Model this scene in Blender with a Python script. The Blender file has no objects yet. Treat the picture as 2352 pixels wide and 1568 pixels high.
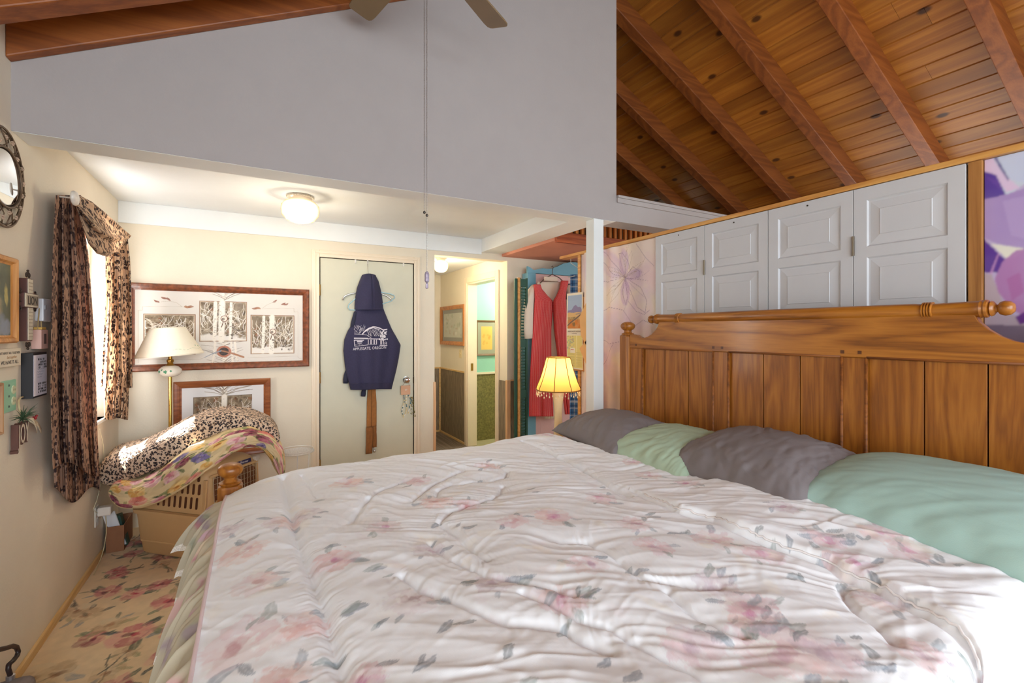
import bpy, math, random
import numpy as np
from mathutils import Vector, Matrix, noise as mnoise
random.seed(7); rng = np.random.default_rng(7)
SC = bpy.context.scene
COL = SC.collection
PI = math.pi

# ------------------------------------------------------------------ camera
EYE = 1.406                       # eye height above the carpet
FPX = 1066.0                      # focal length in pixels of the 2352 wide frame
YAW = math.atan2(591.0, FPX)
cam_d = bpy.data.cameras.new('camera')
cam_d.sensor_width = 36.0
cam_d.lens = FPX / 2352.0 * 36.0
cam_d.shift_y = -22.0 / 2352.0
cam_d.clip_start = 0.05
cam = bpy.data.objects.new('camera', cam_d)
cam.location = (0, 0, EYE)
cam.rotation_euler = (PI / 2, 0, -YAW)
COL.objects.link(cam)
SC.camera = cam

# ------------------------------------------------------------------ colour management
SC.view_settings.view_transform = 'Standard'
SC.view_settings.look = 'None'
SC.view_settings.gamma = 1.0
SC.view_settings.use_curve_mapping = False
SC.view_settings.exposure = 0.50
SC.cycles.max_bounces = 8
SC.cycles.diffuse_bounces = 5
SC.cycles.transparent_max_bounces = 12
SC.cycles.caustics_reflective = False
SC.cycles.caustics_refractive = False
SC.cycles.use_denoising = True
SC.cycles.sample_clamp_indirect = 6.0

# ------------------------------------------------------------------ sky, sun, daylight through the windows
W = bpy.data.worlds.new('sky'); SC.world = W
W.use_nodes = True
wn = W.node_tree.nodes; wl = W.node_tree.links
wn['Background'].inputs['Color'].default_value = (0.80, 0.92, 1.0, 1)
wn['Background'].inputs['Strength'].default_value = 2.2


def lamp(name, kind, energy, color, loc, rot=(0, 0, 0), **kw):
    d = bpy.data.lights.new(name, kind)
    d.energy = energy; d.color = color
    for k, v in kw.items():
        setattr(d, k, v)
    o = bpy.data.objects.new(name, d)
    o.location = loc; o.rotation_euler = rot
    COL.objects.link(o)
    return o


def aim(o, to):
    v = Vector(to) - o.location
    o.rotation_euler = v.to_track_quat('-Z', 'Y').to_euler()
    return o


sun = lamp('sun', 'SUN', 26.0, (1.0, 0.93, 0.82), (-4, 4, 6), angle=0.012)
aim(sun, (-4 + 0.48, 4 - 0.12, 6 - 0.86))
# unseen windows supposed behind the camera and at the left rear, the window in the right-hand half of the house, the small left window
aim(lamp('daylight_back_window', 'AREA', 114.0, (0.84, 0.93, 1.0), (1.1, -3.1, 1.85), shape='RECTANGLE', size=3.7, size_y=2.6), (1.1, 1.6, 0.75))
aim(lamp('daylight_side_window', 'AREA', 15.0, (1.0, 0.93, 0.82), (5.25, 1.4, 1.5), shape='RECTANGLE', size=2.6, size_y=1.3), (3.2, 2.0, 3.2))
aim(lamp('daylight_left_rear_window', 'AREA', 36.0, (0.86, 0.94, 1.0), (-0.80, -1.5, 1.55), shape='RECTANGLE', size=1.5, size_y=1.3), (1.6, 0.9, 0.9))
aim(lamp('daylight_left_window', 'AREA', 25.0, (1.0, 0.98, 0.95), (-0.98, 3.5, 1.42), shape='RECTANGLE', size=0.72, size_y=1.0), (0.6, 3.3, 1.75))


# ------------------------------------------------------------------ points on the planes of the room
_c = FPX / math.hypot(FPX, 591.0); _s = 591.0 / math.hypot(FPX, 591.0)


def ray(u, v):
    t = (u - 1176.0) / FPX
    return np.array([_s + t * _c, _c - t * _s, (762.0 - v) / FPX])


def onX(u, v, x):
    r = ray(u, v); p = r * (x / r[0]); p[2] += EYE; return p


def onY(u, v, y):
    r = ray(u, v); p = r * (y / r[1]); p[2] += EYE; return p


def onZ(u, v, z):
    r = ray(u, v); p = r * ((z - EYE) / r[2]); p[2] += EYE; return p


def onD(u, v, d):
    r = ray(u, v) * d; r[2] += EYE; return r


# ------------------------------------------------------------------ mesh helpers (all coordinates are world metres)
def lin(h):
    """#rrggbb or (r,g,b) 0-255 -> linear rgb"""
    if isinstance(h, str):
        h = h.lstrip('#'); h = [int(h[i:i + 2], 16) for i in (0, 2, 4)]
    o = []
    for x in h:
        x = x / 255.0
        o.append(x / 12.92 if x <= 0.04045 else ((x + 0.055) / 1.055) ** 2.4)
    return tuple(o)


class MB:
    def __init__(self):
        self.V = []; self.F = []; self.n = 0

    def add(self, V, F):
        V = np.asarray(V, float).reshape(-1, 3)
        self.V.append(V)
        k = self.n
        self.F.extend([tuple(i + k for i in f) for f in F])
        self.n += len(V)
        return self

    def box(self, x0, x1, y0, y1, z0, z1):
        V = [(x0, y0, z0), (x1, y0, z0), (x1, y1, z0), (x0, y1, z0), (x0, y0, z1), (x1, y0, z1), (x1, y1, z1), (x0, y1, z1)]
        return self.add(V, [(0, 3, 2, 1), (4, 5, 6, 7), (0, 1, 5, 4), (1, 2, 6, 5), (2, 3, 7, 6), (3, 0, 4, 7)])

    def obox(self, c, ax, ay, az, sx, sy, sz):
        """box centred at c with half sizes along the unit axes"""
        c = np.array(c, float); ax = np.array(ax, float); ay = np.array(ay, float); az = np.array(az, float)
        V = []
        for k in (-1, 1):
            for i, j in ((-1, -1), (1, -1), (1, 1), (-1, 1)):
                V.append(c + ax * sx * i + ay * sy * j + az * sz * k)
        return self.add(V, [(0, 3, 2, 1), (4, 5, 6, 7), (0, 1, 5, 4), (1, 2, 6, 5), (2, 3, 7, 6), (3, 0, 4, 7)])

    def bar(self, a, b, w, h, up=(0, 0, 1)):
        a = np.array(a, float); b = np.array(b, float)
        ax = (b - a); L = np.linalg.norm(ax); ax /= L
        up = np.array(up, float)
        ay = np.cross(up, ax); ay /= np.linalg.norm(ay)
        az = np.cross(ax, ay)
        return self.obox((a + b) / 2, ax, ay, az, L / 2, w / 2, h / 2)

    def tube(self, pts, r, n=8, closed=False, caps=True):
        P = np.asarray(pts, float); m = len(P)
        R = np.full(m, r) if np.isscalar(r) else np.asarray(r, float)
        T = np.zeros_like(P)
        if closed:
            T = np.roll(P, -1, 0) - np.roll(P, 1, 0)
        else:
            T[1:-1] = P[2:] - P[:-2]; T[0] = P[1] - P[0]; T[-1] = P[-1] - P[-2]
        T /= np.linalg.norm(T, axis=1)[:, None] + 1e-12
        ref = np.array([0, 0, 1.0]) if abs(T[0][2]) < 0.9 else np.array([1.0, 0, 0])
        N = np.cross(T[0], ref); N /= np.linalg.norm(N)
        V = []
        for i in range(m):
            N = N - T[i] * np.dot(N, T[i]); N /= np.linalg.norm(N) + 1e-12
            B = np.cross(T[i], N)
            for k in range(n):
                a = 2 * PI * k / n
                V.append(P[i] + R[i] * (math.cos(a) * N + math.sin(a) * B))
        F = []
        for i in range(m if closed else m - 1):
            j = (i + 1) % m
            for k in range(n):
                l = (k + 1) % n
                F.append((i * n + k, i * n + l, j * n + l, j * n + k))
        if caps and not closed:
            F.append(tuple(range(n - 1, -1, -1))); F.append(tuple((m - 1) * n + k for k in range(n)))
        return self.add(V, F)

    def lathe(self, prof, c, n=32, ax=(1, 0, 0), ay=(0, 1, 0), az=(0, 0, 1), fx=1.0, fy=1.0):
        c = np.array(c, float); ax = np.array(ax, float); ay = np.array(ay, float); az = np.array(az, float)
        V = []
        for r, z in prof:
            for k in range(n):
                a = 2 * PI * k / n
                V.append(c + ax * r * fx * math.cos(a) + ay * r * fy * math.sin(a) + az * z)
        F = []
        m = len(prof)
        for i in range(m - 1):
            for k in range(n):
                l = (k + 1) % n
                F.append((i * n + k, i * n + l, (i + 1) * n + l, (i + 1) * n + k))
        if prof[0][0] > 1e-6: F.append(tuple(range(n - 1, -1, -1)))
        if prof[-1][0] > 1e-6: F.append(tuple((m - 1) * n + k for k in range(n)))
        return self.add(V, F)

    def prism(self, poly, ext):
        """planar polygon of 3-D points, pushed out along ext"""
        P = np.asarray(poly, float); E = np.asarray(ext, float); n = len(P)
        V = np.concatenate([P, P + E])
        F = [tuple(range(n - 1, -1, -1)), tuple(range(n, 2 * n))]
        F += [(i, (i + 1) % n, (i + 1) % n + n, i + n) for i in range(n)]
        return self.add(V, F)

    def grid(self, P, closed_u=False):
        P = np.asarray(P, float); a, b = P.shape[:2]
        return self.add(P.reshape(-1, 3), grid_faces(a, b))

    def sphere(self, c, r, n=12, sz=1.0):
        m = max(4, n // 2)
        prof = [(r * math.sin(PI * i / m), -r * sz * math.cos(PI * i / m)) for i in range(m + 1)]
        prof[0] = (0.0001, prof[0][1]); prof[-1] = (0.0001, prof[-1][1])
        return self.lathe(prof, c, n)

    def build(self, name, mat, parent=None, smooth=False, bevel=0, seg=2, solid=0, sub=0, auto=None):
        V = np.concatenate(self.V) if self.V else np.zeros((0, 3))
        return mesh_obj(name, V, self.F, mat, parent, smooth=smooth, bevel=bevel, seg=seg, solid=solid, sub=sub, auto=auto)


def grid_faces(a, b):
    i = np.arange(a - 1)[:, None] * b + np.arange(b - 1)[None, :]
    i = i.ravel()
    return np.stack([i, i + b, i + b + 1, i + 1], 1).tolist()


def worigin(o):
    v = np.zeros(3)
    while o is not None:
        v += np.array(o.location); o = o.parent
    return v


def mesh_obj(name, V, F, mat, parent=None, col=None, smooth=False, bevel=0, seg=2, solid=0, sub=0, auto=None):
    V = np.asarray(V, float)
    if parent is not None:
        org = np.zeros(3); base = worigin(parent)
    else:
        lo = V.min(0); hi = V.max(0)
        org = np.array([(lo[0] + hi[0]) / 2, (lo[1] + hi[1]) / 2, lo[2]]); base = np.zeros(3)
    me = bpy.data.meshes.new(name)
    if isinstance(F, np.ndarray) and F.ndim == 2:
        F = F.tolist()
    me.from_pydata((V - org - base).tolist(), [], F)
    if col is not None:
        ca = me.color_attributes.new('paint', 'FLOAT_COLOR', 'POINT')
        C4 = np.ones((len(V), 4), np.float32); C4[:, :3] = np.asarray(col).reshape(-1, 3)
        ca.data.foreach_set('color', C4.ravel())
    if smooth:
        me.polygons.foreach_set('use_smooth', np.ones(len(me.polygons), bool))
    me.update()
    o = bpy.data.objects.new(name, me)
    o.location = org
    COL.objects.link(o)
    if parent is not None: o.parent = parent
    if mat is not None: me.materials.append(mat)
    if auto:
        try:
            me.set_sharp_from_angle(angle=math.radians(auto))
        except Exception:
            pass
    if solid:
        m = o.modifiers.new('thick', 'SOLIDIFY'); m.thickness = solid; m.offset = 0
    if bevel:
        m = o.modifiers.new('edge', 'BEVEL'); m.width = bevel; m.segments = seg; m.limit_method = 'ANGLE'; m.angle_limit = math.radians(40)
    if sub:
        m = o.modifiers.new('sub', 'SUBSURF'); m.levels = sub; m.render_levels = sub
    return o


def tag(o, label, cat, group=None, kind=None):
    o['label'] = label; o['category'] = cat
    if group: o['group'] = group
    if kind: o['kind'] = kind
    return o


def thing(name, loc, label, cat, group=None):
    o = bpy.data.objects.new(name, None)
    o.empty_display_size = 0.05
    o.location = loc
    COL.objects.link(o)
    return tag(o, label, cat, group)


def struct(o, label=None):
    o['kind'] = 'structure'
    if label: o['label'] = label
    return o


def copy_tree(o, parent=None):
    c = o.copy(); COL.objects.link(c)
    if parent is not None: c.parent = parent
    for ch in list(o.children): copy_tree(ch, c)
    return c


def text_obj(name, s, size, mat, origin, ax, ay, parent=None, depth=0.0008, align='CENTER', shear=0, warp=None, width=None):
    """lettering: origin = centre of the baseline, ax along the writing, ay upward"""
    cu = bpy.data.curves.new(name, 'FONT')
    cu.body = s; cu.size = size; cu.align_x = align; cu.extrude = depth / 2; cu.resolution_u = 3; cu.shear = shear
    tmp = bpy.data.objects.new(name + '_tmp', cu); COL.objects.link(tmp)
    dg = bpy.context.evaluated_depsgraph_get()
    me = bpy.data.meshes.new_from_object(tmp.evaluated_get(dg))
    V = np.zeros(len(me.vertices) * 3); me.vertices.foreach_get('co', V); V = V.reshape(-1, 3)
    F = [tuple(p.vertices) for p in me.polygons]
    bpy.data.objects.remove(tmp); bpy.data.meshes.remove(me); bpy.data.curves.remove(cu)
    if width:
        w = V[:, 0].max() - V[:, 0].min(); V[:, 0] *= width / w
    ax = np.array(ax, float); ay = np.array(ay, float); an = np.cross(ax, ay)
    W3 = np.array(origin, float) + V[:, :1] * ax + V[:, 1:2] * ay + V[:, 2:3] * an
    if warp is not None: W3 = warp(W3)
    return mesh_obj(name, W3, F, mat, parent)


# ------------------------------------------------------------------ materials
def mat_new(name):
    m = bpy.data.materials.new(name); m.use_nodes = True
    nt = m.node_tree
    return m, nt, nt.nodes['Principled BSDF']


def N(nt, t, **kw):
    n = nt.nodes.new(t)
    for k, v in kw.items():
        if k in n.inputs: n.inputs[k].default_value = v
        else: setattr(n, k, v)
    return n


def link(nt, a, b): nt.links.new(a, b)


def bump(nt, bsdf, height, strength=0.2, dist=0.01):
    b = N(nt, 'ShaderNodeBump'); b.inputs['Strength'].default_value = strength; b.inputs['Distance'].default_value = dist
    link(nt, height, b.inputs['Height']); link(nt, b.outputs['Normal'], bsdf.inputs['Normal'])
    return b


def plain(name, c, rough=0.6, metal=0.0, var=0.04, scale=8.0, bump_s=0.0, bump_scale=200.0, coat=0.0, spec=0.5):
    m, nt, b = mat_new(name)
    tc = N(nt, 'ShaderNodeTexCoord')
    nz = N(nt, 'ShaderNodeTexNoise'); nz.inputs['Scale'].default_value = scale; nz.inputs['Detail'].default_value = 4
    link(nt, tc.outputs['Object'], nz.inputs['Vector'])
    c = lin(c)
    rp = N(nt, 'ShaderNodeValToRGB')
    rp.color_ramp.elements[0].position = 0.3; rp.color_ramp.elements[1].position = 0.7
    rp.color_ramp.elements[0].color = tuple(x * (1 - var) for x in c) + (1,)
    rp.color_ramp.elements[1].color = tuple(min(1, x * (1 + var)) for x in c) + (1,)
    link(nt, nz.outputs['Fac'], rp.inputs['Fac']); link(nt, rp.outputs['Color'], b.inputs['Base Color'])
    b.inputs['Roughness'].default_value = rough; b.inputs['Metallic'].default_value = metal
    b.inputs['Specular IOR Level'].default_value = spec
    if coat: b.inputs['Coat Weight'].default_value = coat
    if bump_s:
        n2 = N(nt, 'ShaderNodeTexNoise'); n2.inputs['Scale'].default_value = bump_scale; n2.inputs['Detail'].default_value = 3
        link(nt, tc.outputs['Object'], n2.inputs['Vector']); bump(nt, b, n2.outputs['Fac'], bump_s, 0.004)
    return m


def wood(name, dark, mid, light, axis='X', scale=1.0, rough=0.4, knots=0.0, coat=0.0, tint=False, ring=6.0, soft=0.45):
    """grain runs along axis; object coordinates"""
    dark = tuple(d + (m_ - d) * soft for d, m_ in zip(dark, mid))
    m, nt, b = mat_new(name)
    tc = N(nt, 'ShaderNodeTexCoord')
    mp = N(nt, 'ShaderNodeMapping')
    st = {'X': (0.07, 1, 1), 'Y': (1, 0.07, 1), 'Z': (1, 1, 0.07)}[axis]
    mp.inputs['Scale'].default_value = tuple(x * scale for x in st)
    link(nt, tc.outputs['Object'], mp.inputs['Vector'])
    n1 = N(nt, 'ShaderNodeTexNoise'); n1.inputs['Scale'].default_value = ring; n1.inputs['Detail'].default_value = 5; n1.inputs['Distortion'].default_value = 0.6
    link(nt, mp.outputs['Vector'], n1.inputs['Vector'])
    # cathedral rings from a folded noise
    mul = N(nt, 'ShaderNodeMath', operation='MULTIPLY'); mul.inputs[1].default_value = 9.0
    link(nt, n1.outputs['Fac'], mul.inputs[0])
    fr = N(nt, 'ShaderNodeMath', operation='PINGPONG'); fr.inputs[1].default_value = 0.5
    link(nt, mul.outputs[0], fr.inputs[0])
    n2 = N(nt, 'ShaderNodeTexNoise'); n2.inputs['Scale'].default_value = 130.0; n2.inputs['Detail'].default_value = 2
    link(nt, mp.outputs['Vector'], n2.inputs['Vector'])
    ad = N(nt, 'ShaderNodeMath', operation='MULTIPLY_ADD'); ad.inputs[1].default_value = 0.40
    link(nt, n2.outputs['Fac'], ad.inputs[0]); link(nt, fr.outputs[0], ad.inputs[2])
    rp = N(nt, 'ShaderNodeValToRGB')
    e = rp.color_ramp.elements
    e[0].position = 0.16; e[0].color = lin(dark) + (1,)
    e[1].position = 0.72; e[1].color = lin(light) + (1,)
    x = e.new(0.36); x.color = lin(mid) + (1,)
    link(nt, ad.outputs[0], rp.inputs['Fac'])
    colr = rp.outputs['Color']
    if tint:
        at = N(nt, 'ShaderNodeVertexColor', layer_name='paint')
        mx = N(nt, 'ShaderNodeMixRGB', blend_type='MULTIPLY'); mx.inputs['Fac'].default_value = 1.0
        link(nt, colr, mx.inputs['Color1']); link(nt, at.outputs['Color'], mx.inputs['Color2']); colr = mx.outputs['Color']
    if knots:
        mk = N(nt, 'ShaderNodeMapping'); mk.inputs['Scale'].default_value = {'X': (0.55, 1, 1), 'Y': (1, 0.55, 1), 'Z': (1, 1, 0.55)}[axis]
        link(nt, tc.outputs['Object'], mk.inputs['Vector'])
        vo = N(nt, 'ShaderNodeTexVoronoi'); vo.inputs['Scale'].default_value = knots; vo.inputs['Randomness'].default_value = 1.0; vo.voronoi_dimensions = '2D'
        link(nt, mk.outputs['Vector'], vo.inputs['Vector'])
        kr = N(nt, 'ShaderNodeValToRGB')
        kr.color_ramp.elements[0].position = 0.03; kr.color_ramp.elements[0].color = (0.12, 0.07, 0.04, 1)
        kr.color_ramp.elements[1].position = 0.055; kr.color_ramp.elements[1].color = (1, 1, 1, 1)
        link(nt, vo.outputs['Distance'], kr.inputs['Fac'])
        mx = N(nt, 'ShaderNodeMixRGB', blend_type='MULTIPLY'); mx.inputs['Fac'].default_value = 0.9
        link(nt, colr, mx.inputs['Color1']); link(nt, kr.outputs['Color'], mx.inputs['Color2']); colr = mx.outputs['Color']
    link(nt, colr, b.inputs['Base Color'])
    b.inputs['Roughness'].default_value = rough
    if coat: b.inputs['Coat Weight'].default_value = coat; b.inputs['Coat Roughness'].default_value = 0.15
    bump(nt, b, ad.outputs[0], 0.12, 0.002)
    return m


def painted(name, rough=0.8, bump_s=0.0, bump_scale=500.0, sheen=0.0, trans=0.0):
    m, nt, b = mat_new(name)
    at = N(nt, 'ShaderNodeVertexColor', layer_name='paint')
    link(nt, at.outputs['Color'], b.inputs['Base Color'])
    b.inputs['Roughness'].default_value = rough
    b.inputs['Specular IOR Level'].default_value = 0.25
    if sheen: b.inputs['Sheen Weight'].default_value = sheen
    if bump_s:
        tc = N(nt, 'ShaderNodeTexCoord'); n2 = N(nt, 'ShaderNodeTexNoise'); n2.inputs['Scale'].default_value = bump_scale
        link(nt, tc.outputs['Object'], n2.inputs['Vector']); bump(nt, b, n2.outputs['Fac'], bump_s, 0.003)
    return m


def glow(name, c, strength, base=None):
    m, nt, b = mat_new(name)
    b.inputs['Base Color'].default_value = lin(base or c) + (1,)
    b.inputs['Emission Color'].default_value = lin(c) + (1,)
    b.inputs['Emission Strength'].default_value = strength
    b.inputs['Roughness'].default_value = 0.3
    return m


def pane_mat(name, tintc=(1, 1, 1), gloss=0.08):
    m = bpy.data.materials.new(name); m.use_nodes = True
    nt = m.node_tree; nt.nodes.clear()
    out = nt.nodes.new('ShaderNodeOutputMaterial')
    tr = nt.nodes.new('ShaderNodeBsdfTransparent'); tr.inputs['Color'].default_value = tuple(tintc) + (1,)
    gl = nt.nodes.new('ShaderNodeBsdfGlossy'); gl.inputs['Roughness'].default_value = 0.02
    lw = nt.nodes.new('ShaderNodeLayerWeight'); lw.inputs['Blend'].default_value = 0.35
    mul = nt.nodes.new('ShaderNodeMath'); mul.operation = 'MULTIPLY_ADD'; mul.inputs[1].default_value = gloss * 1.0; mul.inputs[2].default_value = gloss * 0.08
    nt.links.new(lw.outputs['Fresnel'], mul.inputs[0])
    mx = nt.nodes.new('ShaderNodeMixShader')
    nt.links.new(mul.outputs[0], mx.inputs['Fac']); nt.links.new(tr.outputs[0], mx.inputs[1]); nt.links.new(gl.outputs[0], mx.inputs[2])
    nt.links.new(mx.outputs[0], out.inputs['Surface'])
    return m


def leopard(name, base, base2, spot, centre, scale, sheer=0.0, rough=0.75):
    m, nt, b = mat_new(name)
    tc = N(nt, 'ShaderNodeTexCoord')
    dn = N(nt, 'ShaderNodeTexNoise'); dn.inputs['Scale'].default_value = scale * 0.9; dn.inputs['Detail'].default_value = 2
    link(nt, tc.outputs['Object'], dn.inputs['Vector'])
    mv = N(nt, 'ShaderNodeVectorMath', operation='MULTIPLY_ADD')
    k = 0.55 / scale
    mv.inputs[1].default_value = (k, k, k)
    link(nt, dn.outputs['Color'], mv.inputs[0]); link(nt, tc.outputs['Object'], mv.inputs[2])
    vo = N(nt, 'ShaderNodeTexVoronoi'); vo.inputs['Scale'].default_value = scale
    link(nt, mv.outputs['Vector'], vo.inputs['Vector'])
    br = N(nt, 'ShaderNodeTexNoise'); br.inputs['Scale'].default_value = scale * 1.7; br.inputs['Detail'].default_value = 2
    link(nt, tc.outputs['Object'], br.inputs['Vector'])
    ring = N(nt, 'ShaderNodeValToRGB'); e = ring.color_ramp.elements
    e[0].position = 0.16; e[0].color = (0.45, 0.45, 0.45, 1)
    e[1].position = 0.62; e[1].color = (0, 0, 0, 1)
    for p, v in ((0.22, 1.0), (0.48, 1.0), (0.54, 0.0)):
        x = e.new(p); x.color = (v, v, v, 1)
    link(nt, vo.outputs['Distance'], ring.inputs['Fac'])
    gap = N(nt, 'ShaderNodeValToRGB'); gap.color_ramp.elements[0].position = 0.38; gap.color_ramp.elements[1].position = 0.44
    link(nt, br.outputs['Fac'], gap.inputs['Fac'])
    mu = N(nt, 'ShaderNodeMath', operation='MULTIPLY')
    link(nt, ring.outputs['Color'], mu.inputs[0]); link(nt, gap.outputs['Color'], mu.inputs[1])
    bn = N(nt, 'ShaderNodeTexNoise'); bn.inputs['Scale'].default_value = scale * 0.25
    link(nt, tc.outputs['Object'], bn.inputs['Vector'])
    bs = N(nt, 'ShaderNodeMixRGB'); bs.inputs['Color1'].default_value = lin(base) + (1,); bs.inputs['Color2'].default_value = lin(base2) + (1,)
    link(nt, bn.outputs['Fac'], bs.inputs['Fac'])
    cn = N(nt, 'ShaderNodeValToRGB'); cn.color_ramp.elements[0].position = 0.2; cn.color_ramp.elements[1].position = 0.3
    cn.color_ramp.elements[0].color = (1, 1, 1, 1); cn.color_ramp.elements[1].color = (0, 0, 0, 1)
    link(nt, vo.outputs['Distance'], cn.inputs['Fac'])
    m1 = N(nt, 'ShaderNodeMixRGB'); m1.inputs['Color2'].default_value = lin(centre) + (1,)
    link(nt, cn.outputs['Color'], m1.inputs['Fac']); link(nt, bs.outputs['Color'], m1.inputs['Color1'])
    m2 = N(nt, 'ShaderNodeMixRGB'); m2.inputs['Color2'].default_value = lin(spot) + (1,)
    link(nt, mu.outputs[0], m2.inputs['Fac']); link(nt, m1.outputs['Color'], m2.inputs['Color1'])
    link(nt, m2.outputs['Color'], b.inputs['Base Color'])
    b.inputs['Roughness'].default_value = rough
    b.inputs['Specular IOR Level'].default_value = 0.3
    if sheer:
        out = nt.nodes['Material Output']
        tl = N(nt, 'ShaderNodeBsdfTranslucent'); link(nt, m2.outputs['Color'], tl.inputs['Color'])
        tp = N(nt, 'ShaderNodeBsdfTransparent')
        x1 = N(nt, 'ShaderNodeMixShader'); x1.inputs['Fac'].default_value = 0.45
        link(nt, b.outputs[0], x1.inputs[1]); link(nt, tl.outputs[0], x1.inputs[2])
        x2 = N(nt, 'ShaderNodeMixShader'); x2.inputs['Fac'].default_value = sheer
        link(nt, x1.outputs[0], x2.inputs[1]); link(nt, tp.outputs[0], x2.inputs[2])
        link(nt, x2.outputs[0], out.inputs['Surface'])
    return m


# ------------------------------------------------------------------ painting on dense cloth and paper (pattern only)
def vnoise(X, Y, seed=0):
    """smooth value noise on arrays"""
    xi = np.floor(X).astype(np.int64); yi = np.floor(Y).astype(np.int64)
    fx = X - xi; fy = Y - yi
    fx = fx * fx * (3 - 2 * fx); fy = fy * fy * (3 - 2 * fy)

    def h(a, b):
        n = (a * 374761393 + b * 668265263 + seed * 1442695041) & 0x7fffffff
        n = ((n ^ (n >> 13)) * 1274126177) & 0x7fffffff
        return ((n ^ (n >> 16)) & 0xffff) / 65535.0
    return (h(xi, yi) * (1 - fx) + h(xi + 1, yi) * fx) * (1 - fy) + (h(xi, yi + 1) * (1 - fx) + h(xi + 1, yi + 1) * fx) * fy


def fbm(X, Y, seed=0, oct=4):
    o = 0; a = 0.5; t = 0
    for k in range(oct):
        o = o + a * vnoise(X * 2 ** k, Y * 2 ** k, seed + k * 17); t += a; a *= 0.5
    return o / t


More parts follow.
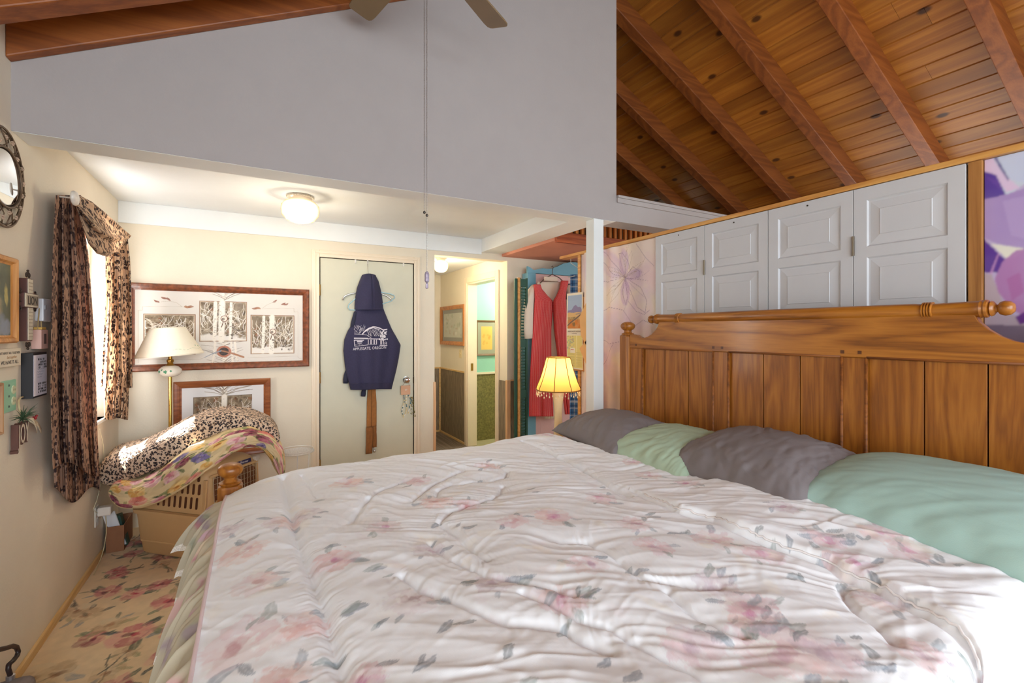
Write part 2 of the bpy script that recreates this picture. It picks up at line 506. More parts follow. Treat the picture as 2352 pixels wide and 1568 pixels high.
class Paint:
    """canvas over [x0,x1]x[y0,y1] with n x m points, linear colours"""
    def __init__(s, x0, x1, y0, y1, n, m, base):
        s.x0, s.x1, s.y0, s.y1, s.n, s.m = x0, x1, y0, y1, n, m
        s.xs = np.linspace(x0, x1, n); s.ys = np.linspace(y0, y1, m)
        s.X, s.Y = np.meshgrid(s.xs, s.ys, indexing='ij')
        s.C = np.zeros((n, m, 3)); s.C[:] = lin(base)

    def win(s, cx, cy, r):
        dx = (s.x1 - s.x0) / (s.n - 1); dy = (s.y1 - s.y0) / (s.m - 1)
        i0 = max(0, int((cx - r - s.x0) / dx)); i1 = min(s.n, int((cx + r - s.x0) / dx) + 2)
        j0 = max(0, int((cy - r - s.y0) / dy)); j1 = min(s.m, int((cy + r - s.y0) / dy) + 2)
        return slice(i0, max(i0, i1)), slice(j0, max(j0, j1))

    def mix(s, sl, a, c):
        s.C[sl] += (np.array(c) - s.C[sl]) * np.clip(a, 0, 1)[..., None]

    def blob(s, cx, cy, rx, ry, ang, c, al=1.0, soft=0.15, rough=0.25, seed=0, pool=0.0):
        R = max(rx, ry) * (1.3 + rough)
        sl = s.win(cx, cy, R); X = s.X[sl] - cx; Y = s.Y[sl] - cy
        if X.size == 0: return
        ca, sa = math.cos(ang), math.sin(ang)
        u = (X * ca + Y * sa) / rx; v = (-X * sa + Y * ca) / ry
        d = np.sqrt(u * u + v * v)
        f = 2.2 / max(rx, ry)
        d = d + (fbm(X * f + 31.3 + seed, Y * f + 7.7 - seed, seed, 4) - 0.5) * 2 * rough
        a = np.clip((1 - d) / soft, 0, 1)
        if pool: a = a * (1 - pool + pool * np.clip(d, 0, 1) ** 2)
        tone = 0.75 + 0.5 * fbm(X * f * 1.7 + seed * 3.1, Y * f * 1.7, seed + 5, 3)
        s.mix(sl, a * al * tone, lin(c))

    def leaf(s, cx, cy, L, w, ang, c, al=0.9, seed=0):
        sl = s.win(cx, cy, L * 0.62); X = s.X[sl] - cx; Y = s.Y[sl] - cy
        if X.size == 0: return
        ca, sa = math.cos(ang), math.sin(ang)
        u = (X * ca + Y * sa) / (L / 2); v = (-X * sa + Y * ca)
        v = v + 0.12 * w * np.sin(u * 3 + seed)
        half = w / 2 * np.clip(1 - u * u, 0, 1) ** 0.8
        f = 3.0 / L
        e = (fbm(X * f * 2 + seed, Y * f * 2, seed, 3) - 0.5) * 0.5
        a = np.clip((1 - np.abs(v) / (half + 1e-6) + e) / 0.25, 0, 1) * (np.abs(u) < 1)
        vein = 1 - 0.35 * np.exp(-(v / (w * 0.06)) ** 2)
        tone = 0.7 + 0.6 * fbm(X * f * 2.2 - seed, Y * f * 2.2, seed + 3, 3)
        s.mix(sl, a * al * tone * vein, lin(c))

    def stroke(s, pts, w, c, al=1.0):
        P = np.asarray(pts, float)
        for k in range(len(P) - 1):
            a, b = P[k], P[k + 1]
            w0 = w if np.isscalar(w) else w[k] + (w[k + 1] - w[k]) * 0.5
            m = (a + b) / 2; R = np.linalg.norm(b - a) / 2 + w0 * 1.5
            sl = s.win(m[0], m[1], R)
            X = s.X[sl]; Y = s.Y[sl]
            if X.size == 0: continue
            d = b - a; t = np.clip(((X - a[0]) * d[0] + (Y - a[1]) * d[1]) / (d @ d + 1e-12), 0, 1)
            dist = np.hypot(X - a[0] - t * d[0], Y - a[1] - t * d[1])
            s.mix(sl, np.clip((w0 - dist) / (w0 * 0.5) + 0.5, 0, 1) * al, lin(c))

    def rect(s, x0, x1, y0, y1, c, al=1.0):
        sl = (slice(*np.searchsorted(s.xs, (x0, x1))), slice(*np.searchsorted(s.ys, (y0, y1))))
        s.mix(sl, np.full(s.C[sl].shape[:2], al), lin(c))

    def flower(s, cx, cy, r, pets, core, leaves=None, n=7, al=0.5, rnd=None, nl=4, rough=0.3, lal=0.7, squash=0.75, ll=1.0):
        rnd = rnd or random
        if leaves:
            for k in range(nl):
                a = rnd.uniform(0, 2 * PI); L = r * rnd.uniform(0.7, 1.25) * ll
                s.leaf(cx + math.cos(a) * r * 1.05, cy + math.sin(a) * r * 1.05, L, L * rnd.uniform(.28, .5), a + rnd.uniform(-.5, .5), rnd.choice(leaves), lal, rnd.randint(0, 999))
        a0 = rnd.uniform(0, 6)
        for k in range(n):
            a = a0 + 2 * PI * k / n + rnd.uniform(-.2, .2)
            q = rnd.uniform(.45, .7) * r
            s.blob(cx + math.cos(a) * q, cy + math.sin(a) * q, r * rnd.uniform(.38, .6), r * rnd.uniform(.3, .48) * squash / .75, a + PI / 2, rnd.choice(pets), al * rnd.uniform(.6, 1.1), 0.18, rough, rnd.randint(0, 999), 0.35)
        for k in range(3):
            s.blob(cx + rnd.uniform(-.2, .2) * r, cy + rnd.uniform(-.2, .2) * r, r * rnd.uniform(.18, .34), r * rnd.uniform(.14, .24), rnd.uniform(0, 3), rnd.choice(core), al * 1.1, 0.3, 0.35, rnd.randint(0, 999), 0.2)

    def soften(s, k=1):
        for _ in range(k):
            p = np.pad(s.C, ((1, 1), (1, 1), (0, 0)), mode='edge')
            s.C = (p[:-2, 1:-1] + p[2:, 1:-1] + p[1:-1, :-2] + p[1:-1, 2:] + 2 * s.C) / 6.0

    def faces(s): return grid_faces(s.n, s.m)


def picture(name, P, mat, org, ax, ay, parent=None):
    """a painted canvas laid flat: org + x*ax + y*ay"""
    org = np.array(org, float); ax = np.array(ax, float); ay = np.array(ay, float)
    V = org + P.X[..., None] * ax + P.Y[..., None] * ay
    return mesh_obj(name, V.reshape(-1, 3), P.faces(), mat, parent, col=P.C.reshape(-1, 3), smooth=True)

# ================================================================== materials of the room
M = {}
M['wall_cream'] = plain('wall_cream_paint', (226, 216, 197), 0.85, var=0.015, bump_s=0.25, bump_scale=90)
M['gable_paint'] = plain('gable_grey_white_paint', (164, 157, 156), 0.85, var=0.015, bump_s=0.25, bump_scale=90)
M['white_paint'] = plain('white_trim_paint', (228, 232, 232), 0.6, var=0.01, bump_s=0.06, bump_scale=120)
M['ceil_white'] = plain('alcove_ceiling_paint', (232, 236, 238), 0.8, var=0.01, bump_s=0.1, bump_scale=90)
M['casing'] = plain('cream_gloss_trim', (232, 216, 192), 0.35, var=0.02)
M['door_paint'] = plain('grey_cream_door_paint', (206, 203, 182), 0.5, var=0.02, bump_s=0.08, bump_scale=60)
M['panel_grey'] = plain('pale_grey_panel_paint', (196, 198, 203), 0.55, var=0.015, bump_s=0.05, bump_scale=150)
M['pink_ceil'] = plain('ceiling_red_bounce_tint', (205, 140, 118), 0.8, var=0.03)  # reddish reflected light put into the ceiling's colour
M['teal_wall'] = plain('turquoise_wall_paint', (148, 202, 182), 0.8, var=0.02)
M['dark_gap'] = plain('dark_gap', (40, 28, 20), 0.9)
M['rafter'] = wood('stained_rafter_wood', (92, 46, 16), (128, 68, 24), (148, 84, 34), 'X', 1.0, 0.5, ring=4, tint=True, soft=.7)
M['plank'] = wood('knotty_pine_planks', (122, 70, 20), (152, 92, 28), (170, 110, 38), 'Y', 1.0, 0.45, knots=2.1, ring=3, tint=True, soft=.7)
M['cap'] = wood('yellow_pine_cap', (176, 116, 52), (200, 142, 72), (216, 164, 92), 'Y', 1.0, 0.45, ring=6)
M['fir_trim'] = wood('fir_floor_trim', (190, 150, 92), (214, 176, 116), (226, 194, 140), 'Y', 1.0, 0.5, ring=6)
M['fir_trim_z'] = wood('fir_upright_trim', (196, 146, 100), (218, 172, 128), (230, 190, 150), 'Z', 1.0, 0.5, ring=6)
M['wains'] = wood('grey_brown_wainscot', (92, 80, 66), (120, 106, 88), (146, 130, 108), 'Z', 1.6, 0.6, ring=12)
M['wains_green'] = plain('olive_cork_wainscot', (120, 112, 62), 0.7, var=0.35, scale=45)
M['hall_floor'] = wood('grey_brown_plank_floor', (74, 62, 54), (104, 90, 80), (132, 118, 106), 'Y', 1.0, 0.45, ring=5)

XL, YF = -0.845, 4.23
XR = 5.45
ZB = 2.205          # underside of the painted beams
ZA = 2.335          # alcove ceiling
RIDGE = 2.36
def roof_under(x):  # underside of the rafters
    return EYE + (1.488 + 0.5 * x if x < RIDGE else 1.488 + RIDGE - 0.5 * x)
PLK = 0.155         # planks sit this much above the rafter undersides (vertical)

# ------------------------------------------------------------------ carpet (floor)
def build_floor():
    rnd = random.Random(11)
    P = Paint(-0.86, 0.30, 0.9, 4.24, 200, 560, (226, 200, 160))
    P.C *= (0.90 + 0.2 * fbm(P.X * 30, P.Y * 30, 3, 3))[..., None]
    # garlands of roses running over a sand ground
    reds = ['#a8304a', '#c4566a', '#d98a88', '#8c2440', '#e0a498', '#b04858']
    core = ['#7c1a34', '#c02c4c', '#6a1830']
    leaves = ['#5a6450', '#3c4846', '#7d8668', '#8b8f92', '#a09a70', '#2f3a3c']
    spots = []
    y = 0.95
    while y < 4.2:
        x = -0.80 + rnd.uniform(0, .12)
        while x < 0.3:
            spots.append((x + rnd.uniform(-.05, .05), y + rnd.uniform(-.08, .08)))
            x += rnd.uniform(.16, .24)
        y += 0.155
    for x, y in spots:
        r = rnd.uniform(.050, .095)
        for k in range(rnd.randint(0, 2)):     # thin twigs
            a = rnd.uniform(0, 6.3); pts = [(x, y)]
            for q in range(4):
                a += rnd.uniform(-.5, .5); pts.append((pts[-1][0] + .035 * math.cos(a), pts[-1][1] + .035 * math.sin(a)))
            P.stroke(pts, .0035, rnd.choice(['#4a4436', '#5c5a40', '#33302c']), .8)
        if rnd.random() < .6:
            P.flower(x, y, r, reds, core, leaves, n=8, al=.75, rnd=rnd, nl=5, rough=.45, lal=.85)
        else:
            P.flower(x, y, r, ['#cdb58e', '#b99a70', '#d8c8a8', '#a8805c'], ['#8a6444', '#b07c54'], leaves, n=7, al=.6, rnd=rnd, nl=4, rough=.45)
    V = np.stack([P.X, P.Y, 0 * P.X], -1).reshape(-1, 3); F = P.faces(); Cc = P.C.reshape(-1, 3)
    extra = [(0.30, -3.2, 0), (XR, -3.2, 0), (XR, 4.24, 0), (0.30, 4.24, 0), (-0.86, -3.2, 0), (0.30, -3.2, 0), (0.30, 0.9, 0), (-0.86, 0.9, 0)]
    k = len(V)
    V = np.concatenate([V, np.array(extra)])
    Cc = np.concatenate([Cc, np.tile(np.array(lin((205, 178, 140))), (8, 1))])
    F = F + [[k, k + 1, k + 2, k + 3], [k + 4, k + 5, k + 6, k + 7]]
    m = painted('floral_carpet', 0.95, 0.5, 700, sheen=0.2)
    o = mesh_obj('floor', V, F, m, col=Cc)
    struct(o, 'sand coloured carpet with a pattern of rose sprays')
build_floor()

# ------------------------------------------------------------------ left wall with its window
WY0, WY1, WZ0, WZ1 = 3.13, 3.90, 0.86, 2.03
b = MB()
x0, x1 = XL - 0.14, XL
ztop = 2.62
b.box(x0, x1, -3.2, WY0, 0, ztop).box(x0, x1, WY1, 6.7, 0, ztop).box(x0, x1, WY0, WY1, 0, WZ0).box(x0, x1, WY0, WY1, WZ1, ztop)
struct(b.build('wall_left', M['wall_cream']))
w = bpy.data.objects.new('window_1', None); w.location = (XL - .07, (WY0 + WY1) / 2, WZ0); COL.objects.link(w); struct(w, 'bright window behind the leopard print curtains')
fm = plain('white_window_vinyl', (240, 240, 238), 0.4, var=0.01)
b = MB()
fx0, fx1 = XL - .12, XL - .075
t = .045
b.box(fx0, fx1, WY0, WY0 + t, WZ0, WZ1).box(fx0, fx1, WY1 - t, WY1, WZ0, WZ1).box(fx0, fx1, WY0 + t, WY1 - t, WZ0, WZ0 + t).box(fx0, fx1, WY0 + t, WY1 - t, WZ1 - t, WZ1)
b.build('window_frame', fm, w, bevel=.004)
b = MB(); b.box(fx0 - .004, fx1 + .006, WY0 + t, WY1 - t, 1.42, 1.465); b.build('meeting_rail', fm, w, bevel=.004)
b = MB(); b.box(XL - .10, XL - .097, WY0 + t, WY1 - t, WZ0 + t, 1.42); b.build('pane', pane_mat('window_glass'), w)
b = MB(); b.box(XL - .10, XL - .097, WY0 + t, WY1 - t, 1.465, WZ1 - t); b.build('pane', pane_mat('window_glass'), w)
b = MB(); b.box(XL - .075, XL + .012, WY0 - .02, WY1 + .02, WZ0 - .022, WZ0); struct(b.build('trim_1', M['white_paint'], bevel=.005))
# baseboard strip of bare fir along the left wall
b = MB(); b.box(XL, XL + .014, -1.0, 3.80, 0.0, 0.040); struct(b.build('baseboard_left', M['fir_trim'], bevel=.003))

# ------------------------------------------------------------------ far wall, hall opening
HX0, HX1, HZ = 1.50, 2.288, 2.142
b = MB()
b.box(XL - .14, HX0, YF, YF + .12, 0, 2.40).box(HX0, HX1, YF, YF + .12, HZ, 2.40).box(HX1, XR, YF, YF + .12, 0, 2.30)
struct(b.build('wall_far', M['wall_cream']))
b = MB(); b.box(XL, 1.99, YF - .014, YF - .0005, 2.182, ZA); struct(b.build('trim_2', M['ceil_white'], bevel=.003))
# alcove ceiling, beams, post
b = MB(); b.box(XL, 1.99, 2.74, YF, ZA, ZA + .06); struct(b.build('ceiling_alcove', M['ceil_white']))
b = MB(); b.box(1.99, 2.225, 2.741, YF - .001, ZB, ZA + .06); struct(b.build('trim_3', M['ceil_white'], bevel=.004))
# gable wall above the cross beam
b = MB()
poly = [(XL, ZB), (XR, ZB), (XR, 2.375), (2.288, 2.375), (2.288, roof_under(2.288) + PLK), (XL, roof_under(XL) + PLK)]
b.prism([(x, 2.57, z) for x, z in poly], (0, .17, 0))
struct(b.build('wall_gable', M['gable_paint']))
b = MB(); b.box(2.29, XR, 2.548, 2.76, 2.375, 2.394).box(2.29, XR, 2.556, 2.57, 2.340, 2.375); struct(b.build('trim_4', M['gable_paint'], bevel=.004))
b = MB(); b.box(XL + .001, 2.286, 2.5735, 2.7405, ZB - .0016, ZB - .0003); struct(b.build('trim_61', M['ceil_white']))  # thin white sheet added to lighten the beam underside as if lit
b = MB(); b.box(2.083, 2.171, 2.5705, 2.661, 0, ZB - .0018); struct(b.build('column', M['white_paint'], bevel=.004))

# ------------------------------------------------------------------ roof: rafters and planks
def slope_frame(side):
    if side < 0: return XL - .12, RIDGE
    return RIDGE, XR + .1

def build_roof():
    rnd = random.Random(5)
    V = []; F = []; Cc = []
    wv = 0.131                       # plank width measured along x
    for side in (-1, 1):
        a, bx = slope_frame(side)
        x = a
        while x < bx - .01:
            xe = min(x + wv, bx)
            y = -3.2
            while y < 6.7:
                L = rnd.uniform(3.5, 7.5); ye = min(y + L, 6.7)
                tn = rnd.uniform(.62, 1.12); wm = rnd.uniform(-.06, .06)
                tc = (tn * (1 + wm * .4), tn, tn * (1 - wm))
                g = .004
                za = roof_under(x) + PLK; zb = roof_under(xe) + PLK
                sl = (zb - za) / (xe - x)
                ch = .006
                prof = [(x, za + ch), (x + ch, za + sl * ch), (xe - ch, zb - sl * ch), (xe, zb + ch)]
                k = len(V)
                for yy in (y + .0008, ye - .0008):
                    for px, pz in prof: V.append((px, yy, pz))
                    V.append((xe, yy, zb + .03)); V.append((x, yy, za + .03))
                F += [(k + i, k + (i + 1) % 6, k + 6 + (i + 1) % 6, k + 6 + i) for i in range(6)]
                F += [tuple(k + i for i in range(6)), tuple(k + 6 + i for i in range(5, -1, -1))]
                Cc += [tc] * 12
                y = ye
            x = xe
    o = mesh_obj('ceiling', np.array(V), F, M['plank'], col=np.array(Cc))
    struct(o, 'sloping ceiling of knotty pine planks')
build_roof()
# roof deck closing out the light
b = MB()
for side in (-1, 1):
    a, bx = slope_frame(side)
    b.add([(a, -3.2, roof_under(a) + PLK + .03), (bx, -3.2, roof_under(bx) + PLK + .03), (bx, 6.7, roof_under(bx) + PLK + .03), (a, 6.7, roof_under(a) + PLK + .03)], [(0, 1, 2, 3)])
struct(b.build('ceiling_deck', M['dark_gap']))

def rafter(y0, y1, xa, xb, name, tone=1.0):
    b = MB()
    cut = 0.0
    poly = [(xa, roof_under(xa)), (xb, roof_under(xb)), (xb, roof_under(xb) + PLK + .01), (xa, roof_under(xa) + PLK + .01)]
    b.prism([(x, y0, z) for x, z in poly], (0, y1 - y0, 0))
    V = np.concatenate(b.V)
    o = mesh_obj(name, V, b.F, M['rafter'], col=np.tile(np.array([tone, tone * .98, tone * .95]), (len(V), 1)), bevel=.006)
    return struct(o)

rr = random.Random(3)
k = 5
edges = [4.14 - .603 * i for i in range(-4, 12)]
for ye in edges:
    y0, y1 = ye - .098, ye
    if ye < 2.5 and ye > -2.9:
        rafter(y0, y1, XL, RIDGE, 'trim_%d' % k, rr.uniform(.8, 1.05)); k += 1
    if -2.9 < ye < 6.6:
        rafter(y0, y1, RIDGE, XR, 'trim_%d' % k, rr.uniform(.75, 1.05)); k += 1
rafter(2.520, 2.5695, XL, 2.286, 'trim_%d' % k, 1.0); k += 1
b = MB(); b.box(RIDGE - .05, RIDGE + .05, -3.2, 2.56, roof_under(RIDGE) - .06, roof_under(RIDGE) + .1)
struct(mesh_obj('trim_%d' % k, np.concatenate(b.V), b.F, M['rafter'], col=np.ones((8, 3)), bevel=.006)); k += 1

# ------------------------------------------------------------------ rest of the shell (mostly unseen; keeps the light in)
b = MB()
b.box(XR, XR + .12, -3.2, 6.7, 0, 0.75).box(XR, XR + .12, -3.2, 0.1, .75, 2.15).box(XR, XR + .12, 2.7, 6.7, .75, 2.15).box(XR, XR + .12, -3.2, 6.7, 2.15, 2.75)
struct(b.build('wall_right', M['wall_cream']))
b = MB()
zt = roof_under(RIDGE) + .2
b.box(XL - .14, -0.5, -3.3, -3.2, 0, zt).box(3.1, XR, -3.3, -3.2, 0, zt).box(-.5, 3.1, -3.3, -3.2, 0, .5).box(-.5, 3.1, -3.3, -3.2, 3.2, zt)
struct(b.build('wall_back', M['wall_cream']))
b = MB(); b.box(XL - .14, XR, 6.6, 6.7, 0, zt); struct(b.build('wall_end', M['wall_cream']))

# ------------------------------------------------------------------ loft edge beyond the cross beam: underside tinted for reddish bounce light, fascia, slat balustrade
b = MB(); b.box(2.226, XR, 3.27, YF - .001, 2.18, 2.24); struct(b.build('ceiling_pink', M['pink_ceil']))
fas = wood('red_brown_fascia_wood', (120, 52, 24), (158, 74, 36), (180, 92, 48), 'X', 1.0, .5)
b = MB(); b.box(2.226, XR, 3.235, 3.269, 2.165, 2.255); struct(b.build('trim_%d' % k, fas, bevel=.004)); k += 1
bal = thing('slat_balustrade', (3.2, 3.25, 2.256), 'orange wood slat railing on the loft edge behind the white post', 'railing')
slm = wood('orange_slat_wood', (150, 82, 26), (190, 112, 44), (212, 136, 60), 'Z', 1.0, .5)
b = MB()
x = 2.24
while x < 4.2:
    b.box(x, x + .030, 3.238, 3.262, 2.256, 2.50); x += .062
b.build('slats', slm, bal)
b = MB(); b.box(2.23, 4.25, 3.228, 3.272, 2.50, 2.53); b.build('top_rail', slm, bal, bevel=.004)
b = MB(); b.box(2.23, 4.25, 3.30, 3.31, 2.26, 2.50); b.build('backing', plain('grey_backing_board', (128, 122, 112), .8), bal)

# ------------------------------------------------------------------ hallway and bathroom seen through the opening
b = MB(); b.box(HX0 - .10, HX0, YF + .12, 6.3, 0, 2.2); struct(b.build('wall_hall_left', M['wall_cream']))
DY0, DY1, DZ = 4.47, 5.24, 2.0        # bathroom doorway in the right wall of the hall
b = MB()
b.box(HX1, HX1 + .1, YF + .12, DY0, 0, 2.2).box(HX1, HX1 + .1, DY1, 6.3, 0, 2.2).box(HX1, HX1 + .1, DY0, DY1, DZ, 2.2)
struct(b.build('wall_hall_right', M['wall_cream']))
b = MB(); b.box(HX0 - .1, 4.6, 6.2, 6.3, 0, 2.2); struct(b.build('wall_hall_end', M['wall_cream']))
b = MB(); b.box(HX0 - .1, 4.6, YF + .12, 6.3, 2.2, 2.26); struct(b.build('ceiling_hall', M['ceil_white']))
def hall_planks():
    rnd = random.Random(2); b = MB(); 
    x = HX0
    V=[];F=[]
    while x < HX1 + .02:
        y = YF - .0 + rnd.uniform(-.8, 0)
        while y < 6.3:
            L = rnd.uniform(.6, 1.2)
            b.box(x + .001, min(x + .119, HX1 + .02), max(y, YF) + .001, min(y + L, 6.3), 0.001, .008) if y + L > YF else None
            y += L
        x += .12
    return struct(b.build('floor_hall', M['hall_floor']))
hall_planks()
b = MB(); b.box(HX1 + .02, 4.6, YF + .12, 6.3, 0.0, .006); struct(b.build('floor_bathroom', plain('tan_bath_floor', (170, 158, 120), .5)))
# wainscot of the hall
WZ = .895
b = MB()
b.box(HX1 - .010, HX1 - .0005, DY1 + .075, 6.19, .03, WZ).box(HX0 + .0, HX1 - .011, 6.185, 6.1995, .03, WZ)
b.box(HX1 - .010, HX1 - .0005, YF + .02, DY0 - .075, .03, WZ)
struct(b.build('trim_%d' % k, M['wains'])); k += 1
b = MB(); b.box(HX1 + .012, XR, YF - .012, YF - .0005, .03, WZ); struct(b.build('trim_%d' % k, M['wains'])); k += 1
b = MB()
b.box(HX1 - .018, HX1 - .0005, DY1 + .075, 6.19, WZ, WZ + .018).box(HX0, HX1 - .019, 6.180, 6.1995, WZ, WZ + .018)
b.box(HX1 - .018, HX1 - .0005, DY1 + .075, 6.19, .008, .035).box(HX0, HX1 - .019, 6.180, 6.1995, .008, .035)
b.box(HX1 - .03, HX1 - .011, 6.165, 6.184, .036, WZ)
struct(b.build('trim_%d' % k, M['fir_trim'])); k += 1
b = MB(); b.box(HX1 - .012, HX1 + .030, YF - .020, YF + .019, 0, WZ + .012).box(HX1 + .03, HX1 + .25, YF - .018, YF - .0005, WZ, WZ + .016); struct(b.build('trim_%d' % k, M['fir_trim_z'], bevel=.003)); k += 1
# oak corner guard low on the end of the white wall
b = MB(); b.box(HX0 - .012, HX0 + .012, YF - .014, YF + .05, 0, .93); struct(b.build('trim_%d' % k, M['fir_trim_z'], bevel=.003)); k += 1
# bathroom walls and door casing
b = MB(); b.box(HX1 + .1, 4.6, 5.45, 5.55, 0, 2.2); struct(b.build('wall_bathroom', M['teal_wall']))
b = MB(); b.box(4.6, 4.7, YF + .12, 6.3, 0, 2.2); struct(b.build('wall_bathroom_right', M['teal_wall']))
b = MB(); b.box(HX1 + .1, 4.6, 5.438, 5.4495, .0, .86); struct(b.build('trim_%d' % k, M['wains_green'])); k += 1
b = MB(); b.box(HX1 + .1, 4.6, 5.425, 5.4495, .86, .885); struct(b.build('trim_%d' % k, M['casing'])); k += 1
d2 = bpy.data.objects.new('door_2', None); d2.location = (HX1, (DY0 + DY1) / 2, 0); COL.objects.link(d2); struct(d2, 'cream cased doorway to the turquoise bathroom')
b = MB()
c0, c1 = HX1 - .02, HX1 - .0005
b.box(c0, c1, DY0 - .07, DY0, 0.009, DZ + .07).box(c0, c1, DY1, DY1 + .07, .009, DZ + .07).box(c0, c1, DY0, DY1, DZ, DZ + .07)
b.build('casing', M['casing'], d2, bevel=.004)
b = MB(); b.box(HX1 - .01, HX1 + .11, DY0, DY0 + .02, .009, DZ).box(HX1 - .01, HX1 + .11, DY1 - .02, DY1, .009, DZ).box(HX1 - .01, HX1 + .11, DY0 + .02, DY1 - .02, DZ - .02, DZ)
b.build('jamb', M['casing'], d2)
brass = plain('aged_brass', (176, 138, 66), .3, metal=1.0, var=.08)
chrome = plain('polished_chrome', (215, 215, 218), .12, metal=1.0, var=.02)
M['brass'] = brass; M['chrome'] = chrome
b = MB(); b.box(HX1 + .03, HX1 + .06, DY1 - .0235, DY1 - .0205, .93, 1.02); b.build('strike_plate', brass, d2)

# ------------------------------------------------------------------ closed door in the far wall
d1 = bpy.data.objects.new('door_1', None); d1.location = (.885, YF, 0); COL.objects.link(d1); struct(d1, 'cream painted door in a moulded casing')
DX0, DX1, DT = .486, 1.288, 2.034
def casing_mb(x0, x1, zt, w, y):
    b = MB()
    for wa, wb, th in ((0, w, .012), (0.0, .022, .020), (w - .030, w - .012, .017)):
        # measured outward from the opening
        b.box(x0 - wb, x0 - wa, y - th, y - .0005, 0.001, zt + wb)
        b.box(x1 + wa, x1 + wb, y - th, y - .0005, 0.001, zt + wb)
        b.box(x0 - wa, x1 + wa, y - th + .0002, y - .0005, zt + wa, zt + wb)
    return b
casing_mb(DX0 - .008, DX1 + .008, DT + .006, .062, YF).build('casing', M['casing'], d1, bevel=.003)
b = MB(); b.box(DX0 - .008, DX1 + .008, YF - .0012, YF - .0004, .001, DT + .006); b.build('door_gap', M['dark_gap'], d1)
b = MB(); b.box(DX0, DX1, YF - .009, YF - .0014, .008, DT); b.build('door_leaf', M['door_paint'], d1, bevel=.002)
for z in (1.76, .28, 1.02):
    b = MB(); b.box(DX0 - .012, DX0 + .002, YF - .014, YF - .0095, z - .045, z + .045).tube([(DX0 - .004, YF - .017, z - .047), (DX0 - .004, YF - .017, z + .047)], .006, 8)
    b.build('hinge', brass, d1)
b = MB()
b.lathe([(.0, .052), (.014, .051), (.026, .044), (.029, .034), (.024, .024), (.013, .018), (.012, .006), (.030, .004), (.031, .0)], (1.222, YF - .0095, .965), 24, ax=(1, 0, 0), ay=(0, 0, 1), az=(0, -1, 0))
b.build('door_knob', chrome, d1, smooth=True, auto=40)
b = MB(); b.box(DX1 - .002, DX1 + .010, YF - .0125, YF - .0095, .93, .985); b.build('latch_plate', plain('dark_bronze', (70, 52, 36), .4, metal=.8), d1)

# ------------------------------------------------------------------ partition behind the headboard
PX = 2.42
b = MB()
b.box(PX + .022, PX + .05, -.9, 3.16, 0, 2.058)
struct(b.build('wall_partition', wood('partition_plywood', (150, 98, 48), (180, 124, 66), (196, 142, 84), 'Z', 1, .6)))
b = MB(); b.box(PX - .012, PX + .075, -.9, 3.46, 2.062, 2.086); struct(b.build('trim_%d' % k, M['cap'], bevel=.003)); k += 1
b = MB(); b.box(PX - .004, PX + .0218, .676, .716, 0, 2.061); struct(b.build('trim_%d' % k, wood('brown_stud', (128, 82, 36), (156, 104, 50), (172, 120, 62), 'Z', 1, .6), bevel=.002)); k += 1
b = MB(); b.box(PX - .004, PX + .05, 3.162, 3.20, 0, 2.061); struct(b.build('trim_%d' % k, M['cap'], bevel=.002)); k += 1

# four grey folding door panels, hinged in pairs
def raised_panel(b, y0, y1, z0, z1, x):
    """moulded field between y0..y1, z0..z1 on a leaf whose face is at x (looking towards -x)"""
    def ring(o, d): return [(x + d, y0 + o, z0 + o), (x + d, y1 - o, z0 + o), (x + d, y1 - o, z1 - o), (x + d, y0 + o, z1 - o)]
    rings = [ring(0, 0), ring(.006, .007), ring(.012, .0075), ring(.048, .003), ring(.050, .0005), ring(.056, .001)]
    V = [p for r in rings for p in r]; F = []
    for i in range(len(rings) - 1):
        for q in range(4):
            F.append((i * 4 + q, i * 4 + (q + 1) % 4, (i + 1) * 4 + (q + 1) % 4, (i + 1) * 4 + q))
    i = len(rings) - 1; F.append((i * 4, i * 4 + 1, i * 4 + 2, i * 4 + 3))
    b.add(V, F)

def leaf(y0, y1, parent):
    b = MB(); x = PX - .010; z0, z1 = .02, 2.058; st = .052
    fields = [(1.80, 1.995), (1.535, 1.765), (1.30, 1.5), (.72, 1.24), (.14, .66)]
    fields = [(1.785, 2.0), (1.16, 1.735), (.14, 1.10)]
    fields = [(1.79, 2.0), (1.50, 1.742), (.84, 1.45), (.14, .79)]
    b.box(x, x + .03, y0, y0 + st, z0, z1).box(x, x + .03, y1 - st, y1, z0, z1)
    zz = [z0] + [q for f in sorted(fields) for q in f] + [z1]
    for i in range(0, len(zz), 2):
        b.box(x + .0003, x + .03, y0 + st, y1 - st, zz[i], zz[i + 1])
    for za, zb in fields: raised_panel(b, y0 + st, y1 - st, za, zb, x)
    return b.build('door_panel', M['panel_grey'], parent)
for i, (ya, ym, yb, lab) in enumerate(((1.5145, 1.9155, 2.312, 'grey panelled folding door on the partition, the pair nearer the white post'),
                                       (.722, 1.1065, 1.5105, 'grey panelled folding door on the partition, the pair next to the purple orchid panel'))):
    bd = thing('folding_door', (PX, ym, 0), lab, 'folding door', 'folding doors on the partition'); bd['kind'] = 'thing'
    leaf(ya, ym - .0015, bd); leaf(ym + .0015, yb, bd)
    for z in (1.80, .5):
        b = MB(); b.box(PX - .0125, PX - .0103, ym - .005, ym + .005, z - .045, z + .045).tube([(PX - .015, ym, z - .045), (PX - .015, ym, z + .045)], .0045, 8)
        b.build('hinge', plain('dull_steel', (130, 120, 105), .4, metal=.9), bd)
    for yy in ((ya + ym) / 2, (ym + yb) / 2):
        if i == 0 or yy > 1.2:
            b = MB(); b.lathe([(.004, 0), (.004, .002), (.0001, .003)], (PX - .0101, yy, 2.035), 8, ax=(0, 1, 0), ay=(0, 0, 1), az=(-1, 0, 0)); b.build('screw', M['dark_gap'], bd)

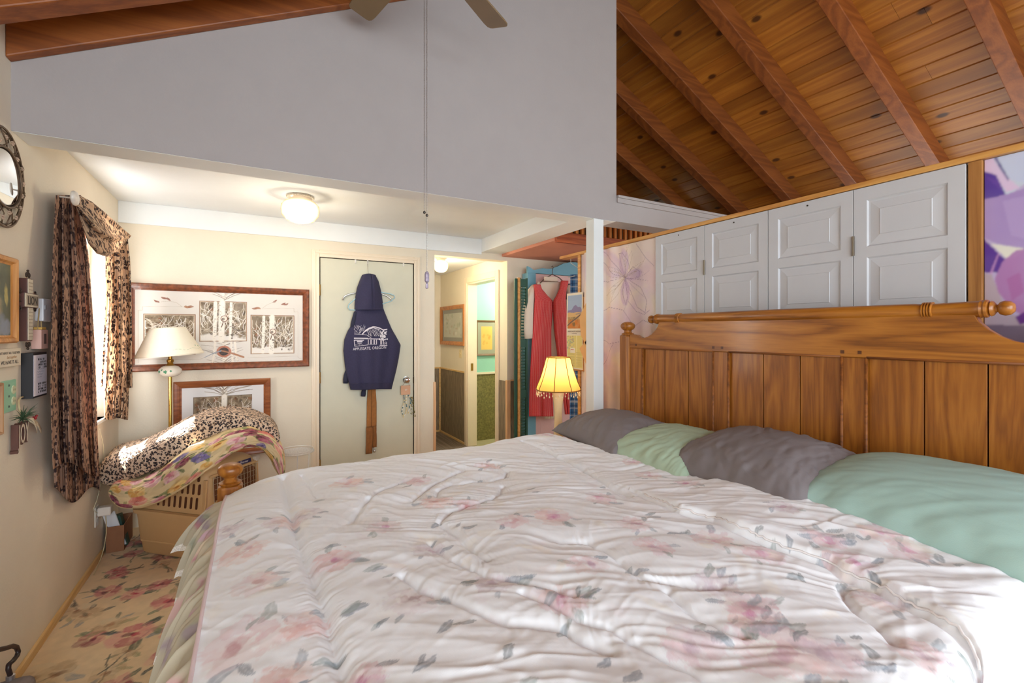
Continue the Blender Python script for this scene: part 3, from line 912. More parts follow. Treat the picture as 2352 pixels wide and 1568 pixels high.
# ================================================================== the bed
OY = wood('honey_oak_lengthways', (100, 54, 12), (156, 94, 26), (180, 116, 40), 'Y', 1.0, .36, coat=.25, ring=5)
OZ = wood('honey_oak_upright', (100, 54, 12), (150, 88, 24), (172, 108, 36), 'Z', 1.0, .40, coat=.2, ring=7, soft=.62)
bed = thing('bed', (1.1, 1.36, 0), 'king size bed with honey oak panelled headboard behind the four pillows', 'bed')

FIN = [(.020, 0), (.040, .001), (.042, .008), (.036, .012), (.030, .013), (.024, .022), (.025, .030), (.034, .036), (.044, .046), (.048, .058), (.046, .070), (.036, .081), (.020, .087), (.0001, .089)]

def post(x0, x1, y0, y1, zt, fin_scale, parent, ch=.016):
    b = MB()
    def oct_(z, g=0): return [(x0 + ch, y0 + g, z), (x1 - ch, y0 + g, z), (x1 - g, y0 + ch, z), (x1 - g, y1 - ch, z), (x1 - ch, y1 - g, z), (x0 + ch, y1 - g, z), (x0 + g, y1 - ch, z), (x0 + g, y0 + ch, z)]
    rows = [oct_(.0), oct_(zt - .012), oct_(zt - .004, .004), oct_(zt, .012)]
    V = [p for r in rows for p in r]; F = []
    for i in range(3):
        for q in range(8): F.append((i * 8 + q, i * 8 + (q + 1) % 8, (i + 1) * 8 + (q + 1) % 8, (i + 1) * 8 + q))
    F += [tuple(range(7, -1, -1)), tuple(range(24, 32))]
    b.add(V, F)
    p = b.build('headboard_post' if zt > 1 else 'footboard_post', OZ, parent)
    f = MB(); f.lathe([(r * fin_scale, z * fin_scale + zt) for r, z in FIN], ((x0 + x1) / 2, (y0 + y1) / 2, 0), 32)
    f.build('finial', OZ, p, smooth=True, auto=35)
    return p
HX = 2.200
post(HX, HX + .090, 2.360, 2.452, 1.385, 1.02, bed)
post(HX, HX + .090, .288, .380, 1.385, 1.02, bed)
# shaped top rail
half = [(2.360, 1.386), (2.335, 1.390), (2.300, 1.386), (2.275, 1.374), (2.250, 1.367), (2.225, 1.368), (2.195, 1.376), (2.165, 1.391), (2.135, 1.414), (2.112, 1.440), (2.098, 1.470)]
C0 = 1.370
poly = half + [(2 * C0 - y, z) for y, z in reversed(half)]
poly = [(y, z) for y, z in poly] + [(.380, 1.298), (2.360, 1.298)]
b = MB(); b.prism([(HX + .018, y, z) for y, z in poly], (.034, 0, 0)); b.build('top_rail', OY, bed, bevel=.003)
# moulding under the rail
b = MB()
for y0, y1 in ((1.712, 2.241), (1.068, 1.611), (.440, .970)):
    b.tube([(HX + .022, y0, 1.300), (HX + .022, y1, 1.300)], .006, 8)
    b.tube([(HX + .022, y0 - .003, .4), (HX + .022, y0 - .003, 1.300)], .006, 8).tube([(HX + .022, y1 + .003, .4), (HX + .022, y1 + .003, 1.300)], .006, 8)
b.build('panel_moulding', wood('dark_oak_moulding', (84, 44, 12), (126, 70, 22), (150, 88, 32), 'Y', 1, .6), bed, smooth=True)
for y0, y1 in ((2.241, 2.360), (1.611, 1.712), (.970, 1.068), (.380, .440)):
    b = MB(); b.box(HX + .022, HX + .048, y0, y1, .30, 1.2975); b.build('stile', OZ, bed, bevel=.003)
b = MB(); b.box(HX + .018, HX + .052, .380, 2.360, .22, .36); b.build('bottom_rail', OY, bed, bevel=.003)
for y0, ya, yb, y1 in ((1.712, 1.887, 2.067, 2.241), (1.068, 1.247, 1.426, 1.611), (.440, .610, .786, .970)):
    b = MB()
    for q0, q1 in ((y0, ya), (ya, yb), (yb, y1)):
        ch = .0004
        q0 += .0024; q1 -= .0024
        pr = [(HX + .034 + ch, q0), (HX + .034, q0 + ch), (HX + .034, q1 - ch), (HX + .034 + ch, q1), (HX + .045, q1), (HX + .045, q0)]
        b.prism([(x, y, .36) for x, y in pr], (0, 0, .938))
    b.build('headboard_panel', OZ, bed)
b = MB(); b.box(HX + .0455, HX + .0475, .381, 2.359, .361, 1.2979); b.build('panel_backing', plain('dark_oak_shadow_gap', (48, 26, 10), .8), bed)
pegm = plain('dark_oak_peg', (92, 50, 16), .4)
for y in (1.705, 1.650, 1.060, .995, 2.300):
    b = MB(); b.box(HX + .0165, HX + .019, y - .007, y + .007, 1.313, 1.327); b.build('peg', pegm, bed)
# turned roll along the top
RZ = 1.487; RR = .0285
prof = []
def ringset(c, s=1, n=4):
    o = []
    for q in range(n):
        z = c + (q - n / 2) * .0085
        o += [(RR * .88, z), (RR * 1.10, z + .002), (RR * 1.12, z + .004), (RR * 1.10, z + .006), (RR * .88, z + .008)]
    return o
L = 2.135 - .609
prof = [(.0001, -.066), (.014, -.064), (.023, -.055), (.026, -.042), (.022, -.030), (.013, -.024), (.014, -.020), (.024, -.014), (.027, -.008), (.022, -.004), (RR * 1.05, 0), (RR * 1.12, .006), (RR * 1.02, .012), (RR * 1.12, .018), (RR, .024)]
mid = [(RR * .98, .05)] + ringset(.165) + [(RR * .98, .21), (RR * 1.06, L / 2), (RR * .98, L - .21)] + ringset(L - .187 + .01) + [(RR * .98, L - .05)]
prof = prof + mid + [(r, L - z) for r, z in reversed(prof)]
b = MB(); b.lathe(prof, (HX + .036, .609, RZ), 32, ax=(1, 0, 0), ay=(0, 0, -1), az=(0, 1, 0))
b.build('roll_rail', OY, bed, smooth=True, auto=40)
# footboard, rails
post(-.139, -.046, 2.315, 2.408, .745, 1.03, bed)
post(-.139, -.046, .330, .423, .745, 1.03, bed)
b = MB(); b.box(-.115, -.070, .423, 2.315, .62, .715).box(-.106, -.080, .423, 2.315, .25, .62).box(-.115, -.070, .423, 2.315, .17, .25); b.build('footboard', OY, bed, bevel=.004)
for y0, y1 in ((.372, .398), (2.340, 2.366)):
    b = MB(); b.box(-.060, HX + .02, y0, y1, .20, .36); b.build('side_rail', OY, bed, bevel=.003)
sheet = plain('warm_beige_sheet', (205, 184, 150), .85, var=.04, bump_s=.1, bump_scale=60)
b = MB(); b.box(-.04, 2.185, .42, 2.318, .20, .44); b.build('box_spring', plain('cream_ticking', (214, 204, 186), .9), bed, bevel=.03, seg=3)
b = MB(); b.box(-.045, 2.19, .415, 2.322, .442, .715); b.build('mattress', sheet, bed, bevel=.05, seg=4)

# ------------------------------------------------------------------ comforter
def px_line(pts, ox, oy, k, z=.79):
    return np.array([onZ(ox + u * k, oy + v * k, z)[:2] for u, v in pts])
K5, K4 = 1000 / 2352., 1152 / 2352.
ST = {
    'foot': px_line([(590, 290), (605, 370), (630, 480), (655, 600), (690, 700), (735, 800), (770, 900), (820, 1010), (845, 1120), (890, 1260), (930, 1360), (960, 1440)], 400, 960, K5),
    'a': px_line([(690, 290), (730, 340), (755, 390), (780, 412)], 400, 960, K5),
    'b': px_line([(1255, 320), (1200, 345), (1100, 385), (1040, 430), (990, 490), (960, 550)], 400, 960, K5),
    'c': px_line([(1560, 265), (1480, 300), (1400, 340), (1335, 385), (1290, 430)], 400, 960, K5),
    'c2': px_line([(1640, 240), (1740, 235), (1800, 262), (1790, 290), (1700, 310), (1500, 340), (1425, 375), (1420, 410)], 400, 960, K5),
    'd': px_line([(1775, 340), (1760, 390), (1700, 425), (1610, 455), (1490, 490), (1435, 540), (1470, 570), (1530, 615), (1600, 680), (1690, 750)], 400, 960, K5),
    'e': px_line([(1385, 650), (1430, 690), (1480, 730), (1600, 790), (1700, 840), (1800, 860), (1900, 880), (2050, 915), (2160, 960)], 400, 960, K5),
    'f': px_line([(1230, 830), (1290, 870), (1340, 910), (1400, 930), (1500, 970), (1600, 1020), (1700, 1060), (1800, 1100), (1950, 1108), (2100, 1130), (2200, 1190), (2352, 1250)], 400, 960, K5),
    'g': px_line([(1500, 900), (1510, 940), (1560, 1000), (1650, 1060), (1720, 1120), (1745, 1150)], 1200, 900, K4),
    'h': px_line([(0, 235), (100, 265), (200, 310), (300, 360), (400, 420), (500, 470)], 1200, 900, K4),
    'i': px_line([(680, 930), (780, 1010), (900, 1075), (1030, 1130)], 1200, 900, K4),
    'j': px_line([(560, 870), (720, 890), (830, 905), (930, 905)], 1200, 900, K4),
    'k': px_line([(0, 940), (120, 985), (260, 1060), (420, 1100), (560, 1180), (700, 1250), (800, 1300), (900, 1364)], 1200, 900, K4),
    'l': px_line([(180, 700), (300, 700), (400, 750), (500, 830), (560, 870)], 1200, 900, K4),
}
FOLD = px_line([(560, 470), (740, 565), (900, 610), (1000, 660), (1150, 715), (1300, 765), (1450, 810), (1500, 840), (1650, 900), (1800, 980), (1900, 1030), (2050, 1110), (2150, 1180), (2250, 1270), (2340, 1364)], 1200, 900, K4)

def poly_dist(X, Y, P, reach):
    D = np.full(X.shape, 9.0)
    for a, b in zip(P[:-1], P[1:]):
        m = (X > min(a[0], b[0]) - reach) & (X < max(a[0], b[0]) + reach) & (Y > min(a[1], b[1]) - reach) & (Y < max(a[1], b[1]) + reach)
        if not m.any(): continue
        d = b - a; x = X[m]; y = Y[m]
        t = np.clip(((x - a[0]) * d[0] + (y - a[1]) * d[1]) / (d @ d + 1e-12), 0, 1)
        D[m] = np.minimum(D[m], np.hypot(x - a[0] - t * d[0], y - a[1] - t * d[1]))
    return D

def ridged(X, Y, ang, la, lb, seed, o=3):
    ca, sa = math.cos(ang), math.sin(ang)
    wv = (fbm(X * 3, Y * 3, seed + 40, 2) - .5) * .25
    a = (X * ca + Y * sa) / la; b_ = (-X * sa + Y * ca + wv) / lb
    return 1 - 2 * np.abs(fbm(a, b_, seed, o) - .5)

QF, QN = 2.345, .372          # far and near edges of the flat top
YA, YB = -.02, 2.62           # painted width, the rest hangs over the sides
NX, NQ = 500, 760
CP = Paint(0, 1, YA, YB, NX, NQ, (239, 241, 245))
# x runs from the foot seam to the head edge, which follows the pillows
hy = np.array([.0, .386, .937, 1.468, 1.904, 2.315, 2.7]); hx = np.array([1.60, 1.655, 1.712, 1.690, 1.640, 1.575, 1.56])
XH = np.interp(CP.Y, hy, hx)
CP.X = -.102 + CP.X * (XH + .102)
CP.win = lambda cx, cy, r: (slice(max(0, int((cx - r + .092) / 1.82 * NX) - 8), max(0, min(NX, int((cx + r + .092) / 1.60 * NX) + 8))), slice(max(0, int((cy - r - YA) / (YB - YA) * NQ)), max(0, min(NQ, int((cy + r - YA) / (YB - YA) * NQ) + 2))))

def paint_comforter():
    rnd = random.Random(21); P = CP
    P.C *= (0.97 + .06 * fbm(P.X * 5, P.Y * 5, 9, 3))[..., None]
    pink = ['#e3bcc0', '#dcaab4', '#e8c6c2', '#d8a8b8', '#e6c8ca']; mauve = ['#c9b4c2', '#d2bcc8', '#bfaebc', '#d8c4cc']; hot = ['#c878a4', '#d08ab0', '#c06a9a']
    sal = ['#e6b2a8', '#e2a49e', '#ecc2b6']; leaf = ['#8494a6', '#9aa6b2', '#8696a0', '#98a6a4', '#6c7c8e']
    cream = ['#f1ebdc', '#efe6d2', '#eadfe0']
    big = [((550, 1455), .075, pink, ['#c88a90', '#b87c86']), ((940, 1375), .062, mauve, ['#b09098', '#a88894']), ((1780, 1490), .085, pink, ['#c69ab0', '#cc9cb0']), ((1590, 1480), .060, mauve + pink, ['#b8a0b2', '#c0a4b0']),
           ((1290, 1375), .055, pink, hot), ((1640, 1245), .062, pink + hot[1:2], hot), ((1750, 1275), .055, pink, ['#d090b0', '#d69ab4']), ((2030, 1250), .060, pink, hot + ['#c4508a']), ((2090, 1285), .05, pink, ['#d898b4']),
           ((880, 1205), .055, mauve + pink, hot), ((770, 1280), .06, sal + pink, hot), ((985, 1255), .045, mauve, ['#c0a0b0']), ((1000, 1150), .06, sal, ['#d89090', '#dc9a98']), ((1075, 1155), .05, pink, ['#d898a0']), ((800, 1105), .065, pink + sal, ['#d8a0a8']),
           ((960, 1100), .055, pink, ['#d6a2b0']), ((1120, 1062), .06, pink + sal, ['#d890a0']), ((1270, 1190), .065, sal + pink, hot), ((1380, 1140), .06, pink + mauve, ['#d088a8']), ((1490, 1090), .055, pink, ['#d08aa4']), ((1580, 1115), .05, pink + mauve, hot),
           ((1340, 1010), .055, pink, ['#dc9ab0']), ((1250, 1005), .05, pink, ['#d8a0b0']), ((1450, 1060), .045, pink, ['#d490a8']), ((1890, 1255), .05, mauve + pink, ['#b89cb0']), ((1800, 1190), .045, mauve, ['#c498b0']), ((1720, 1390), .06, mauve + pink, ['#b898b0']),
           ((1500, 1260), .05, pink, ['#c8a0b8']), ((1130, 1340), .05, mauve, ['#b8a0b0']), ((820, 1545), .05, pink + hot[:1], hot), ((640, 1555), .06, sal + pink, ['#c88a8a']), ((2020, 1370), .05, mauve + pink, ['#c0a0b8']), ((1460, 1210), .05, pink, ['#c890a8']),
           ((640, 1200), .055, sal + mauve, ['#c8a8a8']), ((560, 1260), .06, sal, ['#d09a9a', '#c892a0']), ((590, 1330), .05, sal + pink, ['#c89a98']), ((520, 1210), .045, mauve, ['#b8a8b8']), ((700, 1180), .05, mauve, ['#c0b0b8']), ((1180, 1200), .05, pink, ['#d49aa4']),
           ((1640, 1340), .05, mauve, ['#b8a0b0']), ((1900, 1510), .06, mauve + pink, ['#c0a8b8']), ((2120, 1490), .05, pink, ['#c8a8b8']), ((1350, 1300), .05, pink + mauve, ['#c098b0']), ((700, 1420), .045, sal, ['#d8a8a8']), ((1960, 1170), .04, pink, ['#d090b0'])]
    for (u, v), r, pets, core in big:
        x, y, _ = onZ(u, v, .79)
        # loose wash first, then petals
        for q in range(2): P.blob(x + rnd.uniform(-.4, .4) * r, y + rnd.uniform(-.4, .4) * r, r * rnd.uniform(1.0, 1.5), r * rnd.uniform(.6, .9), rnd.uniform(0, 3), rnd.choice(pets + cream), .20, .5, .6, rnd.randint(0, 999))
        P.flower(x, y, r * 1.1, pets, core, leaf, n=6, al=.42, rnd=rnd, nl=3, rough=.75, lal=.55, ll=.8)
    for (u, v) in [(1370, 1350), (1760, 1430), (1820, 1445), (1700, 1420), (1380, 1540), (1480, 1560), (1930, 1245), (1840, 1260), (890, 1300), (860, 1290), (880, 1415), (830, 1385), (1260, 1380), (1330, 1360), (650, 1560), (690, 1530), (820, 1050), (940, 1110), (790, 1255), (1060, 1205), (1220, 1120), (1400, 1120),
                   (1560, 1230), (1300, 1430), (1200, 1330), (1100, 1320), (1640, 1300), (1870, 1330), (2000, 1260), (2180, 1300), (1960, 1480), (1850, 1540), (620, 1395), (660, 1320), (720, 1150), (1000, 1200), (1080, 1090), (1500, 1180), (1590, 1090), (1700, 1130), (1780, 1240), (1450, 1300), (1950, 1340), (760, 1500), (1140, 1500), (1220, 1560), (1000, 1500), (1050, 1450), (2050, 1540)]:
        x, y, _ = onZ(u + rnd.uniform(-8, 8), v + rnd.uniform(-6, 6), .79)
        for q in range(rnd.randint(1, 2)):
            L = rnd.uniform(.03, .065)
            P.leaf(x + rnd.uniform(-.03, .03), y + rnd.uniform(-.03, .03), L, L * rnd.uniform(.3, .55), rnd.uniform(-.3, .9), rnd.choice(leaf + ['#6f7a80', '#5f6a70']), .6, rnd.randint(0, 999))
    # the parts hanging over the sides and near the frame edge, not in view from here
    for q in range(26):
        x = rnd.uniform(0, 1.5); y = rnd.choice([rnd.uniform(0, .75), rnd.uniform(2.38, 2.6)])
        P.flower(x, y, rnd.uniform(.045, .07), pink + mauve, hot, leaf, al=.5, rnd=rnd, nl=3, rough=.5)
    for q in range(120):
        P.blob(rnd.uniform(-.1, 1.7), rnd.uniform(.0, 2.6), rnd.uniform(.02, .06), rnd.uniform(.012, .03), rnd.uniform(0, 3), rnd.choice(cream + ['#ece4ea', '#e4e2ea', '#f2e8d8']), .35, .5, .5, rnd.randint(0, 999))
paint_comforter()

def comforter_z(X, Y):
    z = np.full(X.shape, .778)
    z += .020 * (fbm(X * 2.2, Y * 2.2, 61, 2) - .5) * 2
    puff = np.full(X.shape, 9.0)
    for k_, P in ST.items():
        d = poly_dist(X, Y, P, .16)
        puff = np.minimum(puff, d)
        w = {'foot': .016, 'f': .011, 'g': .011, 'h': .010}.get(k_, .009)
        dep = {'foot': .019, 'f': .012, 'g': .014, 'h': .018, 'i': .010, 'k': .010, 'j': .007, 'l': .008}.get(k_, .009)
        z -= dep * np.exp(-(d / w) ** 2)
        # little gathers pulling away from the seam
        gat = np.exp(-(d / .045) ** 2) * (d < .15)
        z += .0045 * gat * (ridged(X, Y, .2 if k_ in ('foot',) else 1.2, .10, .020, 77) - .6)
    z += .012 * np.clip(puff / .10, 0, 1) ** .8
    z += .011 * (ridged(X, Y, -.72, .40, .085, 5, 2) - .72) * np.clip((X - .1) * 3, .2, 1)
    z += .006 * (ridged(X, Y, -.60, .30, .040, 15, 2) - .7) * np.clip((X - .1) * 3, .3, 1)
    z += .003 * (ridged(X, Y, .35, .16, .05, 25, 2) - .7)
    z += .0016 * (fbm(X * 40, Y * 40, 91, 3) - .5)
    # folded-back layer along the pillows
    d = poly_dist(X, Y, FOLD, .3)
    fo = FOLD[np.argsort(FOLD[:, 1])]
    xf = np.interp(Y, fo[:, 1], fo[:, 0])
    side = np.where(X > xf, 1.0, -1.0)
    sd = side * np.minimum(d, np.abs(X - xf) + .02)
    amp = np.interp(Y, [.2, .6, 1.15, 1.34, 1.5], [1, 1, .9, .35, 0])
    z += amp * (.026 / (1 + np.exp(-(sd - .003) / .0035)) - .010 * np.exp(-((sd + .012) / .012) ** 2))
    return z

def build_comforter():
    X, Q = CP.X, CP.Y
    Z = comforter_z(X, np.clip(Q, QN - .1, QF + .1))
    # sides fold over and hang
    r = .085
    Yw = Q.copy()
    for edge, sgn in ((QF, 1), (QN, -1)):
        over = (Q - edge) * sgn + r * .6
        m = over > 0
        th = np.clip(over / r, 0, PI / 2 * .96)
        rest = np.clip(over - r * PI / 2 * .96, 0, 9)
        yy = edge - sgn * r * .6 + sgn * (r * np.sin(th) + rest * .06)
        zz = -r * (1 - np.cos(th)) - rest
        Yw = np.where(m, yy, Yw); Z = np.where(m, Z + zz, Z)
    # foot end rolls a little downward to the seam
    t = np.clip((.10 + .092 - (X + .092)) / .19, 0, 1)
    Z -= .026 * t ** 2
    # far foot corner dips down behind the ruffle
    cdip = np.clip((Q - 1.93) / .40, 0, 1) * np.clip((.16 - X) / .26, 0, 1)
    Z -= .05 * cdip ** 1.3
    # head edge rounds under
    e = np.clip((X - (XH - .05)) / .05, 0, 1)
    Z -= .035 * e ** 2
    V = np.stack([X, Yw, Z], -1)
    m = painted('watercolour_floral_cotton', .8, .08, 900, sheen=.15)
    o = mesh_obj('comforter', V.reshape(-1, 3), CP.faces(), m, col=CP.C.reshape(-1, 3), smooth=True)
    tag(o, 'quilted white comforter with watercolour pink flowers spread over the bed', 'comforter')
    return o, V
comf, CV = build_comforter()

# piping and ruffle along the foot
seam = CV[0, :, :]
sel = (CP.Y[0] > .36) & (CP.Y[0] < 2.30)
sp = seam[sel][::4].copy(); sp[:, 0] -= .003
pipe = plain('pink_white_piping', (226, 204, 206), .7)
b = MB(); b.tube(sp, .0042, 8); b.build('piping', pipe, comf, smooth=True)
fp = []
for q in range(4, len(FOLD) - 0):
    pass
fy = np.linspace(.33, 1.30, 90); fo = FOLD[np.argsort(FOLD[:, 1])]
fxs = np.interp(fy, fo[:, 1], fo[:, 0])
jj = np.clip(np.round((fy - YA) / (YB - YA) * (NQ - 1)).astype(int), 0, NQ - 1)
fl_ = []
for f_, j_ in zip(fxs, jj):
    i_ = int(np.argmin(np.abs(CP.X[:, j_] - f_ - .004))); fl_.append(CV[i_, j_] + np.array([-.004, 0, -.003]))
b = MB(); b.tube(np.array(fl_), .0032, 6); b.build('piping', plain('white_piping', (236, 232, 232), .7), comf, smooth=True)

def build_ruffle():
    rnd = random.Random(4)
    n, m = 1100, 22
    y = np.linspace(.34, 2.17, n)
    zs = np.interp(y, seam[:, 1][sel], seam[:, 2][sel])
    zs = np.where(y > seam[sel][:, 1].max(), seam[sel][:, 2][-1] if seam[sel][-1, 1] > 2 else seam[sel][0, 2], zs)
    P = Paint(.34, 2.17, 0, .26, n, m, (192, 184, 164))  # darker, more olive ground than the comforter: the ruffle's shade is in the colour
    for q in range(46):
        yy = rnd.uniform(.3, 2.2)
        P.blob(yy, rnd.uniform(.02, .22), rnd.uniform(.02, .045), rnd.uniform(.02, .06), rnd.uniform(0, 3), rnd.choice(['#c090a0', '#d0a8a8', '#9a8a98', '#a8a890', '#8c9484', '#c8a0b8', '#b87a8c', '#d8c8b0']), .75, .4, .4, q)
    s = np.linspace(0, 1, m)[None, :]; Y = y[:, None]
    ph = 2 * PI * (Y * 9.0 + 1.6 * fbm(Y * 3.1, Y * 0 + .5, 8, 2) * 2) + 1.2 * np.sin(Y * 7)
    ph2 = 2 * PI * (Y * 23 + 1.4 * fbm(Y * 6, Y * 0 + 2.5, 18, 2) * 2)
    g = s ** .75
    amp = .032 * (.6 + .8 * vnoise(Y * 5, Y * 0, 3))
    wob = amp * g * np.sin(ph) + .014 * g * np.sin(ph2)
    lift = np.clip((Y - 1.85) / .3, 0, 1)             # the corner stands out further and higher
    xx = -.104 - (.012 + .040 * np.sin(s * PI / 2) + .050 * lift * s + .015 * s * vnoise(Y * 3, Y * 0 + 4, 5)) * np.clip(s * 5, 0, 1) - wob - .020 * g
    zz = zs[:, None] - (.225 - .10 * lift) * s ** 1.1 + .012 * s * np.cos(ph) + .01 * np.sin(s * PI)
    yy = Y + .020 * g * np.cos(ph) + .035 * s * lift
    V = np.stack([xx, yy, zz], -1)
    ru = mesh_obj('ruffle', V.reshape(-1, 3), grid_faces(n, m), painted('shaded_floral_ruffle_cotton', .85, .05, 800), comf, col=P.C.reshape(-1, 3), smooth=True)
    # lace edge continues the sweep of the last rows, scalloped
    d = V[:, -1] - V[:, -3]; d /= np.linalg.norm(d, axis=1)[:, None]
    k = np.linspace(0, 1, 6)[None, :, None]
    w = (.016 + .007 * np.abs(np.sin(y * 150)))[:, None, None]
    Lc = V[:, -1][:, None, :] + d[:, None, :] * k * w
    mesh_obj('lace_trim', Lc.reshape(-1, 3), grid_faces(n, 6), plain('white_cotton_lace', (236, 228, 220), .9, var=.25, scale=260), ru, smooth=True)
build_ruffle()

# ------------------------------------------------------------------ pillows
def pillow(name, c, hx, hy, T, mat, label, seed, rz=0.0, tilt=.10, cat='pillow', group='pillows along the headboard', roll=0.0, wk=1.0):
    n, m = 90, 110
    a = np.sin(np.linspace(-1, 1, n) * PI / 2)[:, None] + np.zeros((1, m)); b_ = np.sin(np.linspace(-1, 1, m) * PI / 2)[None, :] + np.zeros((n, 1))
    h = T * np.clip(1 - np.abs(a) ** 2.3, 0, 1) ** .52 * np.clip(1 - np.abs(b_) ** 2.6, 0, 1) ** .50
    pin = 1 - .07 * (1 - np.abs(b_) ** 2) * np.abs(a) ** 2
    pin2 = 1 - .05 * (1 - np.abs(a) ** 2) * np.abs(b_) ** 2
    x = hx * a * pin; y = hy * b_ * pin2
    edge = np.clip(np.maximum(np.abs(a), np.abs(b_)), 0, 1)
    wr = (ridged(x, y, .3 + seed, .22, .055, seed) - .68) * .020 + (ridged(x, y, 1.5 + seed * .7, .12, .035, seed + 9) - .68) * .011
    ex = 1 - np.exp(-((1 - edge) / .03))
    wr = wk * wr * (0.45 + 1.0 * edge ** 2) * np.clip(h / T * 2.0, 0, 1)
    # gathers by the seams
    gat = .006 * np.sin(26 * y / hy * (1 + .2 * a) + seed) * np.exp(-((1 - np.abs(a)) / .16) ** 2) + .006 * np.sin(20 * x / hx + seed * 2) * np.exp(-((1 - np.abs(b_)) / .14) ** 2)
    zt = h + wr + gat * np.clip(h / T * 3, 0, 1)
    zb = -h * .42
    def place(x, y, z):
        z = z + tilt * x + roll * y
        ca, sa = math.cos(rz), math.sin(rz)
        return np.stack([c[0] + x * ca - y * sa, c[1] + x * sa + y * ca, c[2] + z], -1)
    top = place(x, y, zt).reshape(-1, 3); bot = place(x, y, zb).reshape(-1, 3)
    F = [tuple(reversed(f)) for f in grid_faces(n, m)]
    F2 = [tuple(i + n * m for i in f) for f in grid_faces(n, m)]
    o = mesh_obj(name, np.concatenate([top, bot]), F + F2, mat, smooth=True)
    o.data.materials[0] = mat
    import bmesh
    bm = bmesh.new(); bm.from_mesh(o.data); bmesh.ops.remove_doubles(bm, verts=bm.verts, dist=.0004); bmesh.ops.recalc_face_normals(bm, faces=bm.faces); bm.to_mesh(o.data); bm.free()
    o.data.polygons.foreach_set('use_smooth', np.ones(len(o.data.polygons), bool))
    return tag(o, label, cat, group)
grey = plain('charcoal_brown_cotton', (124, 117, 119), .75, var=.05, bump_s=.1, bump_scale=400)
sage = plain('sage_green_cotton', (172, 194, 170), .7, var=.04, bump_s=.08, bump_scale=400)
sage2 = plain('pale_teal_green_cotton', (164, 196, 188), .7, var=.04, bump_s=.08, bump_scale=400)
pillow('pillow', (1.86, 2.10, .800), .25, .335, .128, grey, 'grey pillow next to the glowing bedside lamp', 3, tilt=.08, rz=-.12)
pillow('pillow', (1.85, 1.655, .792), .27, .30, .120, sage, 'sage green pillow squeezed between the two grey pillows', 12, tilt=.10, rz=-.05)
pillow('pillow', (1.88, 1.205, .825), .275, .345, .145, grey, 'grey pillow at the middle of the headboard between two green pillows', 7, tilt=.14, rz=-.10)
pillow('pillow', (1.90, .60, .815), .285, .43, .158, sage2, 'pale green pillow closest to the camera, large and plump against the headboard', 5, tilt=.14, rz=-.04, wk=.45)

# ================================================================== left wall
def LW(u, v, d=0.0): return onX(u, v, XL + d)
RX = (0, 1, 0); UP = (0, 0, 1)
ink = plain('black_ink', (40, 36, 34), .8)
bronze = plain('antique_bronze', (104, 84, 66), .5, metal=.5, var=.25, scale=60)
plaster = plain('aged_ivory_plaster', (206, 196, 176), .8, var=.12, scale=40)

# oval mirror with openwork frame
yc, zc = 2.471, 1.992
mir = thing('wall_mirror', (XL, yc, zc - .19), 'oval mirror in an openwork scroll and blossom frame high on the left wall', 'mirror')
def ell(a, b_, n, x): return [(x, yc + a * math.cos(2 * PI * i / n), zc + b_ * math.sin(2 * PI * i / n)) for i in range(n)]
b = MB(); b.tube(ell(.168, .186, 64, XL + .014), .0045, 8, closed=True).tube(ell(.158, .176, 64, XL + .012), .0025, 6, closed=True)
b.build('outer_ring', bronze, mir, smooth=True)
b = MB(); b.tube(ell(.130, .112, 56, XL + .020), .005, 8, closed=True); b.build('inner_ring', bronze, mir, smooth=True)
b = MB(); rnd = random.Random(8)
for i in range(22):
    a = 2 * PI * i / 22; a2 = a + .32 * (1 if i % 2 else -1)
    p0 = np.array([XL + .016, yc + .132 * math.cos(a), zc + .115 * math.sin(a)]); p1 = np.array([XL + .014, yc + .166 * math.cos(a2), zc + .184 * math.sin(a2)])
    mid_ = (p0 + p1) / 2 + np.array([.008, .012 * math.cos(a * 3), .012 * math.sin(a * 3)])
    b.tube([p0, (p0 + mid_) / 2 + (0, .003, 0), mid_, (p1 + mid_) / 2 - (0, .003, 0), p1], .0024, 6)
b.build('scrollwork', bronze, mir, smooth=True)
b = MB()
for i in range(17):
    a = 2 * PI * i / 17 + .1; q = .55 + .3 * math.sin(i * 2.3)
    cy = yc + (.132 + .03 * q) * math.cos(a); cz = zc + (.118 + .055 * q) * math.sin(a)
    for k in range(5):
        t = 2 * PI * k / 5
        b.sphere((XL + .020, cy + .0065 * math.cos(t), cz + .0065 * math.sin(t)), .0048, 8, .7)
    b.sphere((XL + .024, cy, cz), .0035, 6)
b.build('blossoms', plain('dusty_rose_metal', (190, 164, 142), .6, var=.2, scale=50), mir, smooth=True)
mm = plain('mirror_silver', (236, 240, 244), .03, metal=1.0, var=.0)
b = MB(); b.lathe([(.0001, .0), (.9, .0), (1.0, -.06)], (XL + .021, yc, zc), 48, ax=(0, .128, 0), ay=(0, 0, .110), az=(.05, 0, 0))
b.build('glass', mm, mir, smooth=True)

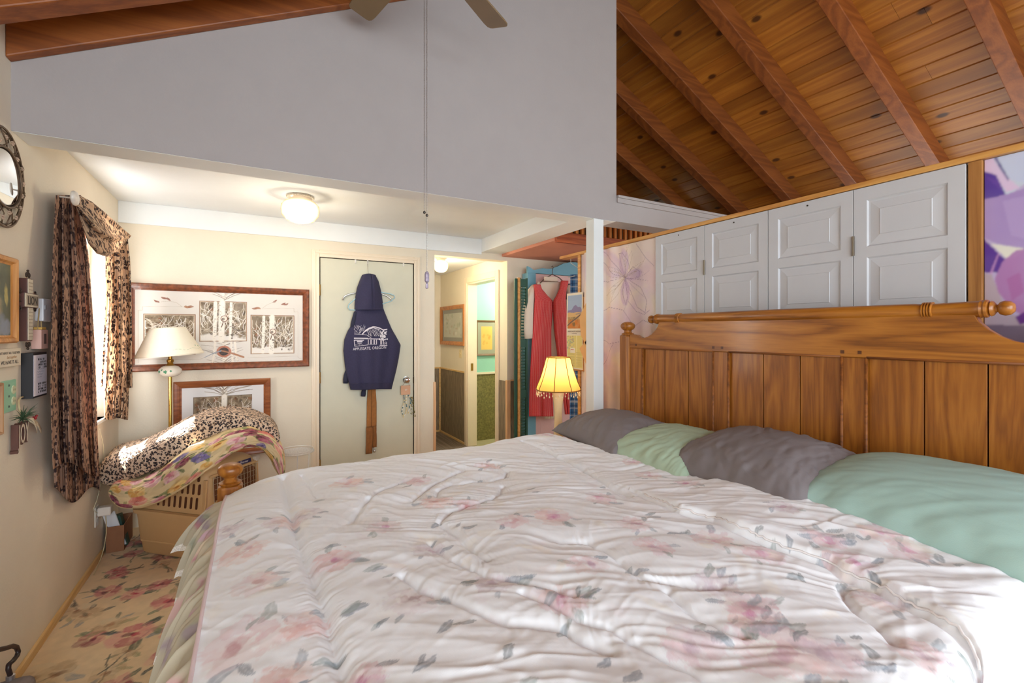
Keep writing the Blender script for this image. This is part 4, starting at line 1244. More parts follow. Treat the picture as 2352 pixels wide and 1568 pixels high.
def frame_mb(y0, y1, z0, z1, w, d, x=XL):
    """picture frame on the left wall; outer size given"""
    b = MB()
    prof = [(0, 0), (0, d * .75), (w * .2, d), (w * .6, d * .92), (w * .8, d * .6), (w, d * .5), (w, 0)]
    rings = []
    for o, h in prof:
        rings.append([(x + h, y0 + o, z0 + o), (x + h, y1 - o, z0 + o), (x + h, y1 - o, z1 - o), (x + h, y0 + o, z1 - o)])
    V = [p for r in rings for p in r]; F = []
    for i in range(len(rings) - 1):
        for q in range(4): F.append((i * 4 + q, (i + 1) * 4 + q, (i + 1) * 4 + (q + 1) % 4, i * 4 + (q + 1) % 4))
    b.add(V, F)
    return b
oakf = wood('light_oak_frame', (170, 104, 42), (200, 136, 66), (216, 156, 86), 'Z', 1, .45, ring=8)
por = thing('framed_portrait', (XL, 2.50, 1.361), 'painted portrait in a light oak frame on the left wall beside the metal cross', 'picture')
PD = LW(45, 595, .030); PB = LW(46, 787, .030)
frame_mb(PD[1] - .30, PD[1], PB[2], PD[2], .030, .030).build('frame', oakf, por)
P = Paint(2.383, 2.624, 1.388, 1.678, 140, 160, (92, 100, 84))
rnd = random.Random(3)
for q in range(40): P.blob(rnd.uniform(2.38, 2.63), rnd.uniform(1.39, 1.68), rnd.uniform(.02, .06), rnd.uniform(.02, .05), rnd.uniform(0, 3), rnd.choice(['#6a7460', '#7c8468', '#4c5448', '#8a8e74', '#5a6458']), .4, .6, .5, q)
for (x, y, a, c_, d, e) in [(2.49, 1.43, .10, .06, .1, '#8a94a0'), (2.50, 1.50, .055, .06, 0, '#a89878'), (2.49, 1.575, .034, .042, 0, '#d2b48e'), (2.49, 1.60, .040, .034, 0, '#c8b070'), (2.47, 1.56, .012, .05, .1, '#c8b070'), (2.525, 1.56, .012, .05, -.1, '#c0a866'), (2.585, 1.545, .018, .045, .1, '#bcb070'), (2.58, 1.42, .05, .04, 0, '#8c96a8'), (2.42, 1.44, .05, .05, 0, '#6c7480')]:
    P.blob(x, y, a, c_, d, e, .85, .35, .3, 4)
picture('canvas', P, painted('oil_paint', .5), (XL + .014, PD[1] - 2.651, PB[2] - 1.361), (0, 1, 0), (0, 0, 1), por)

# cross
cr = thing('wall_cross', (XL, 2.70, 1.345), 'ivory cross with dark scrolled metal ends on the left wall', 'cross')
ya, yb = LW(64, 700, .028)[1], LW(76, 700, .028)[1]
yl, yr = LW(54, 700, .028)[1], LW(85.5, 700, .028)[1]
z1, z0 = 1.628, 1.368
za, zb = 1.506, 1.567
b = MB(); b.box(XL + .001, XL + .026, ya, yb, z0, z1); b.box(XL + .0012, XL + .030, yl, yr, za, zb)
b.build('body', plain('dark_wine_wood', (86, 52, 46), .6, var=.1), cr, bevel=.002)
b = MB(); b.box(XL + .026, XL + .0285, ya + .003, yb - .001, z0 + .004, z1 - .003).box(XL + .030, XL + .0325, yl + .003, yr - .001, za + .003, zb - .003)
b.build('front_face', plaster, cr, bevel=.001)
ym = (ya + yb) / 2
pewt = plain('dark_pewter', (74, 62, 56), .45, metal=.7)
for s_, z in ((1, z1), (-1, z0)):
    b = MB()
    for o in (-.012, 0, .012):
        n_ = 14; b.tube([(XL + .02, ym + o + .008 * math.cos(i * .55), z + s_ * (.006 + .008 + .009 * math.sin(i * .55) + (.006 if o == 0 else 0))) for i in range(n_)], .0022, 6)
    b.sphere((XL + .02, ym, z + s_ * .032), .005, 8); b.build('metal_scroll', pewt, cr, smooth=True)
for y, s_ in ((yl, -1), (yr, 1)):
    b = MB()
    for z in (za - .004, zb + .004, (za + zb) / 2):
        b.tube([(XL + .02, y + s_ * (.004 + .008 * math.sin(i * .5)), z + .008 * math.cos(i * .5)) for i in range(12)], .0022, 6)
    b.build('metal_scroll', pewt, cr, smooth=True)
b = MB(); b.box(XL + .0325, XL + .0335, yl + .016, yr - .008, za + .010, zb - .010); b.build('inlay', plain('grey_taupe_inlay', (150, 136, 120), .8), cr)
text_obj('lettering', 'LION', .050, ink, (XL + .0337, (yl + yr) / 2 + .004, za + .013), RX, UP, cr, width=(yr - yl) * .66)
b = MB()
for i in range(9):
    z = z0 + .016 + i * .0145
    b.box(XL + .0285, XL + .029, ya + .007, yb - .005, z, z + .0035)
for i in range(3):
    z = zb + .012 + i * .0145; b.box(XL + .0285, XL + .029, ya + .007, yb - .005, z, z + .0035)
b.build('script_lines', plain('faded_script', (168, 154, 134), .8), cr)

# white wall box by the curtain
p0, p1 = LW(100, 683, .028), LW(114, 738, .028)
sw = thing('wall_box', (XL, (p0[1] + p1[1]) / 2, p1[2]), 'small white plastic box on the wall tucked beside the curtain', 'wall box')
b = MB(); b.box(XL, XL + .028, p0[1], p1[1] + .02, p1[2], p0[2] - .004); b.build('case', plain('white_plastic', (222, 222, 228), .45, var=.01), sw, bevel=.004)
b = MB(); b.box(XL + .028, XL + .030, p0[1] + .012, p0[1] + .032, (p0[2] + p1[2]) / 2, (p0[2] + p1[2]) / 2 + .02); b.build('button', plain('pale_grey_plastic', (190, 190, 196), .5), sw, bevel=.001)

# pink block sign on a cord
p0, p1 = LW(95, 757, .035), LW(110.5, 800, .035)
pk = thing('hanging_block_sign', (XL, (p0[1] + p1[1]) / 2, p1[2]), 'little pink wooden block sign hanging from a jute cord', 'sign')
pinkm = plain('chalky_pink_paint', (222, 178, 164), .8, var=.05)
b = MB(); b.box(XL + .002, XL + .035, p0[1], p1[1], p1[2], p0[2]); b.build('block', pinkm, pk, bevel=.002)
ymid = (p0[1] + p1[1]) / 2
b = MB(); b.box(XL + .0352, XL + .0362, ymid - .012, ymid + .014, p1[2] + .022, p0[2] - .018); b.build('slot', plain('dark_mauve', (110, 86, 80), .8), pk)
b = MB(); b.box(XL + .005, XL + .033, p0[1] + .012, p1[1] - .012, p0[2], p0[2] + .012); b.build('ribbon', plain('mustard_ribbon', (214, 170, 84), .7), pk, bevel=.003)
pt = LW(92, 690, .012)
b = MB()
for yy in (p0[1] + .010, p1[1] - .022): b.tube([(XL + .02, yy, p0[2]), ((XL + .012), pt[1], pt[2])], .0022, 6)
b.tube([pt, pt + (.0, .035, .003)], .0015, 6)
b.build('cord', plain('jute_cord', (184, 156, 108), .9), pk)

# lettered plaque
pq = thing('lettered_plaque', (XL, 2.55, 1.269), 'cream plaque with black lettering under the oak framed portrait', 'sign')
ysr = LW(48, 805, .018)[1]
b = MB(); b.box(XL, XL + .018, ysr - .36, ysr, 1.272, 1.342); b.build('board', plain('cream_board', (222, 210, 188), .7), pq, bevel=.0015)
xx = XL + .0182
text_obj('lettering', 'WE MAY NOT HAVE IT ALL TOGETHER', .013, ink, (xx, ysr - .012, 1.320), RX, UP, pq, align='RIGHT', depth=.0005)
text_obj('lettering', 'but together', .016, plain('tan_script', (176, 140, 100), .8), (xx, ysr - .040, 1.303), RX, UP, pq, align='RIGHT', depth=.0005, shear=.35)
text_obj('lettering', 'WE HAVE IT ALL', .020, ink, (xx, ysr - .022, 1.282), RX, UP, pq, align='RIGHT', depth=.0005)

# black box sign with a white lettered face
bx = thing('box_sign', (XL, 2.73, 1.126), 'black sided box sign with a white lettered front on the left wall', 'sign')
b = MB(); b.box(XL, XL + .037, 2.660, 2.806, 1.128, 1.318); b.build('case', plain('black_painted_wood', (34, 32, 36), .6), bx, bevel=.001)
b = MB(); b.box(XL + .0372, XL + .0385, 2.664, 2.802, 1.136, 1.308); b.build('front_face', plain('white_face_paper', (224, 218, 228), .7, var=.01), bx)
b = MB(); rnd = random.Random(6)
for z00 in (1.262, 1.158):
    for r in range(4):
        z = z00 + .031 - r * .0115; y = 2.705
        while y < 2.795:
            w_ = rnd.choice([.004, .006, .008]); 
            if rnd.random() < .85:
                b.box(XL + .0386, XL + .039, y, y + .0022, z - .0085, z)
                if rnd.random() < .7: b.box(XL + .0386, XL + .039, y, min(y + w_, 2.796), z - .0022 - rnd.choice([0, .003, .0063]), z - rnd.choice([0, .003, .0063]))
                if rnd.random() < .5: b.box(XL + .0386, XL + .039, y + w_ - .002, y + w_, z - .0085, z)
            y += w_ + .0035
b.build('lettering', ink, bx)
b = MB()
for r in range(4):
    z = 1.247 - r * .011
    b.tube([(XL + .0387, 2.700 + .006 * i, z + .003 * math.sin(i * 2.1 + r)) for i in range(14 - r * 2)], .0007, 4)
b.build('script_lines', plain('grey_script', (150, 146, 156), .8), bx)

# turquoise outlet plate
tp = thing('outlet_plate', (XL, 2.55, 1.095), 'mint green double outlet plate on the left wall', 'outlet')
mint = plain('mint_plate', (150, 204, 172), .4, var=.02)
b = MB(); b.box(XL, XL + .007, 2.485, 2.598, 1.093, 1.217); b.build('plate', mint, tp, bevel=.003)
sockm = plain('cream_socket', (206, 208, 170), .5)
for z in (1.133, 1.177):
    b = MB(); b.lathe([(.0001, .0035), (.016, .003), (.017, 0)], (XL + .007, 2.570, z), 20, ax=(0, 1, 0), ay=(0, 0, 1), az=(1, 0, 0)); b.build('socket', sockm, tp)
scm = plain('dark_green_grey', (70, 92, 82), .5)
for z in (1.115, 1.155, 1.197):
    b = MB(); b.lathe([(.0001, .003), (.004, .002), (.005, 0)], (XL + .007, 2.533, z), 10, ax=(0, 1, 0), ay=(0, 0, 1), az=(1, 0, 0)); b.build('screw', scm, tp)
for z in (1.133, 1.177):
    for o in (-.006, .006):
        b = MB(); b.box(XL + .0104, XL + .0108, 2.570 + o - .001, 2.570 + o + .001, z - .004, z + .004); b.build('socket_hole', scm, tp)
sf = thing('small_frame', (XL, 2.44, 1.00), 'small pale wood photo frame at the edge of the mint outlet plate', 'picture')
SD = LW(10, 878, .018)
frame_mb(SD[1] - .16, SD[1], 1.02, SD[2], .016, .018).build('frame', wood('pale_oak', (150, 104, 66), (184, 140, 98), (200, 160, 116), 'Z', 1, .5), sf)
b = MB(); b.box(XL, XL + .007, SD[1] - .146, SD[1] - .014, 1.034, SD[2] - .014); b.build('print', plain('dim_photo', (110, 96, 92), .5, var=.4, scale=25), sf)

# joy ornament
jo = thing('hanging_ornament', (XL, 2.66, .95), 'wooden joy ornament with pine sprig and bow hanging on the left wall', 'ornament')
bk = plain('dark_barn_wood', (92, 58, 48), .7, var=.15)
c = LW(51, 998, .02)
text_obj('letters', 'JOY', .125, bk, (XL + .014, c[1] - .002, .952), RX, UP, jo, depth=.022, width=.108)
text_obj('letter_faces', 'JOY', .112, plain('whitewashed_wood', (210, 192, 168), .8, var=.15, scale=60), (XL + .0262, c[1] - .001, .958), RX, UP, jo, depth=.001, width=.098)
b = MB(); rnd = random.Random(9); cc = LW(52, 960, .03)
for i in range(70):
    a = rnd.uniform(0, 2 * PI); L = rnd.uniform(.03, .075); e = np.array([rnd.uniform(-.02, .035), math.cos(a) * L, math.sin(a) * L * .62 + .012])
    b.tube([cc + (0, rnd.uniform(-.01, .01), rnd.uniform(-.008, .008)), cc + e * .6 + (0, 0, .004), cc + e], [.0014, .0011, .0003], 4)
b.build('pine_needles', plain('pine_green', (58, 84, 56), .7, var=.3, scale=90), jo)
b = MB()
for k in range(5): b.sphere(LW(79.5, 958, .04) + np.array([rnd.uniform(-.006, .006), rnd.uniform(-.007, .007), rnd.uniform(-.006, .006)]), .005, 8)
b.build('berries', plain('red_berry', (150, 20, 30), .35), jo, smooth=True)
b = MB()
for (ua, va, ub, vb, w_) in ((66, 966, 84, 988, .024), (66, 965, 95, 989, .022), (64, 964, 78, 972, .020)):
    a_, b__ = LW(ua, va, .03), LW(ub, vb, .034)
    n_ = 10; G = []
    for i in range(n_):
        t = i / (n_ - 1); q = a_ + (b__ - a_) * t + np.array([.010 * math.sin(t * PI), 0, .006 * math.sin(t * PI * 2)])
        w2 = w_ * (.35 + .65 * math.sin(min(1, t * 1.6) * PI / 2))
        G.append([q + np.array([0, 0, w2 / 2]), q - np.array([0, 0, w2 / 2])])
    b.grid(G)
b.build('bow', plain('burlap_ribbon', (196, 178, 150), .9, var=.15, scale=120, bump_s=.3), jo, smooth=True, solid=.0012)
pts = [LW(52, 911, .012), LW(47, 913, .012), LW(43, 920, .012), LW(43, 930, .016), LW(45, 940, .02), LW(50, 952, .024)]
b = MB(); b.tube(pts, .0035, 8); b.build('cord', plain('jute_cord_thick', (196, 174, 134), .9), jo, smooth=True)

# ------------------------------------------------------------------ curtains
leoA = leopard('leopard_sheer_dark', (204, 168, 144), (184, 148, 128), (78, 60, 62), (168, 124, 96), 34, sheer=.14)
leoB = leopard('leopard_sheer_light', (226, 200, 172), (214, 182, 152), (70, 54, 54), (168, 120, 80), 36, sheer=.06)
def cloth_strip(rows, n, xfun, fold, seed, hem=None):
    """rows: (v, u_left, u_right); x = xfun(s, t) in metres from the wall"""
    rows = np.array(rows, float)
    m = 70
    vv = np.linspace(rows[0, 0], rows[-1, 0], m)
    ul = np.interp(vv, rows[:, 0], rows[:, 1]); ur = np.interp(vv, rows[:, 0], rows[:, 2])
    G = np.zeros((m, n, 3))
    for i in range(m):
        t = i / (m - 1)
        for j in range(n):
            s_ = j / (n - 1)
            u = ul[i] + (ur[i] - ul[i]) * s_
            v = vv[i] + (hem(s_) * t ** 6 if hem else 0)
            d = xfun(s_, t) + fold(s_, t)
            G[i, j] = onX(u, v, XL + d)
    return G
def fold_fn(k, amp, ph, seed):
    def f(s_, t):
        a = amp * (.35 + .65 * min(1, t * 2.2))
        return a * (math.sin(k * s_ * 2 * PI + ph + .8 * math.sin(t * 2.5 + seed)) + .45 * math.sin(k * 2.3 * s_ * 2 * PI + seed + t))
    return f
cu = thing('curtain', (XL, 3.4, .5), 'leopard print curtain with swag tied over the window on the left wall', 'curtain')
ROWA = [(448, 127, 186), (520, 124, 192), (600, 120.5, 203), (700, 119, 211), (800, 117, 216), (900, 116, 219), (1000, 118, 221), (1080, 120, 224), (1120, 122, 228)]
G = cloth_strip(ROWA, 90, lambda s_, t: .048 + .014 * t, fold_fn(3.2, .017, .4, 1), 1, hem=lambda s_: -42 + 34 * s_ * 0 - 16 * math.sin(s_ * 5))
b = MB(); b.grid(G); b.build('near_panel', leoA, cu, smooth=True, solid=.0015)
ROWA2 = [(460, 130, 186), (600, 122, 205), (800, 118.5, 218), (1000, 121, 224), (1130, 125, 230)]
G = cloth_strip(ROWA2, 90, lambda s_, t: .026 + .004 * t, fold_fn(4.1, .009, 1.4, 3), 2, hem=lambda s_: 6 + 18 * math.sin(s_ * 7 - 1.2))
b = MB(); b.grid(G); b.build('near_panel_lining', leoA, cu, smooth=True, solid=.0015)
# far panel, two tiers
ROWB = [(545, 240, 293), (600, 243, 299), (700, 242, 302), (800, 237, 303), (888, 232, 304)]
xB = lambda s_, t: .030 + (.115 - .030) * s_ + .01 * t
G = cloth_strip(ROWB, 60, lambda s_, t: xB(s_, t), fold_fn(2.2, .010, .2, 2), 3, hem=lambda s_: 3 * math.sin(s_ * 9))
b = MB(); b.grid(G); b.build('far_panel', leoB, cu, smooth=True, solid=.0015)
ROWC = [(860, 238, 297), (962, 240, 294)]
G = cloth_strip(ROWC, 50, lambda s_, t: xB(s_, t) - .012, fold_fn(2.6, .007, 1.2, 5), 4, hem=lambda s_: 2 * math.sin(s_ * 8))
b = MB(); b.grid(G); b.build('far_panel_tail', leoB, cu, smooth=True, solid=.0015)
# swag
UPc = np.array([(160, 452, .06), (185, 450, .06), (212, 464, .075), (240, 487, .09), (268, 512, .10), (288, 530, .105), (301, 541, .105)])
LOc = np.array([(176, 474, .085), (190, 520, .12), (203, 558, .14), (222, 582, .15), (246, 590, .14), (274, 572, .12), (300, 543, .107)])
def curve_at(Cv, t):
    k = np.linspace(0, 1, len(Cv)); return np.array([np.interp(t, k, Cv[:, i]) for i in range(3)])
G = np.zeros((46, 70, 3))
for i in range(46):
    q = i / 45
    for j in range(70):
        t = j / 69
        a_, b__ = curve_at(UPc, t), curve_at(LOc, t)
        p = a_ + (b__ - a_) * q
        bul = math.sin(PI * t)
        d = p[2] + .035 * bul * math.sin(q * PI) + .012 * bul * math.sin(q * 15 + t * 2) + .006 * math.sin(q * 27 + t * 3) * bul
        G[i, j] = onX(p[0], p[1], XL + d)
b = MB(); b.grid(G); b.build('swag', leoB, cu, smooth=True, solid=.0018)
kb = onX(170, 455, XL + .11)
b = MB(); b.lathe([(.0001, .016), (.02, .0155), (.034, .011), (.040, .003), (.038, -.004), (.012, -.008), (.0045, -.012), (.0045, -.05), (.0001, -.051)], kb, 28, ax=(0, 1, 0), ay=(0, 0, 1), az=(1, 0, 0), fy=.86)
b.build('holdback_knob', plain('marbled_ivory', (212, 204, 194), .3, var=.14, scale=40), cu, smooth=True)

# ------------------------------------------------------------------ outlet, charger, cable, cardboard box
ow = thing('wall_outlet', (XL, 3.70, .22), 'white wall outlet low on the left wall under the curtain', 'outlet')
b = MB(); b.box(XL, XL + .006, 3.665, 3.735, .225, .345); b.build('plate', plain('white_plate', (226, 224, 218), .4), ow, bevel=.002)
sockw = plain('white_socket', (214, 212, 204), .4)
for z in (.262, .308):
    b = MB(); b.lathe([(.0001, .003), (.015, .0025), (.016, 0)], (XL + .006, 3.70, z), 18, ax=(0, 1, 0), ay=(0, 0, 1), az=(1, 0, 0)); b.build('socket', sockw, ow)
pc = onX(232, 1190, XL + .04)
pg = thing('plug_adapter', (XL + .01, 3.70, .29), 'chunky white plug adapter in the low wall outlet with its cable', 'adapter')
b = MB(); b.box(XL + .010, XL + .075, 3.672, 3.728, .285, .338); b.build('case', plain('white_adapter', (226, 218, 210), .4, var=.01), pg, bevel=.008, seg=3)
cab = [(XL + .045, 3.70, .286), (XL + .05, 3.69, .24), (XL + .048, 3.70, .17), (XL + .04, 3.69, .09), (XL + .03, 3.66, .03), (XL + .028, 3.60, .012), (XL + .035, 3.5, .010)]
b = MB(); b.tube(cab, .0028, 6); b.build('cable', plain('cream_cable', (198, 180, 140), .6), pg, smooth=True)
cable2 = [onX(229, 985, XL + .03), onX(237, 1020, XL + .03), onX(240, 1060, XL + .02), onX(232, 1110, XL + .02), onX(222, 1150, XL + .02), onX(214, 1170, XL + .015), (XL + .012, 3.69, .300)]
b = MB(); b.tube(cable2, .0016, 6); tag(b.build('thin_cable', plain('thin_cream_cable', (220, 210, 178), .6), smooth=True), 'thin cream cable dropping from the window sill to the outlet', 'cable')
cb = thing('cardboard_box', (-.74, 3.93, 0), 'open brown cardboard box on the floor between wall and pet carrier', 'box')
card = plain('brown_cardboard', (150, 104, 74), .85, var=.06, scale=20)
x0, x1, y0, y1, h = -.825, -.735, 3.82, 4.06, .165
b = MB(); t = .004
b.box(x0, x1, y0, y0 + t, 0.012, h).box(x0, x1, y1 - t, y1, .012, h).box(x0, x0 + t, y0 + t, y1 - t, .012, h).box(x1 - t, x1, y0 + t, y1 - t, .012, h).box(x0, x1, y0, y1, .002, .012)
b.build('body', card, cb)
b = MB(); b.add([(x0, y0, h), (x1, y0, h), (x1, y0 + .05, h - .045), (x0, y0 + .06, h - .05)], [(0, 1, 2, 3)]); b.build('flap', card, cb, solid=.003)
bb = MB(); bb.obox((-.787, 3.842, .14), (.92, -.2, .25), (-.21, -.97, .0), (-.25, 0, .95), .034, .004, .118)
tag(bb.build('white_leaflet', plain('white_paper', (230, 232, 238), .7, var=.02)), 'white booklet standing up in the cardboard box', 'booklet')
bb = MB(); bb.obox((-.757, 3.885, .118), (.97, 0, .2), (0, 1, 0), (-.2, 0, .97), .016, .03, .102)
tag(bb.build('carton', plain('dark_green_carton', (30, 66, 56), .5, var=.5, scale=30)), 'small dark green carton standing in the cardboard box', 'carton')
# strap of a bag at the frame edge
bag = thing('handbag', (-.72, 2.05, 0), 'dark handled bag on the floor at the left edge of the picture', 'bag')
pts = [onX(u, v, -.735) for u, v in ((-40, 1508), (-20, 1500), (0, 1491), (14, 1488), (29, 1483), (38, 1486), (42, 1496), (39, 1506), (30, 1517), (20, 1526), (19, 1536), (23, 1548))]
lo = pts[-1]
pts += [lo + (0, .004, -.03)]
b = MB(); b.tube(pts, .0075, 8); b.build('strap', plain('dark_brown_leather', (44, 30, 28), .45), bag, smooth=True)
zt_ = lo[2] - .02
b = MB(); ybag = lo[1]
b.box(-.80, -.67, ybag - .30, ybag + .025, .006, zt_); b.build('body', plain('grey_brown_canvas', (128, 116, 112), .8, var=.2, scale=14), bag, bevel=.03, seg=4)
b = MB(); b.lathe([(.006, 0), (.012, .004), (.012, .02), (.006, .024)], (lo[0], lo[1] + .004, zt_ - .005), 12); b.build('strap_end', plain('silver_ferrule', (170, 166, 166), .3, metal=.8), bag)

# ------------------------------------------------------------------ pet carrier
e1 = np.array([.733, -.681, 0]); e2 = np.array([.681, .733, 0]); ez = np.array([0, 0, 1.0])
pc0 = np.array([-.262, 3.338, 0])                     # near corner between long side and door end, at the floor
CL, CW, CH = .58, .50, .575
def cp(a, w_, z): return pc0 - e1 * a + e2 * w_ + ez * z   # a along the length away from the door, w across
pet = thing('pet_carrier', tuple(pc0 - e1 * CL / 2 + e2 * CW / 2), 'beige plastic pet carrier with wire door under the floral cushion', 'pet carrier')
tanp = plain('beige_plastic', (216, 178, 128), .5, var=.02, bump_s=.06, bump_scale=300)
def rrect(z, ins, r=.05, n=5):
    o = []
    for cx, cy, a0 in ((CL - ins - r, CW - ins - r, 0), (ins + r, CW - ins - r, PI / 2), (ins + r, ins + r, PI), (CL - ins - r, ins + r, 3 * PI / 2)):
        for k in range(n):
            a = a0 + PI / 2 * k / (n - 1); o.append(cp(cx + r * math.cos(a), cy + r * math.sin(a), z))
    return o
def shell(levels, close_top=False, close_bot=False):
    b = MB(); rows = [rrect(z, i, r) for z, i, r in levels]; n_ = len(rows[0])
    V = [p for r in rows for p in r]; F = []
    for i in range(len(rows) - 1):
        for q in range(n_): F.append((i * n_ + q, (i + 1) * n_ + q, (i + 1) * n_ + (q + 1) % n_, i * n_ + (q + 1) % n_))
    if close_bot: F.append(tuple(range(n_)))
    if close_top: F.append(tuple(range((len(rows) - 1) * n_ + n_ - 1, (len(rows) - 1) * n_ - 1, -1)))
    return b.add(V, F)
shell([(.004, .040, .05), (.02, .030, .05), (.075, .026, .05), (.082, .021, .05), (.235, .010, .05), (.262, .008, .05), (.266, -.006, .055), (.290, -.008, .055), (.294, .012, .05)], close_bot=True).build('lower_shell', tanp, pet, smooth=True, auto=35)
shell([(.294, .016, .05), (.330, .020, .05), (.50, .036, .06), (.545, .050, .07), (.568, .075, .08), (.575, .11, .08)], close_top=True).build('upper_shell', tanp, pet, smooth=True, auto=35)
slot = plain('slot_shadow_brown', (92, 52, 28), .9)
b = MB()
def capsule(b, a, w_fn, z0, z1, half, nrm):
    pts = []
    for k in range(9):
        t = PI * k / 8; pts.append((half * math.cos(t), z1 - half + half * math.sin(t)))
    for k in range(9):
        t = PI + PI * k / 8; pts.append((half * math.cos(t), z0 + half + half * math.sin(t)))
    P3 = [cp(a + da, w_fn(z), z) for da, z in pts]
    b.prism(P3, nrm * -.006)
wside = lambda z: .020 + (z - .33) * .094 - .003
for r, (za_, zb_) in enumerate(((.322, .392), (.408, .472), (.486, .532))):
    for k in range(11):
        a = .085 + k * .042 - (.010 if r == 1 else 0)
        capsule(b, a, wside, za_, zb_, .0075, -e2)
b.build('vent_slots', slot, pet)
# rib mouldings on the side
b = MB(); b.bar(cp(.03, .0185, .30), cp(.03, .034, .50), .024, .012, up=-e2); b.build('moulded_rib', tanp, pet, bevel=.003)
b = MB(); b.bar(cp(.045, .022, .09), cp(CL - .06, .022, .09), .010, .008, up=-e2); b.build('moulded_rib', tanp, pet, bevel=.003)
# door end: dark opening, wire door, latch, label
dend = lambda z: .020 + max(0, z - .33) * .094
b = MB(); b.prism([cp(dend(z) - .004, w_, z) for w_, z in ((.085, .12), (.415, .12), (.415, .475), (.39, .50), (.11, .50), (.085, .475))], e1 * .003); b.build('door_opening', plain('brown_inside', (122, 76, 46), .9, var=.2, scale=12), pet)
b = MB()
for k in range(14): 
    w_ = .08 + .34 * k / 13; b.tube([cp(dend(.12) - .016, w_, .115), cp(dend(.5) - .014, w_, .505)], .0017, 5)
for k in range(12):
    z = .125 + .37 * k / 11; b.tube([cp(dend(z) - .018, .08, z), cp(dend(z) - .018, .42, z)], .0017, 5)
b.build('wire_door', plain('zinc_wire', (206, 190, 164), .35, metal=.6), pet)
b = MB(); b.bar(cp(dend(.512) - .010, .06, .512), cp(dend(.512) - .010, .44, .512), .012, .014).bar(cp(.02, .43, .30), cp(dend(.5) - .008, .43, .50), .016, .014, up=e1); b.build('door_frame', tanp, pet, bevel=.003)
b = MB(); b.obox(cp(dend(.54) - .012, .430, .538), e2, e1, ez, .022, .012, .010).obox(cp(dend(.53) - .012, .430, .525), e2, e1, ez, .010, .010, .010); b.build('latch', plain('white_latch', (236, 226, 212), .4), pet, bevel=.003)
lab = cp(dend(.545) - .0035 + .004, .300, .533)
tiltv = np.array(ez - e1 * .25); tiltv /= np.linalg.norm(tiltv)
b = MB(); b.obox(lab + e1 * .006, e2, tiltv, np.cross(e2, tiltv), .088, .0125, .002); b.build('name_label', plain('navy_label', (52, 44, 84), .5), pet)
nrm_ = np.cross(e2, tiltv)
text_obj('lettering', 'Pet Porter', .022, plain('white_print', (240, 236, 236), .6), lab + e1 * .006 + nrm_ * .0023 + e2 * .012 - tiltv * .007, e2, tiltv, pet, width=.105)

# ------------------------------------------------------------------ cushions draped over the carrier
def draped(name, mid, halfT, near, far, tl, mat, label, seed, painter=None, rise=0.0, cat='cushion', endw=.09):
    """thick soft pad: mid = picture course of its near edge, swept back in depth"""
    mid = np.array(mid, float); n, m = 260, 200
    k = np.linspace(0, 1, len(mid)); t = np.linspace(0, 1, n)
    # smooth the course
    U = np.interp(t, k, mid[:, 0]); Vv = np.interp(t, k, mid[:, 1]); Dp = np.interp(t, k, mid[:, 2])
    ker = np.hanning(21); ker /= ker.sum()
    sm = lambda a: np.convolve(np.pad(a, 10, mode='reflect', reflect_type='odd'), ker, 'valid')
    U, Vv, Dp = sm(U), sm(Vv), sm(Dp)
    C = np.array([onD(u, v, d) for u, v, d in zip(U, Vv, Dp)])
    bk = np.array([-.02, 1.0, 0.0])
    T = np.gradient(C, axis=0); T /= np.linalg.norm(T, axis=1)[:, None]
    Nn = np.cross(np.cross(T, np.array([_s, _c, 0])), T) ; Nn = np.cross(T, np.cross(np.array([0, 0, 1.0]), T)); Nn /= np.linalg.norm(Nn, axis=1)[:, None]
    ang = np.linspace(0, 2 * PI, m)
    V = np.zeros((n, m, 3)); S = np.zeros((n, m)); Q = np.zeros((n, m))
    depth = (far - near)
    for i in range(n):
        e = np.clip(min(t[i], 1 - t[i]) / endw, 0, 1); e = math.sqrt(max(0, 1 - (1 - e) ** 2)) * .96 + .04
        for j in range(m):
            ca, sa = math.cos(ang[j]), math.sin(ang[j])
            cx = np.sign(ca) * abs(ca) ** .38; sx = np.sign(sa) * abs(sa) ** .62
            back = depth / 2 * (1 - cx) ; up = sx * (halfT[0] + (halfT[1] - halfT[0]) * t[i]) * e * (1 + .1 * math.sin(t[i] * 9 + seed))
            V[i, j] = C[i] + bk * back * (e * .5 + .5) + Nn[i] * up + np.array([0, 0, rise * back / depth])
            S[i, j] = t[i]; Q[i, j] = ang[j]
    wr = ridged(S * 1.1, Q * .25, .4, .12, .05, seed) - .7
    nv = np.cross(np.gradient(V, axis=0), np.gradient(V, axis=1)); nv /= np.linalg.norm(nv, axis=2)[..., None] + 1e-9
    V += nv * (wr * .010)[..., None]
    # nothing sinks into the carrier
    rel = V - pc0; a = -(rel @ e1); w_ = rel @ e2
    inside = (a > -.0) & (a < CL + .0) & (w_ > -.0) & (w_ < CW) 
    V[..., 2] = np.where(inside & (V[..., 2] < CH + .008), CH + .008, V[..., 2])
    F = grid_faces(n, m)
    F.append([i * 1 for i in range(m - 1)]); F.append([(n - 1) * m + i for i in range(m - 2, -1, -1)])
    col = painter(S, Q, n, m) if painter else None
    o = mesh_obj(name, V.reshape(-1, 3), F, mat, col=col, smooth=True)
    tag(o, label, cat)
    return o
